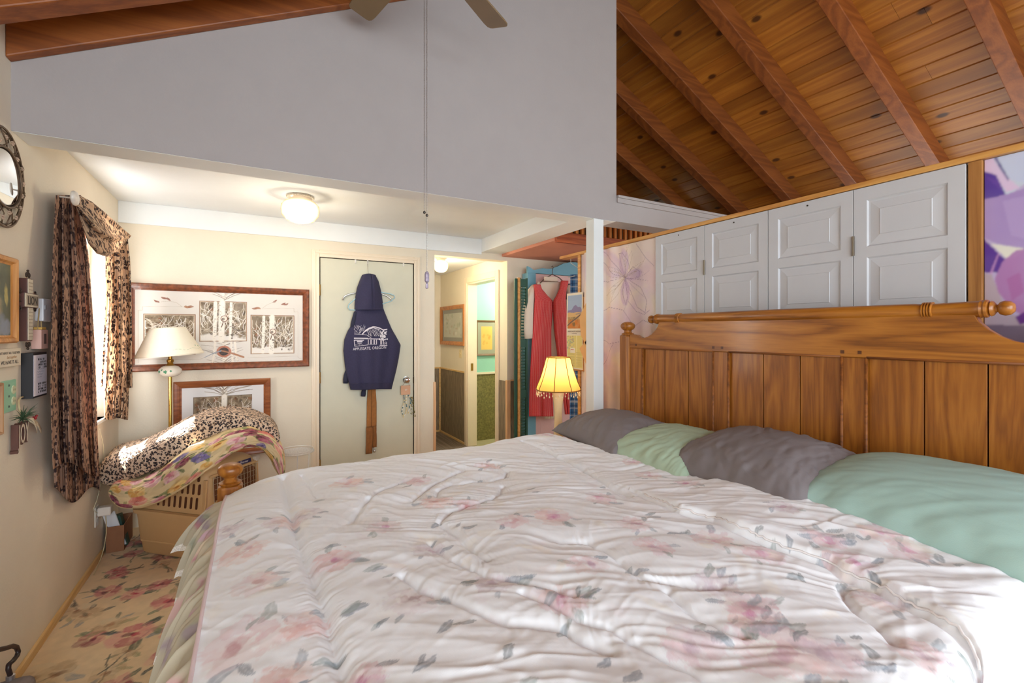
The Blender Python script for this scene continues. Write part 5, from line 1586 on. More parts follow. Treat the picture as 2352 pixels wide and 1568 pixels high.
def cushion_paint(S, Q, n, m):
    rnd = random.Random(31)
    P = Paint(0, 1.0, 0, 1.0, n, m, (226, 204, 160))
    P.C *= (.85 + .3 * fbm(P.X * 12, P.Y * 9, 3, 3))[..., None]
    lv = ['#5c6a44', '#7e8a58', '#39482f', '#8c9468', '#a8a06a']
    for q in range(34): P.blob(rnd.uniform(0, 1), rnd.uniform(0, 1), rnd.uniform(.03, .06), rnd.uniform(.05, .1), 0, rnd.choice(['#e6d6a6', '#d8b878', '#c8a060', '#efe2c4', '#b8bc88']), .6, .4, .4, q)
    # the near face of the pad is angle 0 / 1
    kinds = {'rose': (['#d8889c', '#e6b0b4', '#c86c88', '#f0cccc'], ['#b04468', '#c05878']), 'wine': (['#7c2848', '#94365a', '#5c1c3c', '#b05878'], ['#48122c']), 'gold': (['#e2b45c', '#d89c48', '#eecb88'], ['#b8702c', '#c88838']), 'coral': (['#d0605c', '#e08a80', '#e8b0a0'], ['#a83840']), 'blue': (['#7a6ca4', '#9c90c0', '#5a4c84'], ['#443870'])}
    seq = ['gold', 'coral', 'gold', 'rose', 'rose', 'wine', 'blue', 'gold', 'rose', 'wine', 'wine', 'coral', 'rose']
    for q in range(13):
        x = .03 + q * .078 + rnd.uniform(-.012, .012)
        for y0_ in (.03 + .05 * (q % 2), .95 - .05 * (q % 2), .17):
            y = y0_ + rnd.uniform(-.015, .015)
            pets, core = kinds[seq[(q + int(y0_ * 10)) % 13]]
            for l in range(4):
                P.leaf(x + rnd.uniform(-.05, .05), y + rnd.uniform(-.06, .06), rnd.uniform(.04, .07), rnd.uniform(.016, .03), rnd.uniform(0, 3), rnd.choice(lv), .85, rnd.randint(0, 99))
            r = rnd.uniform(.034, .052)
            for k_ in range(9):
                a = k_ * .70 + rnd.uniform(0, .4); P.blob(x + math.cos(a) * r * .62, y + math.sin(a) * r * .62, r * .55, r * .42, a + 1.57, rnd.choice(pets), .85, .15, .25, rnd.randint(0, 99), .45)
            for k_ in range(4): P.blob(x + rnd.uniform(-.2, .2) * r, y + rnd.uniform(-.2, .2) * r, r * .30, r * .24, k_, rnd.choice(pets + core), .8, .2, .3, q + k_, .4)
    return P.C.reshape(-1, 3)
FLc = [(250, 1128, 2.74), (280, 1142, 2.72), (315, 1142, 2.71), (360, 1126, 2.68), (401, 1100, 2.64), (445, 1068, 2.64), (487, 1048, 2.70), (530, 1021, 2.80), (573, 1009, 2.92), (610, 1015, 3.04), (636, 1044, 3.08), (648, 1094, 3.08)]
draped('floral_cushion', FLc, (.098, .046), 0, .36, None, painted('rose_print_cotton', .85, .08, 500), 'rose printed pad draped over the pet carrier', 4, cushion_paint)
LEc = [(224, 1098, 2.80), (270, 1082, 2.78), (315, 1068, 2.75), (360, 1050, 2.74), (401, 1030, 2.75), (445, 1006, 2.80), (487, 986, 2.90), (530, 980, 2.98), (573, 981, 3.06), (610, 992, 3.12), (640, 1014, 3.15)]
leoP = leopard('leopard_print_fleece', (220, 200, 180), (200, 168, 140), (30, 26, 36), (160, 120, 88), 66, rough=.7)
draped('leopard_cushion', LEc, (.100, .055), 0, .40, None, leoP, 'leopard print cushion piled on top of the rose printed pad', 9, rise=.02)

# ------------------------------------------------------------------ floor lamp
lx, ly = onY(391, 900, 4.02)[:2]
fl = thing('floor_lamp', (lx, ly, 0), 'brass floor lamp with wide white shade and ivy painted globe by the birch picture', 'floor lamp')
zb_, zt2 = onY(388, 815, ly)[2], onY(388, 752, ly)[2]
tl = .075
azl = np.array([-tl, 0, 1.0]); azl /= np.linalg.norm(azl); axl = np.array([1, 0, tl]); axl /= np.linalg.norm(axl)
shc = (lx, ly, zb_)
sh = plain('white_linen_shade', (236, 228, 208), .8, var=.015, bump_s=.1, bump_scale=300)
RB, RT, SHH = .196, .104, zt2 - zb_
b = MB(); b.lathe([(RB + .002, -.004), (RB + .002, .004), (RB, .006), (RT, SHH - .004), (RT + .002, SHH), (RT - .002, SHH), (RB - .004, 0.0)], shc, 48, ax=axl, az=azl); b.build('shade', sh, fl, smooth=True, auto=30)
ivy = plain('ivy_green_print', (82, 150, 110), .8, var=.15); ivy2 = plain('pale_rose_print', (206, 168, 150), .8)
def on_shade(th, h, o=.0015):
    r = RB + (RT - RB) * h / SHH + o
    return np.array(shc) + axl * r * math.cos(th) + np.array([0, 1, 0]) * r * math.sin(th) + azl * h
def ivy_leaf(fn, th, h, s, rot):
    sh5 = [(0, -.5), (.35, -.55), (.28, -.15), (.75, .05), (.38, .22), (.42, .62), (0, .40), (-.42, .62), (-.38, .22), (-.75, .05), (-.28, -.15), (-.35, -.55)]
    cr_, sr_ = math.cos(rot), math.sin(rot)
    return [fn(th + (x * cr_ - y * sr_) * s / .19, h + (x * sr_ + y * cr_) * s) for x, y in sh5]
b = MB()
for th, h, s, r in ((-1.02, .036, .017, .3), (-.80, .040, .012, 1.6), (-.52, .042, .015, -1.0), (-.40, .056, .011, 2.), (-1.28, .034, .010, -.5), (-.2, .05, .013, .6)):
    P3 = ivy_leaf(on_shade, th, h, s, r); b.add([np.mean(P3, 0)] + P3, [(0, i + 1, (i + 1) % 12 + 1) for i in range(12)])
b.tube([on_shade(-1.35 + .12 * i, .036 + .006 * math.sin(i * 1.3)) for i in range(11)], .0009, 4)
b.build('ivy_print', ivy, fl)
b = MB(); b.lathe([(.0001, 0), (.105, 0), (.105, .014), (.09, .022), (.03, .030), (.018, .045), (.0105, .06), (.0105, 1.10), (.016, 1.105), (.030, 1.115), (.032, 1.125), (.0001, 1.125)], (lx, ly, .002), 28)
b.build('pole', plain('polished_brass', (214, 176, 92), .2, metal=1.0, var=.05), fl, smooth=True, auto=35)
gz = onY(388, 852, ly)[2]
b = MB(); b.lathe([(.022, -.040), (.045, -.033), (.066, -.016), (.070, .0), (.066, .014), (.048, .032), (.024, .040)], (lx, ly, gz), 36); b.build('globe', plain('white_porcelain', (238, 232, 218), .15, var=.01, coat=.5), fl, smooth=True)
def on_globe(th, h):
    hh = max(-.036, min(.036, h)); r = .0715 * math.sqrt(max(0.05, 1 - (hh / .043) ** 2)); return np.array([lx + r * math.cos(th), ly + r * math.sin(th), gz + hh])
b = MB()
for th, h, s, r in ((-1.85, -.002, .020, .4), (-2.5, .0, .017, 1.8), (-1.4, .004, .012, -.8), (-2.2, .012, .010, .2)):
    P3 = [on_globe(th + x / .07, h + y) for x, y in [((px * math.cos(r) - py * math.sin(r)) * s, (px * math.sin(r) + py * math.cos(r)) * s) for px, py in [(0, -.5), (.35, -.55), (.28, -.15), (.75, .05), (.38, .22), (.42, .62), (0, .40), (-.42, .62), (-.38, .22), (-.75, .05), (-.28, -.15), (-.35, -.55)]]]
    b.add([np.mean(P3, 0)] + P3, [(0, i + 1, (i + 1) % 12 + 1) for i in range(12)])
b.build('ivy_print', ivy, fl)
b = MB(); b.lathe([(.026, 0), (.028, .004), (.020, .010), (.016, .020), (.021, .028), (.021, .040), (.012, .048), (.012, .075), (.030, .082), (.030, .086), (.0001, .088)], (lx, ly, gz + .038), 28); b.build('lamp_collar', brass, fl, smooth=True, auto=35)

# ------------------------------------------------------------------ white wire plant stand
ps = thing('plant_stand', (.285, 4.0, 0), 'white wire mesh round plant stand against the far wall next to the door', 'plant stand')
wht = plain('white_enamel_wire', (232, 228, 222), .4, var=.01)
psz = .468; R_ = .128; pcx, pcy = .285, 4.0
b = MB()
for r_, dz in ((R_, .0), (R_ * .97, .016)): b.tube([(pcx + r_ * math.cos(2 * PI * i / 40), pcy + r_ * math.sin(2 * PI * i / 40), psz + dz) for i in range(40)], .004, 8, closed=True)
b.build('rim', wht, ps, smooth=True)
b = MB()
k_ = -R_ + .008
while k_ < R_:
    h_ = math.sqrt(R_ * R_ - k_ * k_)
    b.tube([(pcx + k_, pcy - h_, psz), (pcx + k_, pcy + h_, psz)], .0014, 5); b.tube([(pcx - h_, pcy + k_, psz - .002), (pcx + h_, pcy + k_, psz - .002)], .0014, 5)
    k_ += .0105
b.build('mesh_top', wht, ps)
for i in range(3):
    a = PI / 6 + i * 2 * PI / 3; b = MB()
    b.tube([(pcx + R_ * .9 * math.cos(a), pcy + R_ * .9 * math.sin(a), psz - .004), (pcx + R_ * .80 * math.cos(a), pcy + R_ * .80 * math.sin(a), .25), (pcx + R_ * 1.05 * math.cos(a), pcy + R_ * 1.05 * math.sin(a), .006)], .004, 8)
    b.build('leg', wht, ps, smooth=True)

# ================================================================== far wall
FX = (1, 0, 0)
def C5(u, v, y): return onY(700 + u * .3316, 560 + v * .3316, y)
def C4p(u, v, y=4.205):
    p = onY(290 + u * .24233, 620 + v * .24233, y); return p[0], p[2]

def frame_far(x0, x1, z0, z1, w, d, y=YF):
    b = MB()
    prof = [(0, 0), (0, d * .8), (w * .15, d), (w * .45, d * .9), (w * .75, d * .75), (w * .8, d * .55), (w, d * .45), (w, 0)]
    rings = [[(x0 + o, y - h, z0 + o), (x1 - o, y - h, z0 + o), (x1 - o, y - h, z1 - o), (x0 + o, y - h, z1 - o)] for o, h in prof]
    V = [p for r in rings for p in r]; F = []
    for i in range(len(rings) - 1):
        for q in range(4): F.append((i * 4 + q, i * 4 + (q + 1) % 4, (i + 1) * 4 + (q + 1) % 4, (i + 1) * 4 + q))
    return b.add(V, F)
burl = plain('burl_wood_frame', (122, 66, 38), .35, var=.45, scale=38, coat=.3)
walnut = wood('red_brown_frame', (104, 52, 26), (138, 76, 40), (160, 96, 54), 'X', 1, .35, ring=6, coat=.3)
printm = painted('art_print', .6)

def birch_scene(P, x0, x1, z0, z1, rnd, trunk=None, hoop=None, dens=1.0):
    sl = (slice(*np.searchsorted(P.xs, (x0, x1))), slice(*np.searchsorted(P.ys, (z0, z1))))
    X, Y = P.X[sl], P.Y[sl]
    t = fbm(X * 55, Y * 55, 5, 4); snow = np.clip((z0 + (z1 - z0) * .18 - Y) / .02 + (fbm(X * 20, Y * 20, 9, 3) - .5) * 4, 0, 1)
    c = np.array(lin((86, 66, 48))) * (1 - t[..., None]) + np.array(lin((178, 160, 134))) * t[..., None]
    c = c * (1 - snow[..., None]) + np.array(lin((232, 226, 218))) * snow[..., None]
    P.C[sl] = c
    w = x1 - x0; h = z1 - z0
    for q in range(int(70 * dens)):
        P.blob(rnd.uniform(x0 + .01, x1 - .01), rnd.uniform(z0 + h * .15, z1 - .01), rnd.uniform(.006, .016), rnd.uniform(.008, .02), rnd.uniform(0, 3), rnd.choice(['#5e4630', '#6e5a44', '#8a5a3a', '#4c4034', '#7a6a58']), .7, .3, .4, q)
    def clip(p): return (min(max(p[0], x0 + .002), x1 - .002), min(max(p[1], z0 + .002), z1 - .002))
    for q in range(int(95 * dens)):
        a = rnd.uniform(.5, 2.6); x, y = rnd.uniform(x0, x1), rnd.uniform(z0 + h * .05, z1 - h * .25); pts = [clip((x, y))]
        for k_ in range(5):
            a += rnd.uniform(-.5, .5); x += math.cos(a) * .018; y += math.sin(a) * .018; pts.append(clip((x, y)))
        P.stroke(pts, rnd.uniform(.0008, .0020), rnd.choice(['#efe8dc', '#e4d8c6', '#f4efe8', '#d8ccb8']), .9)
    if trunk:
        for tx, tw in trunk:
            P.stroke([(tx - .004, z0 + .004), (tx, (z0 + z1) / 2), (tx + .003, z1 - .004)], tw, '#efe8dc', 1)
            for q in range(16): P.blob(tx + rnd.uniform(-.7, .7) * tw, rnd.uniform(z0 + .01, z1 - .01), rnd.uniform(.003, .008), .0016, rnd.uniform(-.2, .2), '#4c4038', .8, .3, .3, q)
    for q in range(int(14 * dens)):
        P.blob(rnd.uniform(x0 + w * .5, x1 - .01), rnd.uniform(z0 + .01, z0 + h * .35), rnd.uniform(.005, .01), rnd.uniform(.006, .014), rnd.uniform(0, 3), '#5c4c3c', .8, .3, .3, q)
    if hoop:
        hx_, hz, hr = hoop
        P.blob(hx_, hz, hr, hr, 0, '#e8dccc', .9, .1, .05, 3)
        P.blob(hx_ - hr * .3, hz - hr * .2, hr * .55, hr * .5, .4, '#5a4030', .8, .2, .3, 5)
        P.stroke([(hx_ + hr * math.cos(i * .3), hz + hr * math.sin(i * .3)) for i in range(22)], .0022, '#7c4a34')
        P.stroke([(hx_ - hr * .2, hz - hr), (hx_ - hr * .8, hz - hr * 3)], .003, '#6e5240'); P.stroke([(hx_ + hr * .1, hz - hr), (hx_ + hr * .7, hz - hr * 2.6)], .0026, '#6e5240')

def big_picture():
    rnd = random.Random(17)
    x0, x1, z0, z1 = -.800, .398, 1.120, 1.758
    t = thing('framed_picture', ((x0 + x1) / 2, YF, z0), 'wide framed birch forest print with three inset scenes above the floor lamp', 'picture')
    frame_far(x0, x1, z0, z1, .050, .036).build('frame', burl, t)
    b = MB(); f0 = .048
    b.box(x0 + .03, x1 - .03, YF - .012, YF - .001, z0 + .03, z1 - .03); b.build('backing', plain('picture_backing', (180, 170, 150), .9), t)
    P = Paint(x0 + f0, x1 - f0, z0 + f0, z1 - f0, 680, 340, (222, 216, 208))
    # trunk and thin twigs outside the insets
    cx = C4p(930, 300)[0]
    for (za_, zb_) in ((C4p(930, 290)[1], z1), (z0, C4p(930, 676)[1])):
        P.stroke([(cx, za_), (cx + .003, zb_)], .016, '#efe8dc')
        for q in range(14): P.blob(cx + rnd.uniform(-.014, .014), rnd.uniform(za_, zb_), rnd.uniform(.003, .007), .0018, 0, '#584a3e', .8, .3, .3, q)
        for q in range(22):
            s_ = rnd.choice((-1, 1)); zz = rnd.uniform(za_, zb_); L = rnd.uniform(.05, .17); r_ = rnd.uniform(.02, .08)
            P.stroke([(cx, zz), (cx + s_ * L * .5, zz + r_ * .6), (cx + s_ * L, zz + r_)], rnd.uniform(.0008, .0018), rnd.choice(['#8a7460', '#a09080', '#6e5c4c']), .85)
    for o in (-.075, .055, .085):
        P.stroke([(cx + o, z0 + .05), (cx + o * .8, C4p(930, 676)[1])], .007, '#ece4d8')
        for q in range(8): P.blob(cx + o + rnd.uniform(-.005, .005), rnd.uniform(z0 + .05, z0 + .17), .004, .0015, 0, '#5a4c40', .8, .3, .3, q)
    # insets
    for (u0, v0, u1, v1, trunk, hoop) in ((158, 412, 655, 800, None, None), (690, 290, 1145, 676, [(C4p(905, 0)[0], .020), (C4p(990, 0)[0], .009), (C4p(840, 0)[0], .012)], (*C4p(927, 460), .022)), (1178, 424, 1594, 790, [(C4p(1380, 0)[0], .018), (C4p(1300, 0)[0], .010)], (*C4p(1390, 583), .021))):
        a, zt_ = C4p(u0, v0); c_, zb_ = C4p(u1, v1)
        P.rect(a, c_, zb_, zt_, '#8a6448'); P.rect(a + .004, c_ - .004, zb_ + .004, zt_ - .004, '#c8b49c'); 
        birch_scene(P, a + .009, c_ - .009, zb_ + .009, zt_ - .009, rnd, trunk, hoop)
    # medallion, knife, arrow and sprigs
    mx_, mz = C4p(925, 772)
    P.blob(mx_, mz, .050, .046, 0, '#b8745a', 1, .06, .03, 4); P.blob(mx_, mz, .034, .032, 0, '#3a302c', 1, .08, .04, 5)
    a, c_ = C4p(740, 830), C4p(900, 765); P.stroke([a, ((a[0] + c_[0]) / 2, (a[1] + c_[1]) / 2 + .005), c_], [.001, .004, .005], '#9aa0a8')
    a, c_ = C4p(905, 765), C4p(1110, 825); P.stroke([a, ((a[0] + c_[0]) / 2, (a[1] + c_[1]) / 2 + .004), c_], [.004, .006, .008], '#b07a58')
    for s_, (u, v) in ((1, (595, 348)), (-1, (1230, 362))):
        x, z = C4p(u, v); P.leaf(x, z, .062, .020, 0, '#9c6444', .95, 3); P.leaf(x - s_ * .02, z, .03, .018, .0, '#b08060', .8, 5)
    for s_, pts in ((1, ((285, 295), (355, 265), (395, 275))), (-1, ((1410, 295), (1490, 320), (1515, 325)))):
        for (u, v) in pts:
            x, z = C4p(u, v); P.leaf(x, z, .040, .015, .5 * -s_, '#8a4e38', .95, u)
    def ln(pts, c_='#c0b4a4', w=.0011): P.stroke([C4p(*q) for q in pts], w, c_)
    ln([(110, 880), (110, 380), (150, 380), (150, 345), (530, 348), (470, 305), (400, 295), (330, 300)]); ln([(1700, 860), (1628, 830), (1628, 395), (1590, 395), (1590, 362), (1290, 362), (1340, 325), (1410, 300)]); ln([(110, 850), (700, 845), (740, 830)]); ln([(1150, 830), (1628, 815)])
    picture('print', P, printm, (0, YF - .0145, 0), (1, 0, 0), (0, 0, 1), t)
    b = MB(); b.box(x0 + f0, x1 - f0, YF - .0185, YF - .0165, z0 + f0, z1 - f0); b.build('glass', pane_mat('picture_glass', gloss=.02), t)
big_picture()

def low_picture():
    rnd = random.Random(23)
    x0, x1, z0, z1 = -.525, .112, .44, 1.035
    t = thing('framed_picture', ((x0 + x1) / 2, YF, z0), 'smaller framed birch tree print low on the wall behind the leopard cushion', 'picture')
    frame_far(x0, x1, z0, z1, .050, .034).build('frame', walnut, t)
    f0 = .048
    b = MB(); b.box(x0 + .03, x1 - .03, YF - .012, YF - .001, z0 + .03, z1 - .03); b.build('backing', plain('picture_backing_b', (180, 170, 150), .9), t)
    P = Paint(x0 + f0, x1 - f0, z0 + f0, z1 - f0, 340, 310, (226, 224, 224))
    cx = C4p(925, 1100)[0]
    a, zt_ = C4p(640, 1212); c_, _ = C4p(1188, 1200)
    P.stroke([(cx + .004, zt_), (cx, z1)], .020, '#ece6dc')
    for q in range(16): P.blob(cx + rnd.uniform(-.016, .016), rnd.uniform(zt_, z1), rnd.uniform(.004, .009), .002, 0, '#4c4440', .85, .3, .3, q)
    for q in range(26):
        s_ = rnd.choice((-1, 1)); zz = rnd.uniform(zt_, z1 - .06); L = rnd.uniform(.06, .2); r_ = rnd.uniform(.02, .1)
        P.stroke([(cx, zz), (cx + s_ * L * .5, zz + r_ * .7), (cx + s_ * L, zz + r_)], rnd.uniform(.0009, .0022), rnd.choice(['#8a7460', '#a89a88', '#6e5c4c']), .85)
    P.rect(a - .004, c_ + .004, z0 + .10, zt_ + .004, '#7c6e60')
    birch_scene(P, a, c_, z0 + .105, zt_, rnd, [(cx, .018)], None, 1.3)
    picture('print', P, printm, (0, YF - .0145, 0), (1, 0, 0), (0, 0, 1), t)
    b = MB(); b.box(x0 + f0, x1 - f0, YF - .0185, YF - .0165, z0 + f0, z1 - f0); b.build('glass', pane_mat('picture_glass_b', gloss=.02), t)
low_picture()

# ------------------------------------------------------------------ hoodie on its hanger on the door
YD = YF - .009
navy = plain('navy_fleece', (52, 50, 78), .95, var=.10, scale=120, bump_s=.3, bump_scale=260)
ho = thing('hooded_sweatshirt', tuple(C5(470, 700, YD - .05)), 'navy hooded sweatshirt hanging on the closed cream door', 'hoodie')
LFT = [(440, 352), (500, 345), (545, 336), (600, 300), (660, 275), (740, 268), (850, 280), (920, 292), (1005, 318)]
RGT = [(440, 541), (470, 552), (520, 572), (590, 602), (660, 642), (700, 663), (790, 650), (870, 634), (1003, 601)]
def body_pt(s_, v, off=0.0):
    ul = np.interp(v, [q[0] for q in LFT], [q[1] for q in LFT]); ur = np.interp(v, [q[0] for q in RGT], [q[1] for q in RGT])
    t = (v - 440) / 565
    hem = 8 * math.sin(s_ * 5 + .5) * max(0, t - .8) * 5 * .4
    bulge = .012 + (.035 + .055 * min(1, t * 1.3)) * max(0, 1 - abs(2 * s_ - 1) ** 2.4) ** .6
    bulge += (.010 * math.sin(s_ * 13 + 1.0) + .005 * math.sin(s_ * 27 + 2)) * min(1, max(0, t - .15) * 2)
    # centre of the back, then shift to keep the outline in place
    return C5(ul + (ur - ul) * s_, v + hem, YD - .012 - bulge - off)
G = np.array([[body_pt(j / 69., 440 + 565 * i / 79.) for j in range(70)] for i in range(80)])
b = MB(); b.grid(G); b.build('body', navy, ho, smooth=True, solid=.004)
# back half against the door
G2 = np.array([[C5(np.interp(440 + 565 * i / 30., [q[0] for q in LFT], [q[1] for q in LFT]) + (np.interp(440 + 565 * i / 30., [q[0] for q in RGT], [q[1] for q in RGT]) - np.interp(440 + 565 * i / 30., [q[0] for q in LFT], [q[1] for q in LFT])) * j / 20., 440 + 565 * i / 30., YD - .010) for j in range(21)] for i in range(31)])
b = MB(); b.grid(G2); b.build('front_half', navy, ho, smooth=True, solid=.003)
G = np.array([[body_pt(j / 69., 962 + 46 * i / 6., .004) for j in range(70)] for i in range(7)])
b = MB(); b.grid(G); b.build('hem_band', plain('navy_rib_knit', (46, 44, 70), .95, var=.15, scale=200), ho, smooth=True, solid=.004)
HL = [(206, 398), (240, 384), (300, 362), (380, 349), (455, 346)]; HR = [(210, 490), (250, 510), (330, 530), (400, 539), (452, 543)]
G = np.zeros((50, 60, 3))
for i in range(50):
    v = 206 + 250 * i / 49.; t = i / 49.
    ul = np.interp(v, [q[0] for q in HL], [q[1] for q in HL]); ur = np.interp(v, [q[0] for q in HR], [q[1] for q in HR])
    for j in range(60):
        s_ = j / 59.
        bul = (.020 + .085 * math.sin(min(1, t * 2.2) * PI / 2) * (1 - .25 * t)) * max(0, 1 - abs(2 * s_ - 1) ** 2.2) ** .55
        bul -= .014 * math.exp(-((s_ - .66) / .03) ** 2) * (1 - t * .6)       # centre seam crease of the hood
        bul += .006 * math.sin(s_ * 9 + t * 4)
        G[i, j] = C5(ul + (ur - ul) * s_, v + 10 * (1 - t) * (2 * s_ - 1) ** 2, YD - .016 - bul)
b = MB(); b.grid(G); b.build('hood', navy, ho, smooth=True, solid=.004)
sleevem = plain('navy_sleeve', (44, 46, 66), .95, var=.1)
for pts in ([(352, 470), (342, 520), (330, 590)], [(300, 860), (285, 910), (282, 965)], [(420, 985), (408, 1020), (404, 1055)]):
    P3 = [C5(u, v, YD - .030) for u, v in pts]
    b = MB(); b.tube([P3[0], (P3[0] + P3[1]) / 2, P3[1], (P3[1] + P3[2]) / 2, P3[2]], [.014, .017, .019, .022, .020], 12); b.build('sleeve', sleevem, ho, smooth=True)
# screen print: hills, trees and a long low store front
white_ink = plain('white_screen_print', (226, 220, 228), .8, var=.05)
def C6(u, v): return (80 + u * .21155) * 3.0157 * 0 + ((780 + u * .07016) - 700) / .3316, ((720 + v * .07016) - 560) / .3316
def on_body(u5, v5, off):
    ul = np.interp(v5, [q[0] for q in LFT], [q[1] for q in LFT]); ur = np.interp(v5, [q[0] for q in RGT], [q[1] for q in RGT])
    s_ = (u5 - ul) / (ur - ul)
    return body_pt(s_, v5, off)
def print_poly(b, pts, off=.0035):
    P2 = [C6(u, v) for u, v in pts]
    P3 = [on_body(u, v, off) for u, v in P2]
    c_ = np.mean(P2, 0); ctr = on_body(c_[0], c_[1], off)
    n_ = len(P3); b.add([ctr] + P3, [(0, (i + 1) % n_ + 1, i + 1) for i in range(n_)])
def print_line(b, pts, w=10):
    P2 = np.array(pts, float)
    for a, c_ in zip(P2[:-1], P2[1:]):
        n_ = max(1, int(np.linalg.norm(c_ - a) / 80)); d = (c_ - a) / np.linalg.norm(c_ - a); nn = np.array([-d[1], d[0]]) * w / 2
        for k in range(n_):
            p = a + (c_ - a) * k / n_; q = a + (c_ - a) * (k + 1) / n_
            b.add([on_body(*C6(*(p + nn)), .0036), on_body(*C6(*(q + nn)), .0036), on_body(*C6(*(q - nn)), .0036), on_body(*C6(*(p - nn)), .0036)], [(0, 1, 2, 3)])
b = MB(); rnd = random.Random(12)
ridge = [(740, 680), (840, 560), (960, 480), (1100, 430), (1190, 440), (1330, 480), (1430, 540), (1560, 510)]
print_line(b, ridge, 34); print_line(b, [(840, 590), (960, 510), (1100, 462), (1300, 520)], 22)
for k in range(15):
    x = 880 + k * 30; print_line(b, [(x, 500 + rnd.uniform(0, 60)), (x + rnd.uniform(30, 90), 620 + rnd.uniform(0, 60)), (x + rnd.uniform(60, 140), 740)], rnd.uniform(5, 9))
for k in range(60):                      # bright tree mass on the right, tree on the left
    x, y = 1420 + rnd.gauss(0, 60), rnd.uniform(520, 880)
    x = min(1560, max(1310, x)); s_ = rnd.uniform(14, 34); print_poly(b, [(x - s_, y), (x, y - s_), (x + s_, y), (x, y + s_ * .9)])
for k in range(70):
    x, y = rnd.uniform(470, 830), rnd.uniform(400, 640); L = rnd.uniform(12, 50); a = rnd.uniform(.8, 2.4)
    print_line(b, [(x, y), (x + math.cos(a) * L, y - math.sin(a) * L)], rnd.uniform(5, 9))
print_line(b, [(630, 660), (700, 560), (690, 460)], 14); print_line(b, [(480, 665), (760, 680), (890, 700), (960, 750), (1040, 800)], 12)
print_line(b, [(470, 790), (930, 800)], 10); print_line(b, [(470, 815), (940, 825), (1440, 835)], 26); print_line(b, [(480, 870), (800, 870)], 26); print_line(b, [(475, 860), (490, 1070)], 16)
print_line(b, [(500, 1075), (720, 1050), (940, 1020)], 12); print_line(b, [(1310, 1035), (1560, 1040)], 20)
for x in (940, 1020, 1050, 1120, 1150, 1210, 1345, 1380, 1440): print_line(b, [(x, 850), (x, 1010)], 18)
for x in (1480, 1540): print_line(b, [(x, 930), (x, 1020)], 14)
print_line(b, [(1480, 930), (1540, 930)], 14); print_line(b, [(1470, 980), (1550, 980)], 10)
print_line(b, [(570, 910), (750, 910)], 26); print_line(b, [(580, 950), (740, 950)], 12); print_line(b, [(590, 980), (720, 980)], 10); print_line(b, [(960, 1000), (1200, 1005)], 10)
for x in (520, 560, 600, 650, 700, 760): print_line(b, [(x, 1000), (x + 8, 1050)], 6)
b.build('screen_print', white_ink, ho)
def warp_txt(V):
    o = V.copy()
    for i in range(len(V)):
        # V[:,0] in 0..1 along the line, V[:,2] in units of letter height
        u = 440 + V[i, 0] * 1085; base = 1205 - 62 * V[i, 0]; v = base - V[i, 2] * 92
        o[i] = on_body(*C6(u, v), .0038)
    return o
text_obj('lettering', 'APPLEGATE, OREGON', 1.38, white_ink, (0.5, 0, 0), (1, 0, 0), (0, 0, 1), ho, width=1.0, depth=0.0, warp=warp_txt)

# hangers and hooks on the door
hg = thing('coat_hanger', tuple(C5(437, 300, YD - .03)), 'pale blue plastic hanger inside the navy hoodie on the door', 'hanger')
bl = plain('pale_blue_plastic', (164, 204, 218), .25, var=.02)
def T5(b, pts, r, y=YD - .03, n=8): return b.tube([C5(u, v, y) for u, v in pts], r, n)
b = MB(); T5(b, [(400, 330), (350, 380), (305, 420), (300, 440), (312, 456), (345, 458), (440, 440), (540, 415), (600, 395), (623, 372), (618, 356), (590, 345), (545, 338), (470, 318), (437, 312)], .0045)
b.build('body', bl, hg, smooth=True)
b = MB(); b.tube([C5(437, 312, YD - .03), C5(440, 200, YD - .022), C5(436, 150, YD - .016), C5(436, 128, YD - .012), (C5(436, 118, YD - .010))], .0025, 6); b.build('hook', chrome, hg, smooth=True)
h2 = thing('coat_hanger', tuple(C5(437, 330, YD - .015)), 'clear silvery hanger behind the blue one on the door', 'hanger')
b = MB(); b.tube([C5(u, v, YD - .012) for u, v in [(262, 388), (272, 365), (300, 350), (345, 340), (437, 318), (530, 345), (570, 360), (598, 382), (600, 396)]], .007, 8); b.build('body', plain('silvery_acrylic', (206, 202, 198), .15, metal=.6, var=.2, scale=60), h2, smooth=True)
for (u, v) in ((436, 122), (351, 118), (684, 140)):
    p = C5(u, v, YD - .004)
    b = MB(); b.box(p[0] - .006, p[0] + .006, YD - .006, YD - .0002, p[2] - .022, p[2] + .012).tube([(p[0], YD - .006, p[2] - .018), (p[0], YD - .016, p[2] - .022), (p[0], YD - .019, p[2] - .010)], .002, 6)
    lab = {436: 'middle over door hook holding the navy hoodie', 351: 'over door hook to the left of the hoodie hook', 684: 'over door hook near the top right door corner'}[u]
    tag(b.build('door_hook', plain('white_hook', (226, 222, 214), .4)), lab, 'hook', 'hooks over the door')
# tan strap below the hoodie
st = thing('canvas_strap', tuple(C5(465, 1440, YD - .02)), 'long tan canvas strap hanging below the navy hoodie', 'strap')
tanc = plain('tan_duck_canvas', (160, 104, 52), .85, var=.10, scale=40, bump_s=.2)
def strip(pl, pr, n, y, wave):
    G = []
    for i in range(n):
        t = i / (n - 1); a = np.array([np.interp(t, np.linspace(0, 1, len(pl)), [q[k] for q in pl]) for k in (0, 1)]); c_ = np.array([np.interp(t, np.linspace(0, 1, len(pr)), [q[k] for q in pr]) for k in (0, 1)])
        G.append([C5(*(a + (c_ - a) * j / 11.), y - .010 * math.sin(PI * j / 11.) * .6 - wave * math.sin(j * 1.1 + t * 6)) for j in range(12)])
    return np.array(G)
b = MB(); b.grid(strip([(438, 985), (430, 1100), (428, 1275)], [(490, 985), (497, 1100), (497, 1260)], 30, YD - .010, .002)); b.build('webbing', tanc, st, smooth=True, solid=.004)
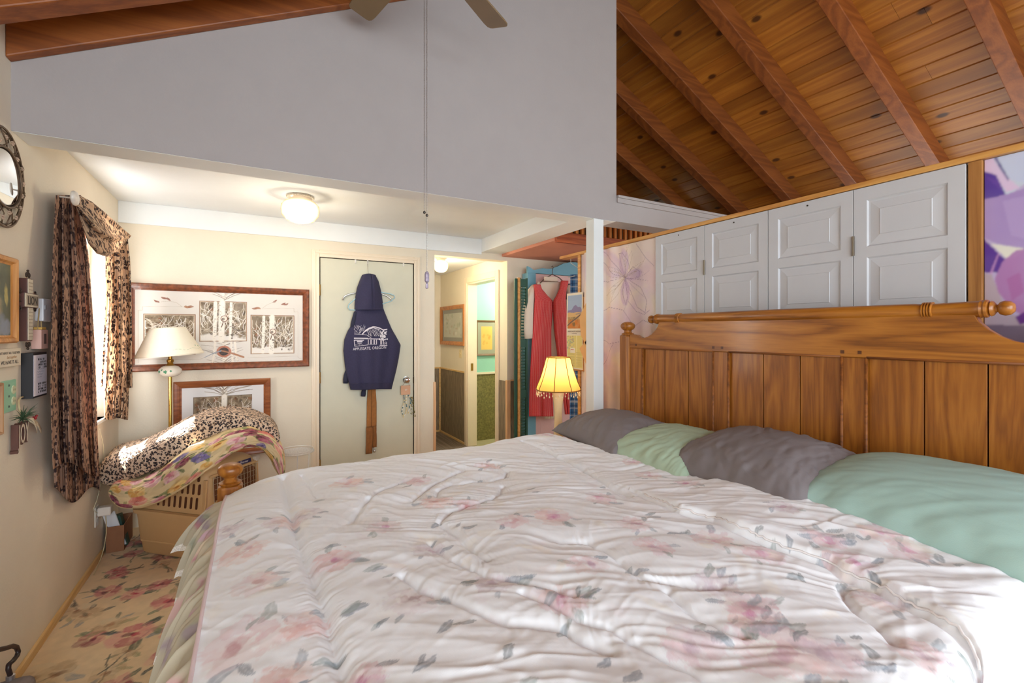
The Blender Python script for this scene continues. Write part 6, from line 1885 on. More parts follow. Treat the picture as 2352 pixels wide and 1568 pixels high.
b = MB(); b.grid(strip([(464, 990), (462, 1270)], [(467, 990), (466, 1270)], 20, YD - .022, 0)); b.build('centre_seam', plain('dark_tan_seam', (122, 76, 36), .9), st, smooth=True)
b = MB(); b.grid(strip([(426, 1272), (425, 1360), (423, 1456)], [(470, 1268), (470, 1370), (466, 1450)], 14, YD - .022, .002)).grid(strip([(470, 1262), (470, 1410)], [(497, 1260), (497, 1405)], 14, YD - .016, .003)); b.build('folded_end', plain('dark_tan_canvas', (138, 88, 44), .9, var=.15, scale=30), st, smooth=True, solid=.006)
b = MB(); p = C5(483, 1432, YD - .02); b.lathe([(.003, .012), (.009, .010), (.012, -.012), (.006, -.014)], p, 14).tube([p + (0, 0, .008), p + (-.004, 0, .03)], .0025, 6); b.build('metal_clip', chrome, st, smooth=True)
# things on the door knob
kt = thing('door_knob_hanger', tuple(C5(700, 1010, YD - .03)), 'wooden heart tag hung on the chrome door knob', 'door hanger')
b = MB(); q0, q1 = C5(667, 1046, YD - .035), C5(732, 978, YD - .035); b.box(q0[0], q1[0], YD - .034, YD - .028, q0[2], q1[2]); b.build('board', plain('raw_wood_tag', (206, 160, 128), .7, var=.08), kt, bevel=.002)
b = MB()
hs = []
for i in range(28):
    t = 2 * PI * i / 28; hs.append((16 * math.sin(t) ** 3, 13 * math.cos(t) - 5 * math.cos(2 * t) - 2 * math.cos(3 * t) - math.cos(4 * t)))
cx_, _, cz_ = C5(701, 1010, YD - .035)
b.prism([(cx_ + x * .00062, YD - .0343, cz_ + z * .00062) for x, z in hs], (0, -.0008, 0)); b.build('heart', plain('ivory_heart', (232, 220, 200), .7), kt)
b = MB()
b.box(cx_ - .006, cx_ + .006, YD - .0356, YD - .0352, cz_ - .0015, cz_ + .0025)
b.build('script_lines', plain('brown_script', (120, 86, 66), .8), kt)
b = MB(); kx = 1.222
for s_ in (-1, 1): b.tube([C5(700 + s_ * 22, 980, YD - .031), (kx + s_ * .012, YD - .045, .955), (kx + s_ * .009, YD - .040, .976), (kx, YD - .038, .981)], .0016, 6)
b.build('cord', plain('grey_cord', (120, 108, 92), .8), kt)
bs_ = thing('bead_strings', tuple(C5(700, 1120, YD - .03)), 'strings of teal and cream beads dangling below the heart tag', 'bead strings')
beadm = {'t': plain('teal_bead', (24, 92, 110), .3), 'c': plain('cream_bead', (226, 206, 150), .4), 'w': plain('white_bead', (236, 232, 224), .35)}
strands = ([(686, 1046), (690, 1090), (676, 1140), (672, 1165), (684, 1190), (683, 1205)], [(704, 1046), (702, 1100), (708, 1140), (700, 1170), (690, 1190)], [(716, 1046), (738, 1080), (728, 1120), (720, 1150), (718, 1175)])
bb = {k_: MB() for k_ in beadm}; cord_ = MB(); rnd = random.Random(2)
for sd in strands:
    P3 = [C5(u, v, YD - .031) for u, v in sd]; cord_.tube(P3, .0008, 4)
    for a, c_ in zip(P3[:-1], P3[1:]):
        n_ = max(1, int(np.linalg.norm(c_ - a) / .012))
        for k_ in range(n_):
            typ = rnd.choice(['t', 't', 'c', 'c', 'w']); p = a + (c_ - a) * k_ / n_; q = a + (c_ - a) * (k_ + .85) / n_
            bb[typ].tube([p, p * .6 + q * .4, q], [.0036, .0044, .0036], 8)
cord_.build('string', plain('string_beige', (200, 180, 140), .8), bs_)
for k_ in bb: bb[k_].build({'t': 'teal_beads', 'c': 'cream_beads', 'w': 'white_beads'}[k_], beadm[k_], bs_, smooth=True, auto=40)
ky = thing('charm_tassel', tuple(C5(748, 1130, YD - .03)), 'gold and green charm tassel hanging beside the teal beads', 'tassel')
b = MB(); rnd = random.Random(5)
for k_ in range(55):
    t = rnd.random(); w_ = 5 + 14 * t
    p = C5(744 + rnd.uniform(-w_, w_) + 6 * t, 1060 + 135 * t, YD - .024 + rnd.uniform(-.008, .008)); b.sphere(p, rnd.uniform(.003, .0055), 6)
b.build('charms', plain('green_gold_charms', (120, 108, 40), .3, metal=.6, var=.7, scale=220), ky)
b = MB(); b.tube([C5(722, 1046, YD - .03), C5(738, 1070, YD - .026), C5(742, 1075, YD - .026)], .0015, 6); b.build('cord', plain('gold_cord', (190, 150, 70), .6), ky)

# ------------------------------------------------------------------ ceiling globe in the alcove and hall lamp
def globe_light(name, c, R_, h, zt, label, amber, watt, dcol):
    t = thing(name, (c[0], c[1], zt - h - .04), label, 'ceiling light')
    b = MB(); b.lathe([(R_ * .66, 0), (R_ * .68, -.008), (R_ * .62, -.016), (R_ * .58, -.030), (R_ * .50, -.040), (.0001, -.040)], (c[0], c[1], zt), 40)
    for i in range(28):
        a = 2 * PI * i / 28; b.sphere((c[0] + R_ * .66 * math.cos(a), c[1] + R_ * .66 * math.sin(a), zt - .008), .009, 8)
    b.build('base', plain('white_cast_base', (214, 204, 188), .35, metal=.35), t, smooth=True, auto=40)
    m, nt, bs = mat_new(name + '_glass')
    tc = N(nt, 'ShaderNodeTexCoord'); vo = N(nt, 'ShaderNodeTexVoronoi', feature='DISTANCE_TO_EDGE'); vo.inputs['Scale'].default_value = 55
    link(nt, tc.outputs['Object'], vo.inputs['Vector'])
    lw = N(nt, 'ShaderNodeLayerWeight'); lw.inputs['Blend'].default_value = .35
    rp = N(nt, 'ShaderNodeValToRGB'); rp.color_ramp.elements[0].color = (1, .93, .78, 1); rp.color_ramp.elements[1].color = lin(amber) + (1,); rp.color_ramp.elements[0].position = .1; rp.color_ramp.elements[1].position = .75
    link(nt, lw.outputs['Facing'], rp.inputs['Fac'])
    link(nt, rp.outputs['Color'], bs.inputs['Emission Color']); link(nt, rp.outputs['Color'], bs.inputs['Base Color'])
    st_ = N(nt, 'ShaderNodeMapRange'); st_.inputs['From Min'].default_value = 0; st_.inputs['From Max'].default_value = .8; st_.inputs['To Min'].default_value = 1.7; st_.inputs['To Max'].default_value = .5
    link(nt, lw.outputs['Facing'], st_.inputs['Value']); link(nt, st_.outputs['Result'], bs.inputs['Emission Strength'])
    bs.inputs['Roughness'].default_value = .2; bump(nt, bs, vo.outputs['Distance'], .5, .01)
    zc_ = zt - .034
    b = MB(); b.lathe([(R_ * .52, 0), (R_ * .80, -h * .06), (R_ * .97, -h * .22), (R_, -h * .42), (R_ * .95, -h * .66), (R_ * .72, -h * .88), (R_ * .36, -h * .98), (.0001, -h)], (c[0], c[1], zc_), 40)
    b.build('glass_globe', m, t, smooth=True)
    lamp('lamp_' + name, 'POINT', watt, dcol, (c[0], c[1], zc_ - h - .05), shadow_soft_size=.07)
globe_light('ceiling_light', (.273, 3.478), .122, .150, ZA, 'amber crackle glass globe light on the alcove ceiling', (226, 176, 110), 7.0, (1.0, .86, .64))
globe_light('hall_light', (1.735, 4.69), .078, .125, 2.199, 'small white globe light on the hallway ceiling', (238, 206, 150), 13.0, (1.0, .84, .58))
lamp('lamp_bathroom', 'POINT', 26.0, (1.0, .93, .78), (3.1, 4.9, 2.0), shadow_soft_size=.12)

# ------------------------------------------------------------------ hall picture, switch plate, bathroom picture
def hall_frame(t, y0, y1, z0, z1, w, d, m, x=HX1):
    b = MB(); prof = [(0, 0), (0, d), (w * .3, d * 1.05), (w, d * .6), (w, 0)]
    rings = [[(x - h, y1 - o, z0 + o), (x - h, y0 + o, z0 + o), (x - h, y0 + o, z1 - o), (x - h, y1 - o, z1 - o)] for o, h in prof]
    V = [p for r in rings for p in r]; F = []
    for i in range(len(rings) - 1):
        for q in range(4): F.append((i * 4 + q, i * 4 + (q + 1) % 4, (i + 1) * 4 + (q + 1) % 4, (i + 1) * 4 + q))
    b.add(V, F); return b.build('frame', m, t)
pa, pb = onX(1016, 706, HX1), onX(1070, 700, HX1); pc_ = onX(1070, 794, HX1)
hp = thing('framed_picture', (HX1, (pa[1] + pb[1]) / 2, pc_[2]), 'framed glazed picture on the hallway wall above the grey wainscot', 'picture')
oak2 = wood('hall_oak_frame', (130, 76, 36), (170, 108, 56), (186, 126, 70), 'Z', 1, .4)
y0, y1, z0, z1 = pb[1], min(pa[1], 6.14), pc_[2], pb[2] + .01
hall_frame(hp, y0, y1, z0, z1, .05, .035, oak2)
P = Paint(-y1 + .045, -y0 - .045, z0 + .045, z1 - .045, 120, 120, (132, 136, 130))
P.rect(-y1 + .10, -y0 - .10, z0 + .10, z1 - .10, '#c8ccc0')
rnd = random.Random(8)
for q in range(26): P.blob(rnd.uniform(-y1 + .12, -y0 - .12), rnd.uniform(z0 + .11, z1 - .11), rnd.uniform(.02, .05), rnd.uniform(.015, .04), 0, rnd.choice(['#a8b49c', '#d8dcd4', '#8c9c88', '#b8a890', '#e4e6e0']), .7, .4, .4, q)
picture('print', P, printm, (HX1 - .012, 0, 0), (0, -1, 0), (0, 0, 1), hp)
b = MB(); b.box(HX1 - .018, HX1 - .016, y0 + .045, y1 - .045, z0 + .045, z1 - .045); b.build('glass', pane_mat('hall_glass', gloss=.25), hp)
sp_ = thing('light_switch', tuple(onX(1058, 812, HX1)), 'almond light switch plate on the hallway wall under the picture', 'light switch')
q = onX(1058, 812, HX1)
b = MB(); b.box(HX1 - .006, HX1 - .0003, q[1] - .04, q[1] + .04, q[2] - .055, q[2] + .055); b.build('plate', plain('almond_plate', (222, 204, 160), .4), sp_, bevel=.002)
b = MB(); b.box(HX1 - .016, HX1 - .006, q[1] - .006, q[1] + .006, q[2] - .004, q[2] + .014); b.build('toggle', plain('almond_toggle', (210, 190, 140), .4), sp_, bevel=.001)
BY = 5.4495
a_, c_ = onY(1092, 735, BY), onY(1142, 816, BY)
bp = thing('framed_picture', ((a_[0] + c_[0]) / 2, BY, c_[2]), 'framed mustard print on the turquoise bathroom wall seen through the doorway', 'picture')
frame_far(a_[0], c_[0], c_[2], a_[2], .028, .024, BY).build('frame', plain('grey_brown_frame', (120, 92, 62), .5), bp)
P = Paint(a_[0] + .026, c_[0] - .026, c_[2] + .026, a_[2] - .026, 60, 80, (150, 152, 132))
P.rect(a_[0] + .075, c_[0] - .075, c_[2] + .08, a_[2] - .08, '#d8b25e')
for q_ in range(10): P.blob((a_[0] + c_[0]) / 2 + rnd.uniform(-.05, .05), (a_[2] + c_[2]) / 2 + rnd.uniform(-.08, .08), .02, .02, 0, '#c89a48', .6, .3, .4, q_)
picture('print', P, printm, (0, BY - .010, 0), (1, 0, 0), (0, 0, 1), bp)

# ------------------------------------------------------------------ folded green louvred doors
gd = thing('louvred_shutter', (2.33, 4.1, 0), 'folded dark green shutters with a bare wood edge leaning by the blue wardrobe', 'shutter')
grn = plain('dark_green_paint', (34, 78, 62), .5, var=.06)
xa_ = onY(1183, 800, 3.98)[0]; xb_ = onY(1189.5, 800, 3.98)[0]; xc_ = onY(1195, 800, 3.98)[0]; xd_ = onY(1213, 800, 3.98)[0]
zt3 = onY(1190, 637, 3.98)[2]
b = MB(); b.box(xa_, xb_, 3.985, 4.005, .004, zt3 - .01); b.build('shutter_leaf', grn, gd, bevel=.003)
b = MB(); b.box(xb_, xc_, 3.978, 4.005, .004, zt3); b.build('wood_edge', M['cap'], gd, bevel=.002)
b = MB()
b.box(xc_, xc_ + .014, 3.985, 4.012, .004, zt3).box(xd_ - .018, xd_, 3.985, 4.012, .004, zt3)
for z in (.02, .75, 1.25, zt3 - .09): b.box(xc_ + .014, xd_ - .018, 3.988, 4.010, z, z + .08)
z = .11
while z < zt3 - .1:
    b.box(xc_ + .014, xd_ - .018, 3.997, 4.010, z, z + .022); z += .03
b.build('louvred_leaf', grn, gd, bevel=.002)

# ------------------------------------------------------------------ painted wardrobe front
wd = thing('wardrobe', (2.9, 4.15, 0), 'blue painted wardrobe with scalloped top and pink doors behind the red dress', 'wardrobe')
blue = plain('sky_blue_paint', (112, 168, 190), .55, var=.04); pinkd = plain('blush_pink_paint', (222, 186, 184), .55, var=.03)
WYf = 4.10; wx0, wx1 = onY(1216, 800, WYf)[0], 3.42
wpx = lambda u, v: onY(u, v, WYf)
top = [(1212, 611), (1218, 614), (1226, 620), (1236, 618), (1246, 615.5), (1256, 617), (1266, 617), (1280, 612), (1294, 605), (1308, 602), (1322, 602), (1334, 605)]
tp3 = [wpx(u, v) for u, v in top]
xmid = tp3[-2][0]
mir_ = [np.array([2 * xmid - p[0], p[1], p[2]]) for p in reversed(tp3[:-1])]
prof3 = tp3 + [m_ for m_ in mir_ if m_[0] > tp3[-1][0] + .002]
zr = wpx(1240, 628)[2]
wx1 = prof3[-1][0]
wx0 = prof3[0][0]
b = MB(); b.prism([prof3[0]] + list(prof3[1:]) + [np.array([wx1, WYf, zr]), np.array([wx0, WYf, zr])], (0, .025, 0)); b.build('scalloped_rail', blue, wd)
sw_ = wpx(1231, 800)[0] - wx0
b = MB(); b.box(wx0, wx0 + sw_, WYf, WYf + .11, .002, zr).box(wx1 - sw_, wx1, WYf, WYf + .11, .002, zr).box(wx0 + sw_, wx1 - sw_, WYf, WYf + .11, .002, .09).box(wx0 + sw_, wx1 - sw_, WYf + .085, WYf + .11, .09, zr); b.build('carcass', blue, wd, bevel=.003)
xm = (wx0 + wx1) / 2 - .02
dk = plain('dark_glass', (44, 40, 46), .15)
for (xa2, xb2) in ((wx0 + sw_ + .002, xm - .002), (xm + .002, wx1 - sw_ - .002)):
    b = MB(); b.box(xa2, xb2, WYf + .006, WYf + .028, .095, zr - .004); d_ = b.build('wardrobe_door', pinkd, wd, bevel=.002)
    for xx_, ww in ((xa2 + .045, .10), (xb2 - .145, .10)):
        b = MB(); b.box(xx_, xx_ + ww, WYf + .0048, WYf + .0059, zr - .26, zr - .085); b.build('dark_window', dk, d_)
    b = MB(); b.box(xa2 + .06, xb2 - .06, WYf + .0045, WYf + .0059, .25, .9); b.build('raised_field', pinkd, d_, bevel=.002)

# ------------------------------------------------------------------ dress on its hanger
def C7(u, v, y): return onY(1180 + u * .26786, 580 + v * .26786, y)
DYq = 4.03
m, nt, bs = mat_new('red_white_stripe_cotton')
tc = N(nt, 'ShaderNodeTexCoord'); sx = N(nt, 'ShaderNodeSeparateXYZ'); uvn = N(nt, 'ShaderNodeVertexColor', layer_name='paint')
sc_ = N(nt, 'ShaderNodeSeparateColor'); link(nt, uvn.outputs['Color'], sc_.inputs['Color'])
def mth(op, a, b_=None, c_=None):
    n_ = N(nt, 'ShaderNodeMath', operation=op)
    for i, q in enumerate((a, b_, c_)):
        if q is None: continue
        if isinstance(q, (int, float)): n_.inputs[i].default_value = q
        else: link(nt, q, n_.inputs[i])
    return n_.outputs[0]
link(nt, tc.outputs['Object'], sx.inputs[0])
zig = mth('PINGPONG', mth('MULTIPLY', sx.outputs['Z'], 60.0), .5)
st1 = mth('PINGPONG', mth('MULTIPLY_ADD', zig, .16, mth('MULTIPLY', sc_.outputs['Red'], 15.0)), .5)
line1 = mth('LESS_THAN', st1, .16)
line2 = mth('MULTIPLY', mth('GREATER_THAN', st1, .40), mth('GREATER_THAN', mth('PINGPONG', mth('MULTIPLY', sx.outputs['Z'], 90.0), .5), .24))
both = mth('MINIMUM', mth('ADD', line1, line2), 1.0)
mx = N(nt, 'ShaderNodeMixRGB'); mx.inputs['Color1'].default_value = lin((206, 14, 36)) + (1,); mx.inputs['Color2'].default_value = lin((236, 178, 168)) + (1,)
link(nt, mth('MULTIPLY', both, .44), mx.inputs['Fac']); link(nt, mx.outputs['Color'], bs.inputs['Base Color']); bs.inputs['Roughness'].default_value = .8
redm = m
blou = plain('ivory_blouse_cotton', (228, 216, 200), .85, var=.03, bump_s=.15, bump_scale=160)
dr = thing('dress', tuple(C7(320, 1400, DYq)), 'red striped pinafore dress over an ivory blouse hanging on the blue wardrobe', 'dress')
def garment(name, left, right, n, mcols, y, bul, folds, mat, parent, seed=0, stripe0=0.0):
    vs = np.linspace(left[0][1], left[-1][1], n); G = np.zeros((n, mcols, 3)); Cc = np.zeros((n, mcols, 3))
    for i, v in enumerate(vs):
        ul = np.interp(v, [q[1] for q in left], [q[0] for q in left]); ur = np.interp(v, [q[1] for q in right], [q[0] for q in right]); t = i / (n - 1)
        for j in range(mcols):
            s_ = j / (mcols - 1)
            d = bul * max(0, 1 - abs(2 * s_ - 1) ** 2.2) ** .6 + folds * (.15 + .85 * t) * (math.sin(s_ * 17 + seed + t * 1.2) + .5 * math.sin(s_ * 31 + seed * 2))
            G[i, j] = C7(ul + (ur - ul) * s_, v, y - d); Cc[i, j] = stripe0 + s_ * .8
    return mesh_obj(name, G.reshape(-1, 3), grid_faces(n, mcols), mat, parent, col=Cc.reshape(-1, 3), smooth=True, solid=.003)
garment('blouse', [(205, 250), (190, 400), (200, 700), (230, 1100), (262, 1424)], [(440, 240), (440, 400), (450, 700), (430, 1100), (372, 1424)], 50, 40, DYq + .005, .03, .006, blou, dr, 2)
garment('bodice_skirt', [(170, 272), (178, 330), (180, 400), (172, 520), (165, 650), (156, 760), (148, 900), (138, 1100), (133, 1300), (131, 1404)], [(222, 250), (240, 310), (290, 370), (333, 415), (335, 470), (322, 660), (322, 860), (330, 1100), (336, 1300), (340, 1394)], 90, 46, DYq - .045, .045, .011, redm, dr, 1)
garment('bodice_skirt', [(405, 240), (392, 310), (365, 370), (338, 415), (338, 480), (345, 660), (372, 860), (400, 1100), (430, 1300), (440, 1386)], [(468, 262), (450, 330), (445, 400), (455, 520), (468, 640), (462, 720), (462, 870), (490, 1100), (506, 1300), (510, 1385)], 90, 34, DYq - .045, .045, .010, redm, dr, 4, .35)
b = MB()
LS = [(176, 290), (150, 330), (132, 420), (120, 520), (116, 640), (121, 736)]; LWd = [.030, .040, .050, .058, .060, .058]
b.tube([C7(u, v, DYq - .01) for u, v in LS], LWd, 18)
b.build('sleeve', blou, dr, smooth=True)
b = MB(); b.tube([C7(u, v, DYq + .01) for u, v in [(462, 285), (482, 330), (488, 420), (486, 540), (480, 660)]], [.028, .036, .042, .044, .044], 18); b.build('sleeve', blou, dr, smooth=True)
b = MB()
cN = C7(318, 235, DYq - .022)
b.lathe([(.052, -.012), (.050, .006), (.046, .022), (.050, .030), (.046, .030), (.042, .018), (.045, -.010)], cN, 30, fx=1.7, fy=.65); b.build('collar', blou, dr, smooth=True)
b = MB()
for k_ in range(5): p = C7(337, 425 + k_ * 20, DYq - .085); b.sphere(p, .0055, 8)
b.build('button', plain('red_button', (170, 30, 46), .4), dr)
hh = thing('dress_hanger', tuple(C7(330, 200, DYq - .03)), 'dark wire hanger holding the red striped dress', 'hanger')
b = MB(); b.tube([C7(u, v, DYq - .02) for u, v in [(225, 262), (275, 215), (330, 186), (390, 215), (440, 262)]], .005, 8).tube([C7(u, v, y_) for u, v, y_ in [(330, 186, DYq - .02), (332, 150, DYq - .012), (338, 128, DYq + .0), (332, 114, WYf - .006), (322, 122, WYf - .006)]], .0035, 8)
b.build('hanger_wire', plain('dark_brown_hanger', (86, 70, 58), .5), hh, smooth=True)

# ------------------------------------------------------------------ calendar, cards and plaid cloth at the partition end
ca = thing('wall_calendar', (PX - .01, 3.22, 1.087), 'railroad wall calendar with a mountain picture hung at the partition end', 'calendar')
b = MB(); b.box(PX - .016, PX - .0105, 3.095, 3.312, 1.075, 1.70); b.build('backing', plain('brown_backing_card', (176, 122, 66), .8, var=.06), ca)
P = Paint(-3.336, -3.108, 1.087, 1.741, 90, 250, (228, 222, 206))
P.rect(-3.322, -3.122, 1.435, 1.722, '#9ab0d2')
P.C[:, 225:240] *= .97
sl = (slice(*np.searchsorted(P.xs, (-3.322, -3.122))), slice(*np.searchsorted(P.ys, (1.435, 1.722))))
Xs, Ys = P.X[sl], P.Y[sl]
mtn = 1.585 + .045 * np.exp(-((Xs + 3.215) / .04) ** 2) + .02 * np.exp(-((Xs + 3.15) / .03) ** 2) + .012 * fbm(Xs * 60, Xs * 0, 3, 3)
P.mix(sl, (Ys < mtn) * 1.0, lin((128, 124, 168)))
P.mix(sl, (Ys < 1.568 + .01 * fbm(Xs * 30, Xs * 0, 5, 2)) * 1.0, lin((206, 172, 122)))
P.mix(sl, (Ys < 1.535) * np.clip(fbm(Xs * 40, Ys * 40, 7, 3) * 2 - .6, 0, 1), lin((110, 100, 66)))
P.mix(sl, (Ys < 1.51) * np.clip(fbm(Xs * 25, Ys * 25, 11, 3) * 2 - .4, 0, 1), lin((202, 124, 56)))
P.stroke([(-3.318, 1.462), (-3.27, 1.49), (-3.21, 1.515), (-3.14, 1.55)], .006, '#6a5a56'); P.stroke([(-3.20, 1.556), (-3.13, 1.566)], .004, '#8a8a90')
P.blob(-3.225, 1.47, .016, .02, 0, '#7a6440', .9, .2, .4, 3)
P.rect(-3.330, -3.115, 1.10, 1.375, '#dcd28a')
for q in range(60): P.blob(random.uniform(-3.33, -3.23), random.uniform(1.24, 1.37), random.uniform(.004, .014), random.uniform(.004, .012), 0, random.choice(['#b8c890', '#c0a898', '#98b8a0', '#c8c8b0', '#a89888']), .7, .3, .4, q)
P.rect(-3.20, -3.185, 1.11, 1.375, '#e6e0a8')
for r in range(14):
    for cc_ in range(2): P.rect(-3.32 + cc_ * .115, -3.225 + cc_ * .10, 1.112 + r * .0088, 1.1145 + r * .0088, '#b8ae70')
P.rect(-3.285, -3.215, 1.225, 1.27, '#e8e4d8'); P.rect(-3.278, -3.235, 1.25, 1.256, '#c86a60')
G = np.zeros((P.n, P.m, 3))
for i in range(P.n):
    for j in range(P.m):
        z = P.Y[i, j]; G[i, j] = (PX - .0175 - .010 * np.clip((z - 1.12) / .3, 0, 1) * np.clip((1.74 - z) / .25, 0, 1) * .5, -P.X[i, j], z)
mesh_obj('sheet', G.reshape(-1, 3), P.faces(), printm, ca, col=P.C.reshape(-1, 3), smooth=True)
text_obj('lettering', 'UNION PACIFIC RAILROAD', .020, plain('grey_brown_print', (110, 98, 88), .8), (PX - .0235, 3.222, 1.404), (0, -1, 0), UP, ca, width=.19, depth=.0003)
text_obj('lettering', 'CALENDAR', .011, plain('grey_print', (130, 120, 110), .8), (PX - .0235, 3.222, 1.388), (0, -1, 0), UP, ca, width=.07, depth=.0003)
cardm = plain('tan_card', (222, 178, 122), .8, var=.04)
for (q_, lab) in (([(1331, 728), (1346, 695), (1346, 792), (1334, 770)], 'upper torn tan card pinned between calendar and white post'), ([(1331, 800), (1346, 782), (1346, 836)], 'lower tan triangular card pinned between calendar and white post')):
    b = MB(); P3 = [onX(u, v, PX - .032) for u, v in q_]; b.prism(P3, (.0015, 0, 0)); tag(b.build('tan_card', cardm), lab, 'card', 'tan cards by the calendar')
pl = thing('plaid_shirt', (2.55, 3.42, .5), 'blue plaid cloth hanging behind the calendar', 'shirt')
P = Paint(0, 1, 0, 1, 60, 160, (72, 122, 176))
for k_ in range(6):
    P.rect(k_ / 6 + .02, k_ / 6 + .05, 0, 1, '#c8d4e0', .7); P.rect(k_ / 6 + .09, k_ / 6 + .12, 0, 1, '#24406c', .7)
for k_ in range(24): P.rect(0, 1, k_ / 24 + .005, k_ / 24 + .012, '#c8d4e0', .6); P.rect(0, 1, k_ / 24 + .022, k_ / 24 + .03, '#203a64', .6)
G = np.zeros((60, 160, 3)); xa3, xb3 = onY(1313, 800, 3.42)[0], onY(1340, 800, 3.42)[0]
for i in range(60):
    for j in range(160):
        s_ = i / 59; t = j / 159; G[i, j] = (xa3 + (xb3 - xa3) * s_ * 1.6 + .05 * (1 - t) * (s_ - .4), 3.42 + .022 * math.sin(s_ * 14 + t) + .02 * s_, .45 + 1.48 * t)
mesh_obj('cloth', G.reshape(-1, 3), P.faces(), painted('blue_plaid_cotton', .85), pl, col=P.C.reshape(-1, 3), smooth=True, solid=.003)
b = MB(); ctr = np.array([(xa3 + xb3) / 2 + .03, 3.42, 1.93])
b.tube([ctr + (-.13, 0, -.03), ctr + (0, 0, .0), ctr + (.13, 0, -.03)], .005, 8).tube([ctr, ctr + (0, 0, .05), np.array([2.505, 3.42, 2.03]), np.array([2.505, 3.42, 2.09]), np.array([2.49, 3.42, 2.096]), np.array([2.47, 3.42, 2.089])], .003, 6); b.build('hanger', plain('clear_hanger', (200, 206, 208), .2), pl, smooth=True)

# ------------------------------------------------------------------ night stand with the glowing lamp
nx, ny = 2.025, 2.925
ns = thing('nightstand', (nx, ny, 0), 'small oak nightstand beside the bed under the glowing lamp', 'nightstand')
NT = .52
b = MB(); b.box(nx - .21, nx + .21, ny - .19, ny + .19, NT - .025, NT); b.build('top', OY, ns, bevel=.006)
b = MB(); b.box(nx - .19, nx + .19, ny - .17, ny + .17, .08, NT - .0255); b.build('body', OZ, ns, bevel=.004)
b = MB(); b.box(nx - .197, nx - .1905, ny - .15, ny + .15, .32, .47); dw = b.build('drawer', OY, ns, bevel=.004)
b = MB(); b.lathe([(.006, 0), (.008, .008), (.016, .016), (.012, .026), (.0001, .028)], (nx - .197, ny, .395), 16, ax=(0, 1, 0), ay=(0, 0, 1), az=(-1, 0, 0)); b.build('knob', brass, dw, smooth=True)
for sx_ in (-1, 1):
    for sy_ in (-1, 1):
        b = MB(); b.box(nx + sx_ * .17 - .02, nx + sx_ * .17 + .02, ny + sy_ * .15 - .02, ny + sy_ * .15 + .02, .002, .0795); b.build('leg', OZ, ns, bevel=.003)
bl_ = thing('bedside_lamp', (nx, ny, NT), 'glowing amber bell shaped lamp with beaded fringe on the nightstand', 'table lamp')
cer = plain('cream_ceramic', (238, 216, 170), .25, var=.02, coat=.4)
b = MB(); b.lathe([(.0001, 0), (.066, 0), (.068, .012), (.054, .026), (.038, .08), (.031, .18), (.029, .27), (.034, .34), (.043, .40), (.046, .425), (.040, .438), (.016, .442), (.012, .455), (.012, .48), (.0001, .48)], (nx, ny, NT + .0008), 36); b.build('base', cer, bl_, smooth=True, auto=40)
zs0, zs1 = .966, 1.216
hS = zs1 - zs0
shp = [(0, .170), (.015, .168), (.06, .147), (.12, .125), (.18, .107), (.23, .094), (hS - .004, .087)]
m = bpy.data.materials.new('amber_silk_shade'); m.use_nodes = True; nt = m.node_tree; nt.nodes.clear()
out = nt.nodes.new('ShaderNodeOutputMaterial'); df = nt.nodes.new('ShaderNodeBsdfDiffuse'); df.inputs['Color'].default_value = lin((222, 170, 88)) + (1,)
tlu = nt.nodes.new('ShaderNodeBsdfTranslucent'); tlu.inputs['Color'].default_value = lin((246, 196, 116)) + (1,)
wv_ = nt.nodes.new('ShaderNodeTexNoise'); wv_.inputs['Scale'].default_value = 160
mxs = nt.nodes.new('ShaderNodeMixShader'); mxs.inputs['Fac'].default_value = .62
nt.links.new(df.outputs[0], mxs.inputs[1]); nt.links.new(tlu.outputs[0], mxs.inputs[2]); nt.links.new(mxs.outputs[0], out.inputs['Surface'])
NS = 64
def bell(o=0.0):
    V = []
    for z, r in shp:
        for k_ in range(NS):
            a = 2 * PI * k_ / NS; pan = abs(((k_ % 8) / 8.0) - .5) * 2       # eight softly flat panels
            rr_ = (r + o) * (.955 + .045 * pan ** 2); V.append((nx + rr_ * math.cos(a), ny + rr_ * math.sin(a), zs0 + z))
    return np.array(V)
V = bell(); F = []
for i in range(len(shp) - 1):
    for k_ in range(NS): F.append((i * NS + k_, i * NS + (k_ + 1) % NS, (i + 1) * NS + (k_ + 1) % NS, (i + 1) * NS + k_))
shd = mesh_obj('shade', V, F, m, bl_, smooth=True)
trimm = plain('brown_gold_braid', (138, 96, 38), .7, var=.1)
b = MB()
for k_ in range(0, NS, 8):
    b.tube([bell(.0015)[i * NS + k_] for i in range(len(shp))], .0028, 6)
for zi, rad in ((0, .0045), (len(shp) - 1, .004)): b.tube(bell(.0015)[zi * NS:(zi + 1) * NS], rad, 6, closed=True)
b.build('braid_trim', trimm, shd, smooth=True)
b = MB(); c2 = MB(); r0 = .166
for k_ in range(44):
    a = 2 * PI * k_ / 44; L = .020 + .016 * (k_ % 4 == 0) + .008 * (k_ % 4 == 2)
    x, y = nx + r0 * math.cos(a), ny + r0 * math.sin(a)
    b.tube([(x, y, zs0), (x, y, zs0 - L)], .0012, 4)
    b.lathe([(.0005, 0), (.0030, -.004), (.0046, -.010), (.0030, -.015), (.0005, -.018)], (x, y, zs0 - L), 8)
b.build('bead_fringe', plain('amber_white_beads', (240, 218, 176), .25), shd, smooth=True)
b = MB(); b.sphere((nx, ny, NT + .54), .026, 14); b.build('bulb', glow('warm_bulb', (255, 214, 140), 5.0), bl_, smooth=True)
lamp('lamp_bedside', 'POINT', 4.5, (1.0, .76, .46), (nx, ny, NT + .575), shadow_soft_size=.04)

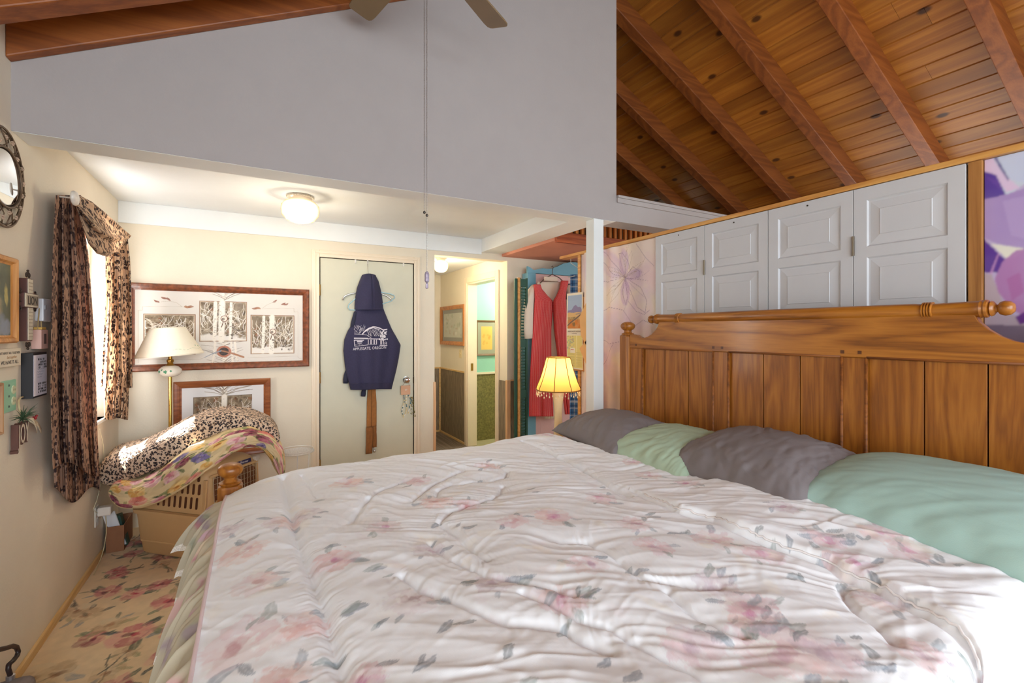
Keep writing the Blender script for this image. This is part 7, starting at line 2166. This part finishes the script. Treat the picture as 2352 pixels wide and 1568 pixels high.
# ------------------------------------------------------------------ cloths and mural on the partition
def butterfly_panel():
    rnd = random.Random(41)
    P = Paint(-3.155, -2.316, .02, 2.060, 230, 420, (226, 214, 208))
    for q in range(60): P.blob(rnd.uniform(-3.16, -2.31), rnd.uniform(.9, 2.06), rnd.uniform(.05, .16), rnd.uniform(.06, .2), rnd.uniform(0, 3), rnd.choice(['#c8b0d0', '#e0c8d4', '#e8dcc8', '#d4c8e0', '#e6d8d0', '#d8b8c4', '#d4d4a8', '#e4c8c0', '#b49cc4']), .38, .7, .4, q)
    for q in range(22): P.blob(rnd.uniform(-3.16, -2.31), rnd.uniform(0, .95), rnd.uniform(.08, .2), rnd.uniform(.1, .25), 0, rnd.choice(['#b890a8', '#d8b8c0', '#c8a0b4']), .5, .7, .4, q)
    def at(u, v): p = onX(u, v, PX); return (-p[1], p[2])
    def wing(pts, c, al): 
        P2 = [at(*q) for q in pts]; cx = sum(q[0] for q in P2) / len(P2); cy = sum(q[1] for q in P2) / len(P2)
        ang = math.atan2(P2[0][1] - cy, P2[0][0] - cx); L = max(math.hypot(q[0] - cx, q[1] - cy) for q in P2)
        P.blob(cx, cy, L, L * .5, ang, c, al, .25, .12, 3, .5)
        P.stroke(P2 + [P2[0]], .0016, '#7c6484', .75)
    hub = at(1434, 637)
    wing([(1434, 637), (1424, 600), (1420, 582), (1428, 580), (1440, 598), (1446, 620)], '#b898cc', .6)
    wing([(1434, 637), (1452, 612), (1466, 622), (1467, 640), (1450, 642)], '#b090c4', .6)
    wing([(1434, 637), (1400, 590), (1386, 578), (1384, 600), (1410, 630)], '#c0a4cc', .5)
    wing([(1434, 637), (1470, 660), (1484, 690), (1480, 718), (1462, 705)], '#dcc4d8', .5)
    wing([(1434, 640), (1440, 680), (1436, 700), (1428, 672)], '#b48cc0', .6)
    for q in range(34):
        a = -PI * .05 - q * 2 * PI / 34 + rnd.uniform(-.06, .06); L = rnd.uniform(.10, .26)
        pts = [hub]
        for k_ in range(1, 6):
            pts.append((hub[0] + math.cos(a + .10 * k_ * math.sin(q)) * L * k_ / 5, hub[1] + math.sin(a + .10 * k_ * math.sin(q)) * L * k_ / 5))
        P.stroke(pts, .0012, rnd.choice(['#86708c', '#9a84a0', '#a89078']), .6)
    for pts in ([(1370, 640), (1395, 648), (1415, 642)], [(1440, 690), (1460, 715), (1478, 722), (1490, 712)], [(1375, 720), (1400, 705), (1430, 712), (1448, 740)], [(1460, 560), (1480, 590), (1500, 610)], [(1372, 770), (1400, 790), (1420, 785)], [(1380, 850), (1390, 830), (1410, 790)], [(1440, 760), (1475, 735), (1500, 745)]):
        P.stroke([at(*q) for q in pts], .0016, '#806888', .7)
    G = np.zeros((P.n, P.m, 3))
    for i in range(P.n):
        y = -P.xs[i]
        far = np.clip((y - 2.62) / .30, 0, 1)
        x = PX + .008 - .018 * far * (1 + math.sin((y - 2.6) * 42 + 1.0))
        G[i, :, 0] = x; G[i, :, 1] = y; G[i, :, 2] = P.ys
    # torn edge against the folding doors
    o = mesh_obj('floral_wall_cloth', G.reshape(-1, 3), P.faces(), painted('lilac_print_cotton', .85), col=P.C.reshape(-1, 3), smooth=True, solid=.002)
    tag(o, 'lilac butterfly print cloth on the partition beside the white post', 'wall cloth')
butterfly_panel()
def orchid_panel():
    rnd = random.Random(43)
    P = Paint(-.674, .40, .02, 2.060, 420, 640, (190, 178, 214))
    def at(u, v): p = onX(u, v, PX); return (-p[1], p[2])
    def petal(pts, c, al=1.0, soft=.004):
        P2 = np.array([at(*q) for q in pts]); X, Y = P.X, P.Y
        # signed area test by angle winding
        inside = np.zeros(X.shape, bool); n_ = len(P2); j = n_ - 1
        for i in range(n_):
            xi, yi = P2[i]; xj, yj = P2[j]
            cond = ((yi > Y) != (yj > Y)) & (X < (xj - xi) * (Y - yi) / (yj - yi + 1e-12) + xi)
            inside ^= cond; j = i
        tone = .72 + .5 * fbm(X * 9, Y * 9, rnd.randint(0, 99), 3)
        P.mix((slice(None), slice(None)), inside * al * np.clip(tone, 0, 1), lin(c))
    petal([(2250, 345), (2400, 300), (2500, 300), (2500, 420), (2352, 420), (2310, 450)], '#c8d4e4'); petal([(2252, 350), (2268, 345), (2300, 395), (2340, 430), (2310, 440), (2280, 402), (2254, 392)], '#dcc4e4')
    petal([(2268, 342), (2278, 344), (2315, 410), (2314, 416)], '#4c3c8c'); petal([(2280, 345), (2360, 325), (2352, 420), (2318, 410)], '#c4ccea', .8)
    petal([(2254, 392), (2285, 400), (2308, 446), (2254, 458)], '#5a429c'); petal([(2262, 405), (2290, 412), (2302, 440)], '#7050a8', .7)
    petal([(2254, 458), (2310, 445), (2360, 428), (2500, 400), (2500, 610), (2352, 572), (2290, 560), (2254, 545)], '#a890c8'); petal([(2300, 460), (2400, 440), (2400, 560), (2320, 540)], '#b8a4d4', .6)
    petal([(2272, 558), (2352, 570), (2330, 590), (2308, 592)], '#e4e4d8'); petal([(2254, 545), (2300, 590), (2310, 598), (2290, 625), (2254, 625)], '#5c3c96'); petal([(2270, 628), (2290, 580), (2293, 582), (2275, 632)], '#c898cc', .9)
    petal([(2254, 626), (2275, 630), (2300, 690), (2320, 720), (2360, 740), (2360, 790), (2254, 790)], '#b8a8b4'); 
    petal([(2300, 600), (2330, 575), (2400, 560), (2500, 600), (2500, 780), (2360, 730), (2320, 710), (2290, 670), (2282, 640)], '#b080b8'); petal([(2310, 640), (2340, 625), (2350, 670), (2322, 690)], '#a8589c', .5)
    petal([(2330, 728), (2352, 715), (2360, 740), (2340, 745)], '#6c3c8c'); petal([(2254, 745), (2500, 752), (2500, 1400), (2254, 1400)], '#6c5c74', .85)
    P.soften(3)
    V = np.zeros((P.n, P.m, 3)); V[..., 0] = PX + .012; V[..., 1] = -P.X; V[..., 2] = P.Y
    o = mesh_obj('orchid_mural', V.reshape(-1, 3), P.faces(), painted('glossy_photo_panel', .35), col=P.C.reshape(-1, 3), smooth=True, solid=.002)
    tag(o, 'purple orchid photo panel at the right end of the partition', 'wall panel')
orchid_panel()

# ------------------------------------------------------------------ ceiling fan
FXc, FYc, FZ = .62, 1.84, 3.01
fan = thing('ceiling_fan', (FXc, FYc, FZ), 'ceiling fan with brown blades above the bed, long pull chains hanging down', 'ceiling fan')
brz = plain('bronze_fan_metal', (96, 74, 48), .35, metal=.8)
zroof = roof_under(FXc)
b = MB(); b.lathe([(.0001, 0), (.07, -.004), (.075, -.03), (.03, -.075), (.014, -.08)], (FXc, FYc, zroof + .08), 28).lathe([(.012, 0), (.012, .2)], (FXc, FYc, FZ + .10), 12); b.build('canopy_rod', brz, fan, smooth=True, auto=40)
b = MB(); b.lathe([(.0001, .12), (.05, .118), (.10, .09), (.125, .05), (.125, .012), (.10, -.012), (.06, -.02), (.058, -.05), (.04, -.062), (.0001, -.064)], (FXc, FYc, FZ), 36); b.build('motor', brz, fan, smooth=True, auto=40)
b0 = math.atan2(.944, .33) ; b0 = math.atan2(2.276 - FYc, .785 - FXc)
bm_ = plain('satin_brown_blade', (122, 98, 62), .32, var=.06, scale=6, coat=.4)
for k_ in range(5):
    a = b0 + PI / 5 + k_ * 2 * PI / 5
    d = np.array([math.cos(a), math.sin(a), 0]); s_ = np.array([-math.sin(a), math.cos(a), .20]); s_ /= np.linalg.norm(s_); up = np.cross(d, s_)
    c0 = np.array([FXc, FYc, FZ])
    out2 = []
    r0_, r1_, w0, w1 = .17, .605, .050, .064
    for r, w_ in ((r0_, w0 * .8), (r0_ + .02, w0), (r1_ - .05, w1), (r1_ - .018, w1 * .96), (r1_ - .004, w1 * .82), (r1_, w1 * .6)): out2.append((r, w_))
    poly = [c0 + d * r + s_ * w_ - up * .003 for r, w_ in out2] + [c0 + d * r - s_ * w_ - up * .003 for r, w_ in reversed(out2)]
    b = MB(); b.prism(poly, up * .007); b.build('blade', bm_, fan, bevel=.002)
    b = MB(); b.bar(c0 + d * .09 - np.array([0, 0, .004]), c0 + d * .23 - np.array([0, 0, .008]), .030, .006); b.build('blade_iron', brz, fan, bevel=.002)
def chain(x, y, ztop_, zbot, name):
    b = MB(); b.tube([(x, y, ztop_), (x, y, zbot)], .0009, 5)
    z = ztop_
    while z > zbot:
        b.lathe([(.0003, .0022), (.0019, .0008), (.0019, -.0008), (.0003, -.0022)], (x, y, z), 6); z -= .0065
    return b.build(name, plain('nickel_chain', (168, 164, 160), .3, metal=.9), fan)
chain(FXc, FYc, FZ - .064, 1.655, 'pull_chain')
ox, oy = -.010, .004
chain(FXc + ox, FYc + oy, FZ - .064, 1.90, 'pull_chain')
dkn = plain('dark_nickel', (90, 86, 84), .35, metal=.9)
for q_ in ((FXc, FYc, 1.885), (FXc + ox, FYc + oy, 1.897)):
    b = MB(); b.sphere(q_, .006, 10); b.build('chain_coupling', dkn, fan, smooth=True)
b = MB(); b.lathe([(.002, .0), (.007, -.003), (.010, -.012), (.010, -.040), (.006, -.046), (.003, -.048), (.006, -.052), (.0062, -.070), (.0001, -.072)], (FXc, FYc, 1.655), 8); b.build('crystal_pull', plain('lilac_crystal', (170, 160, 182), .08, metal=.3, var=.3, scale=90), fan)
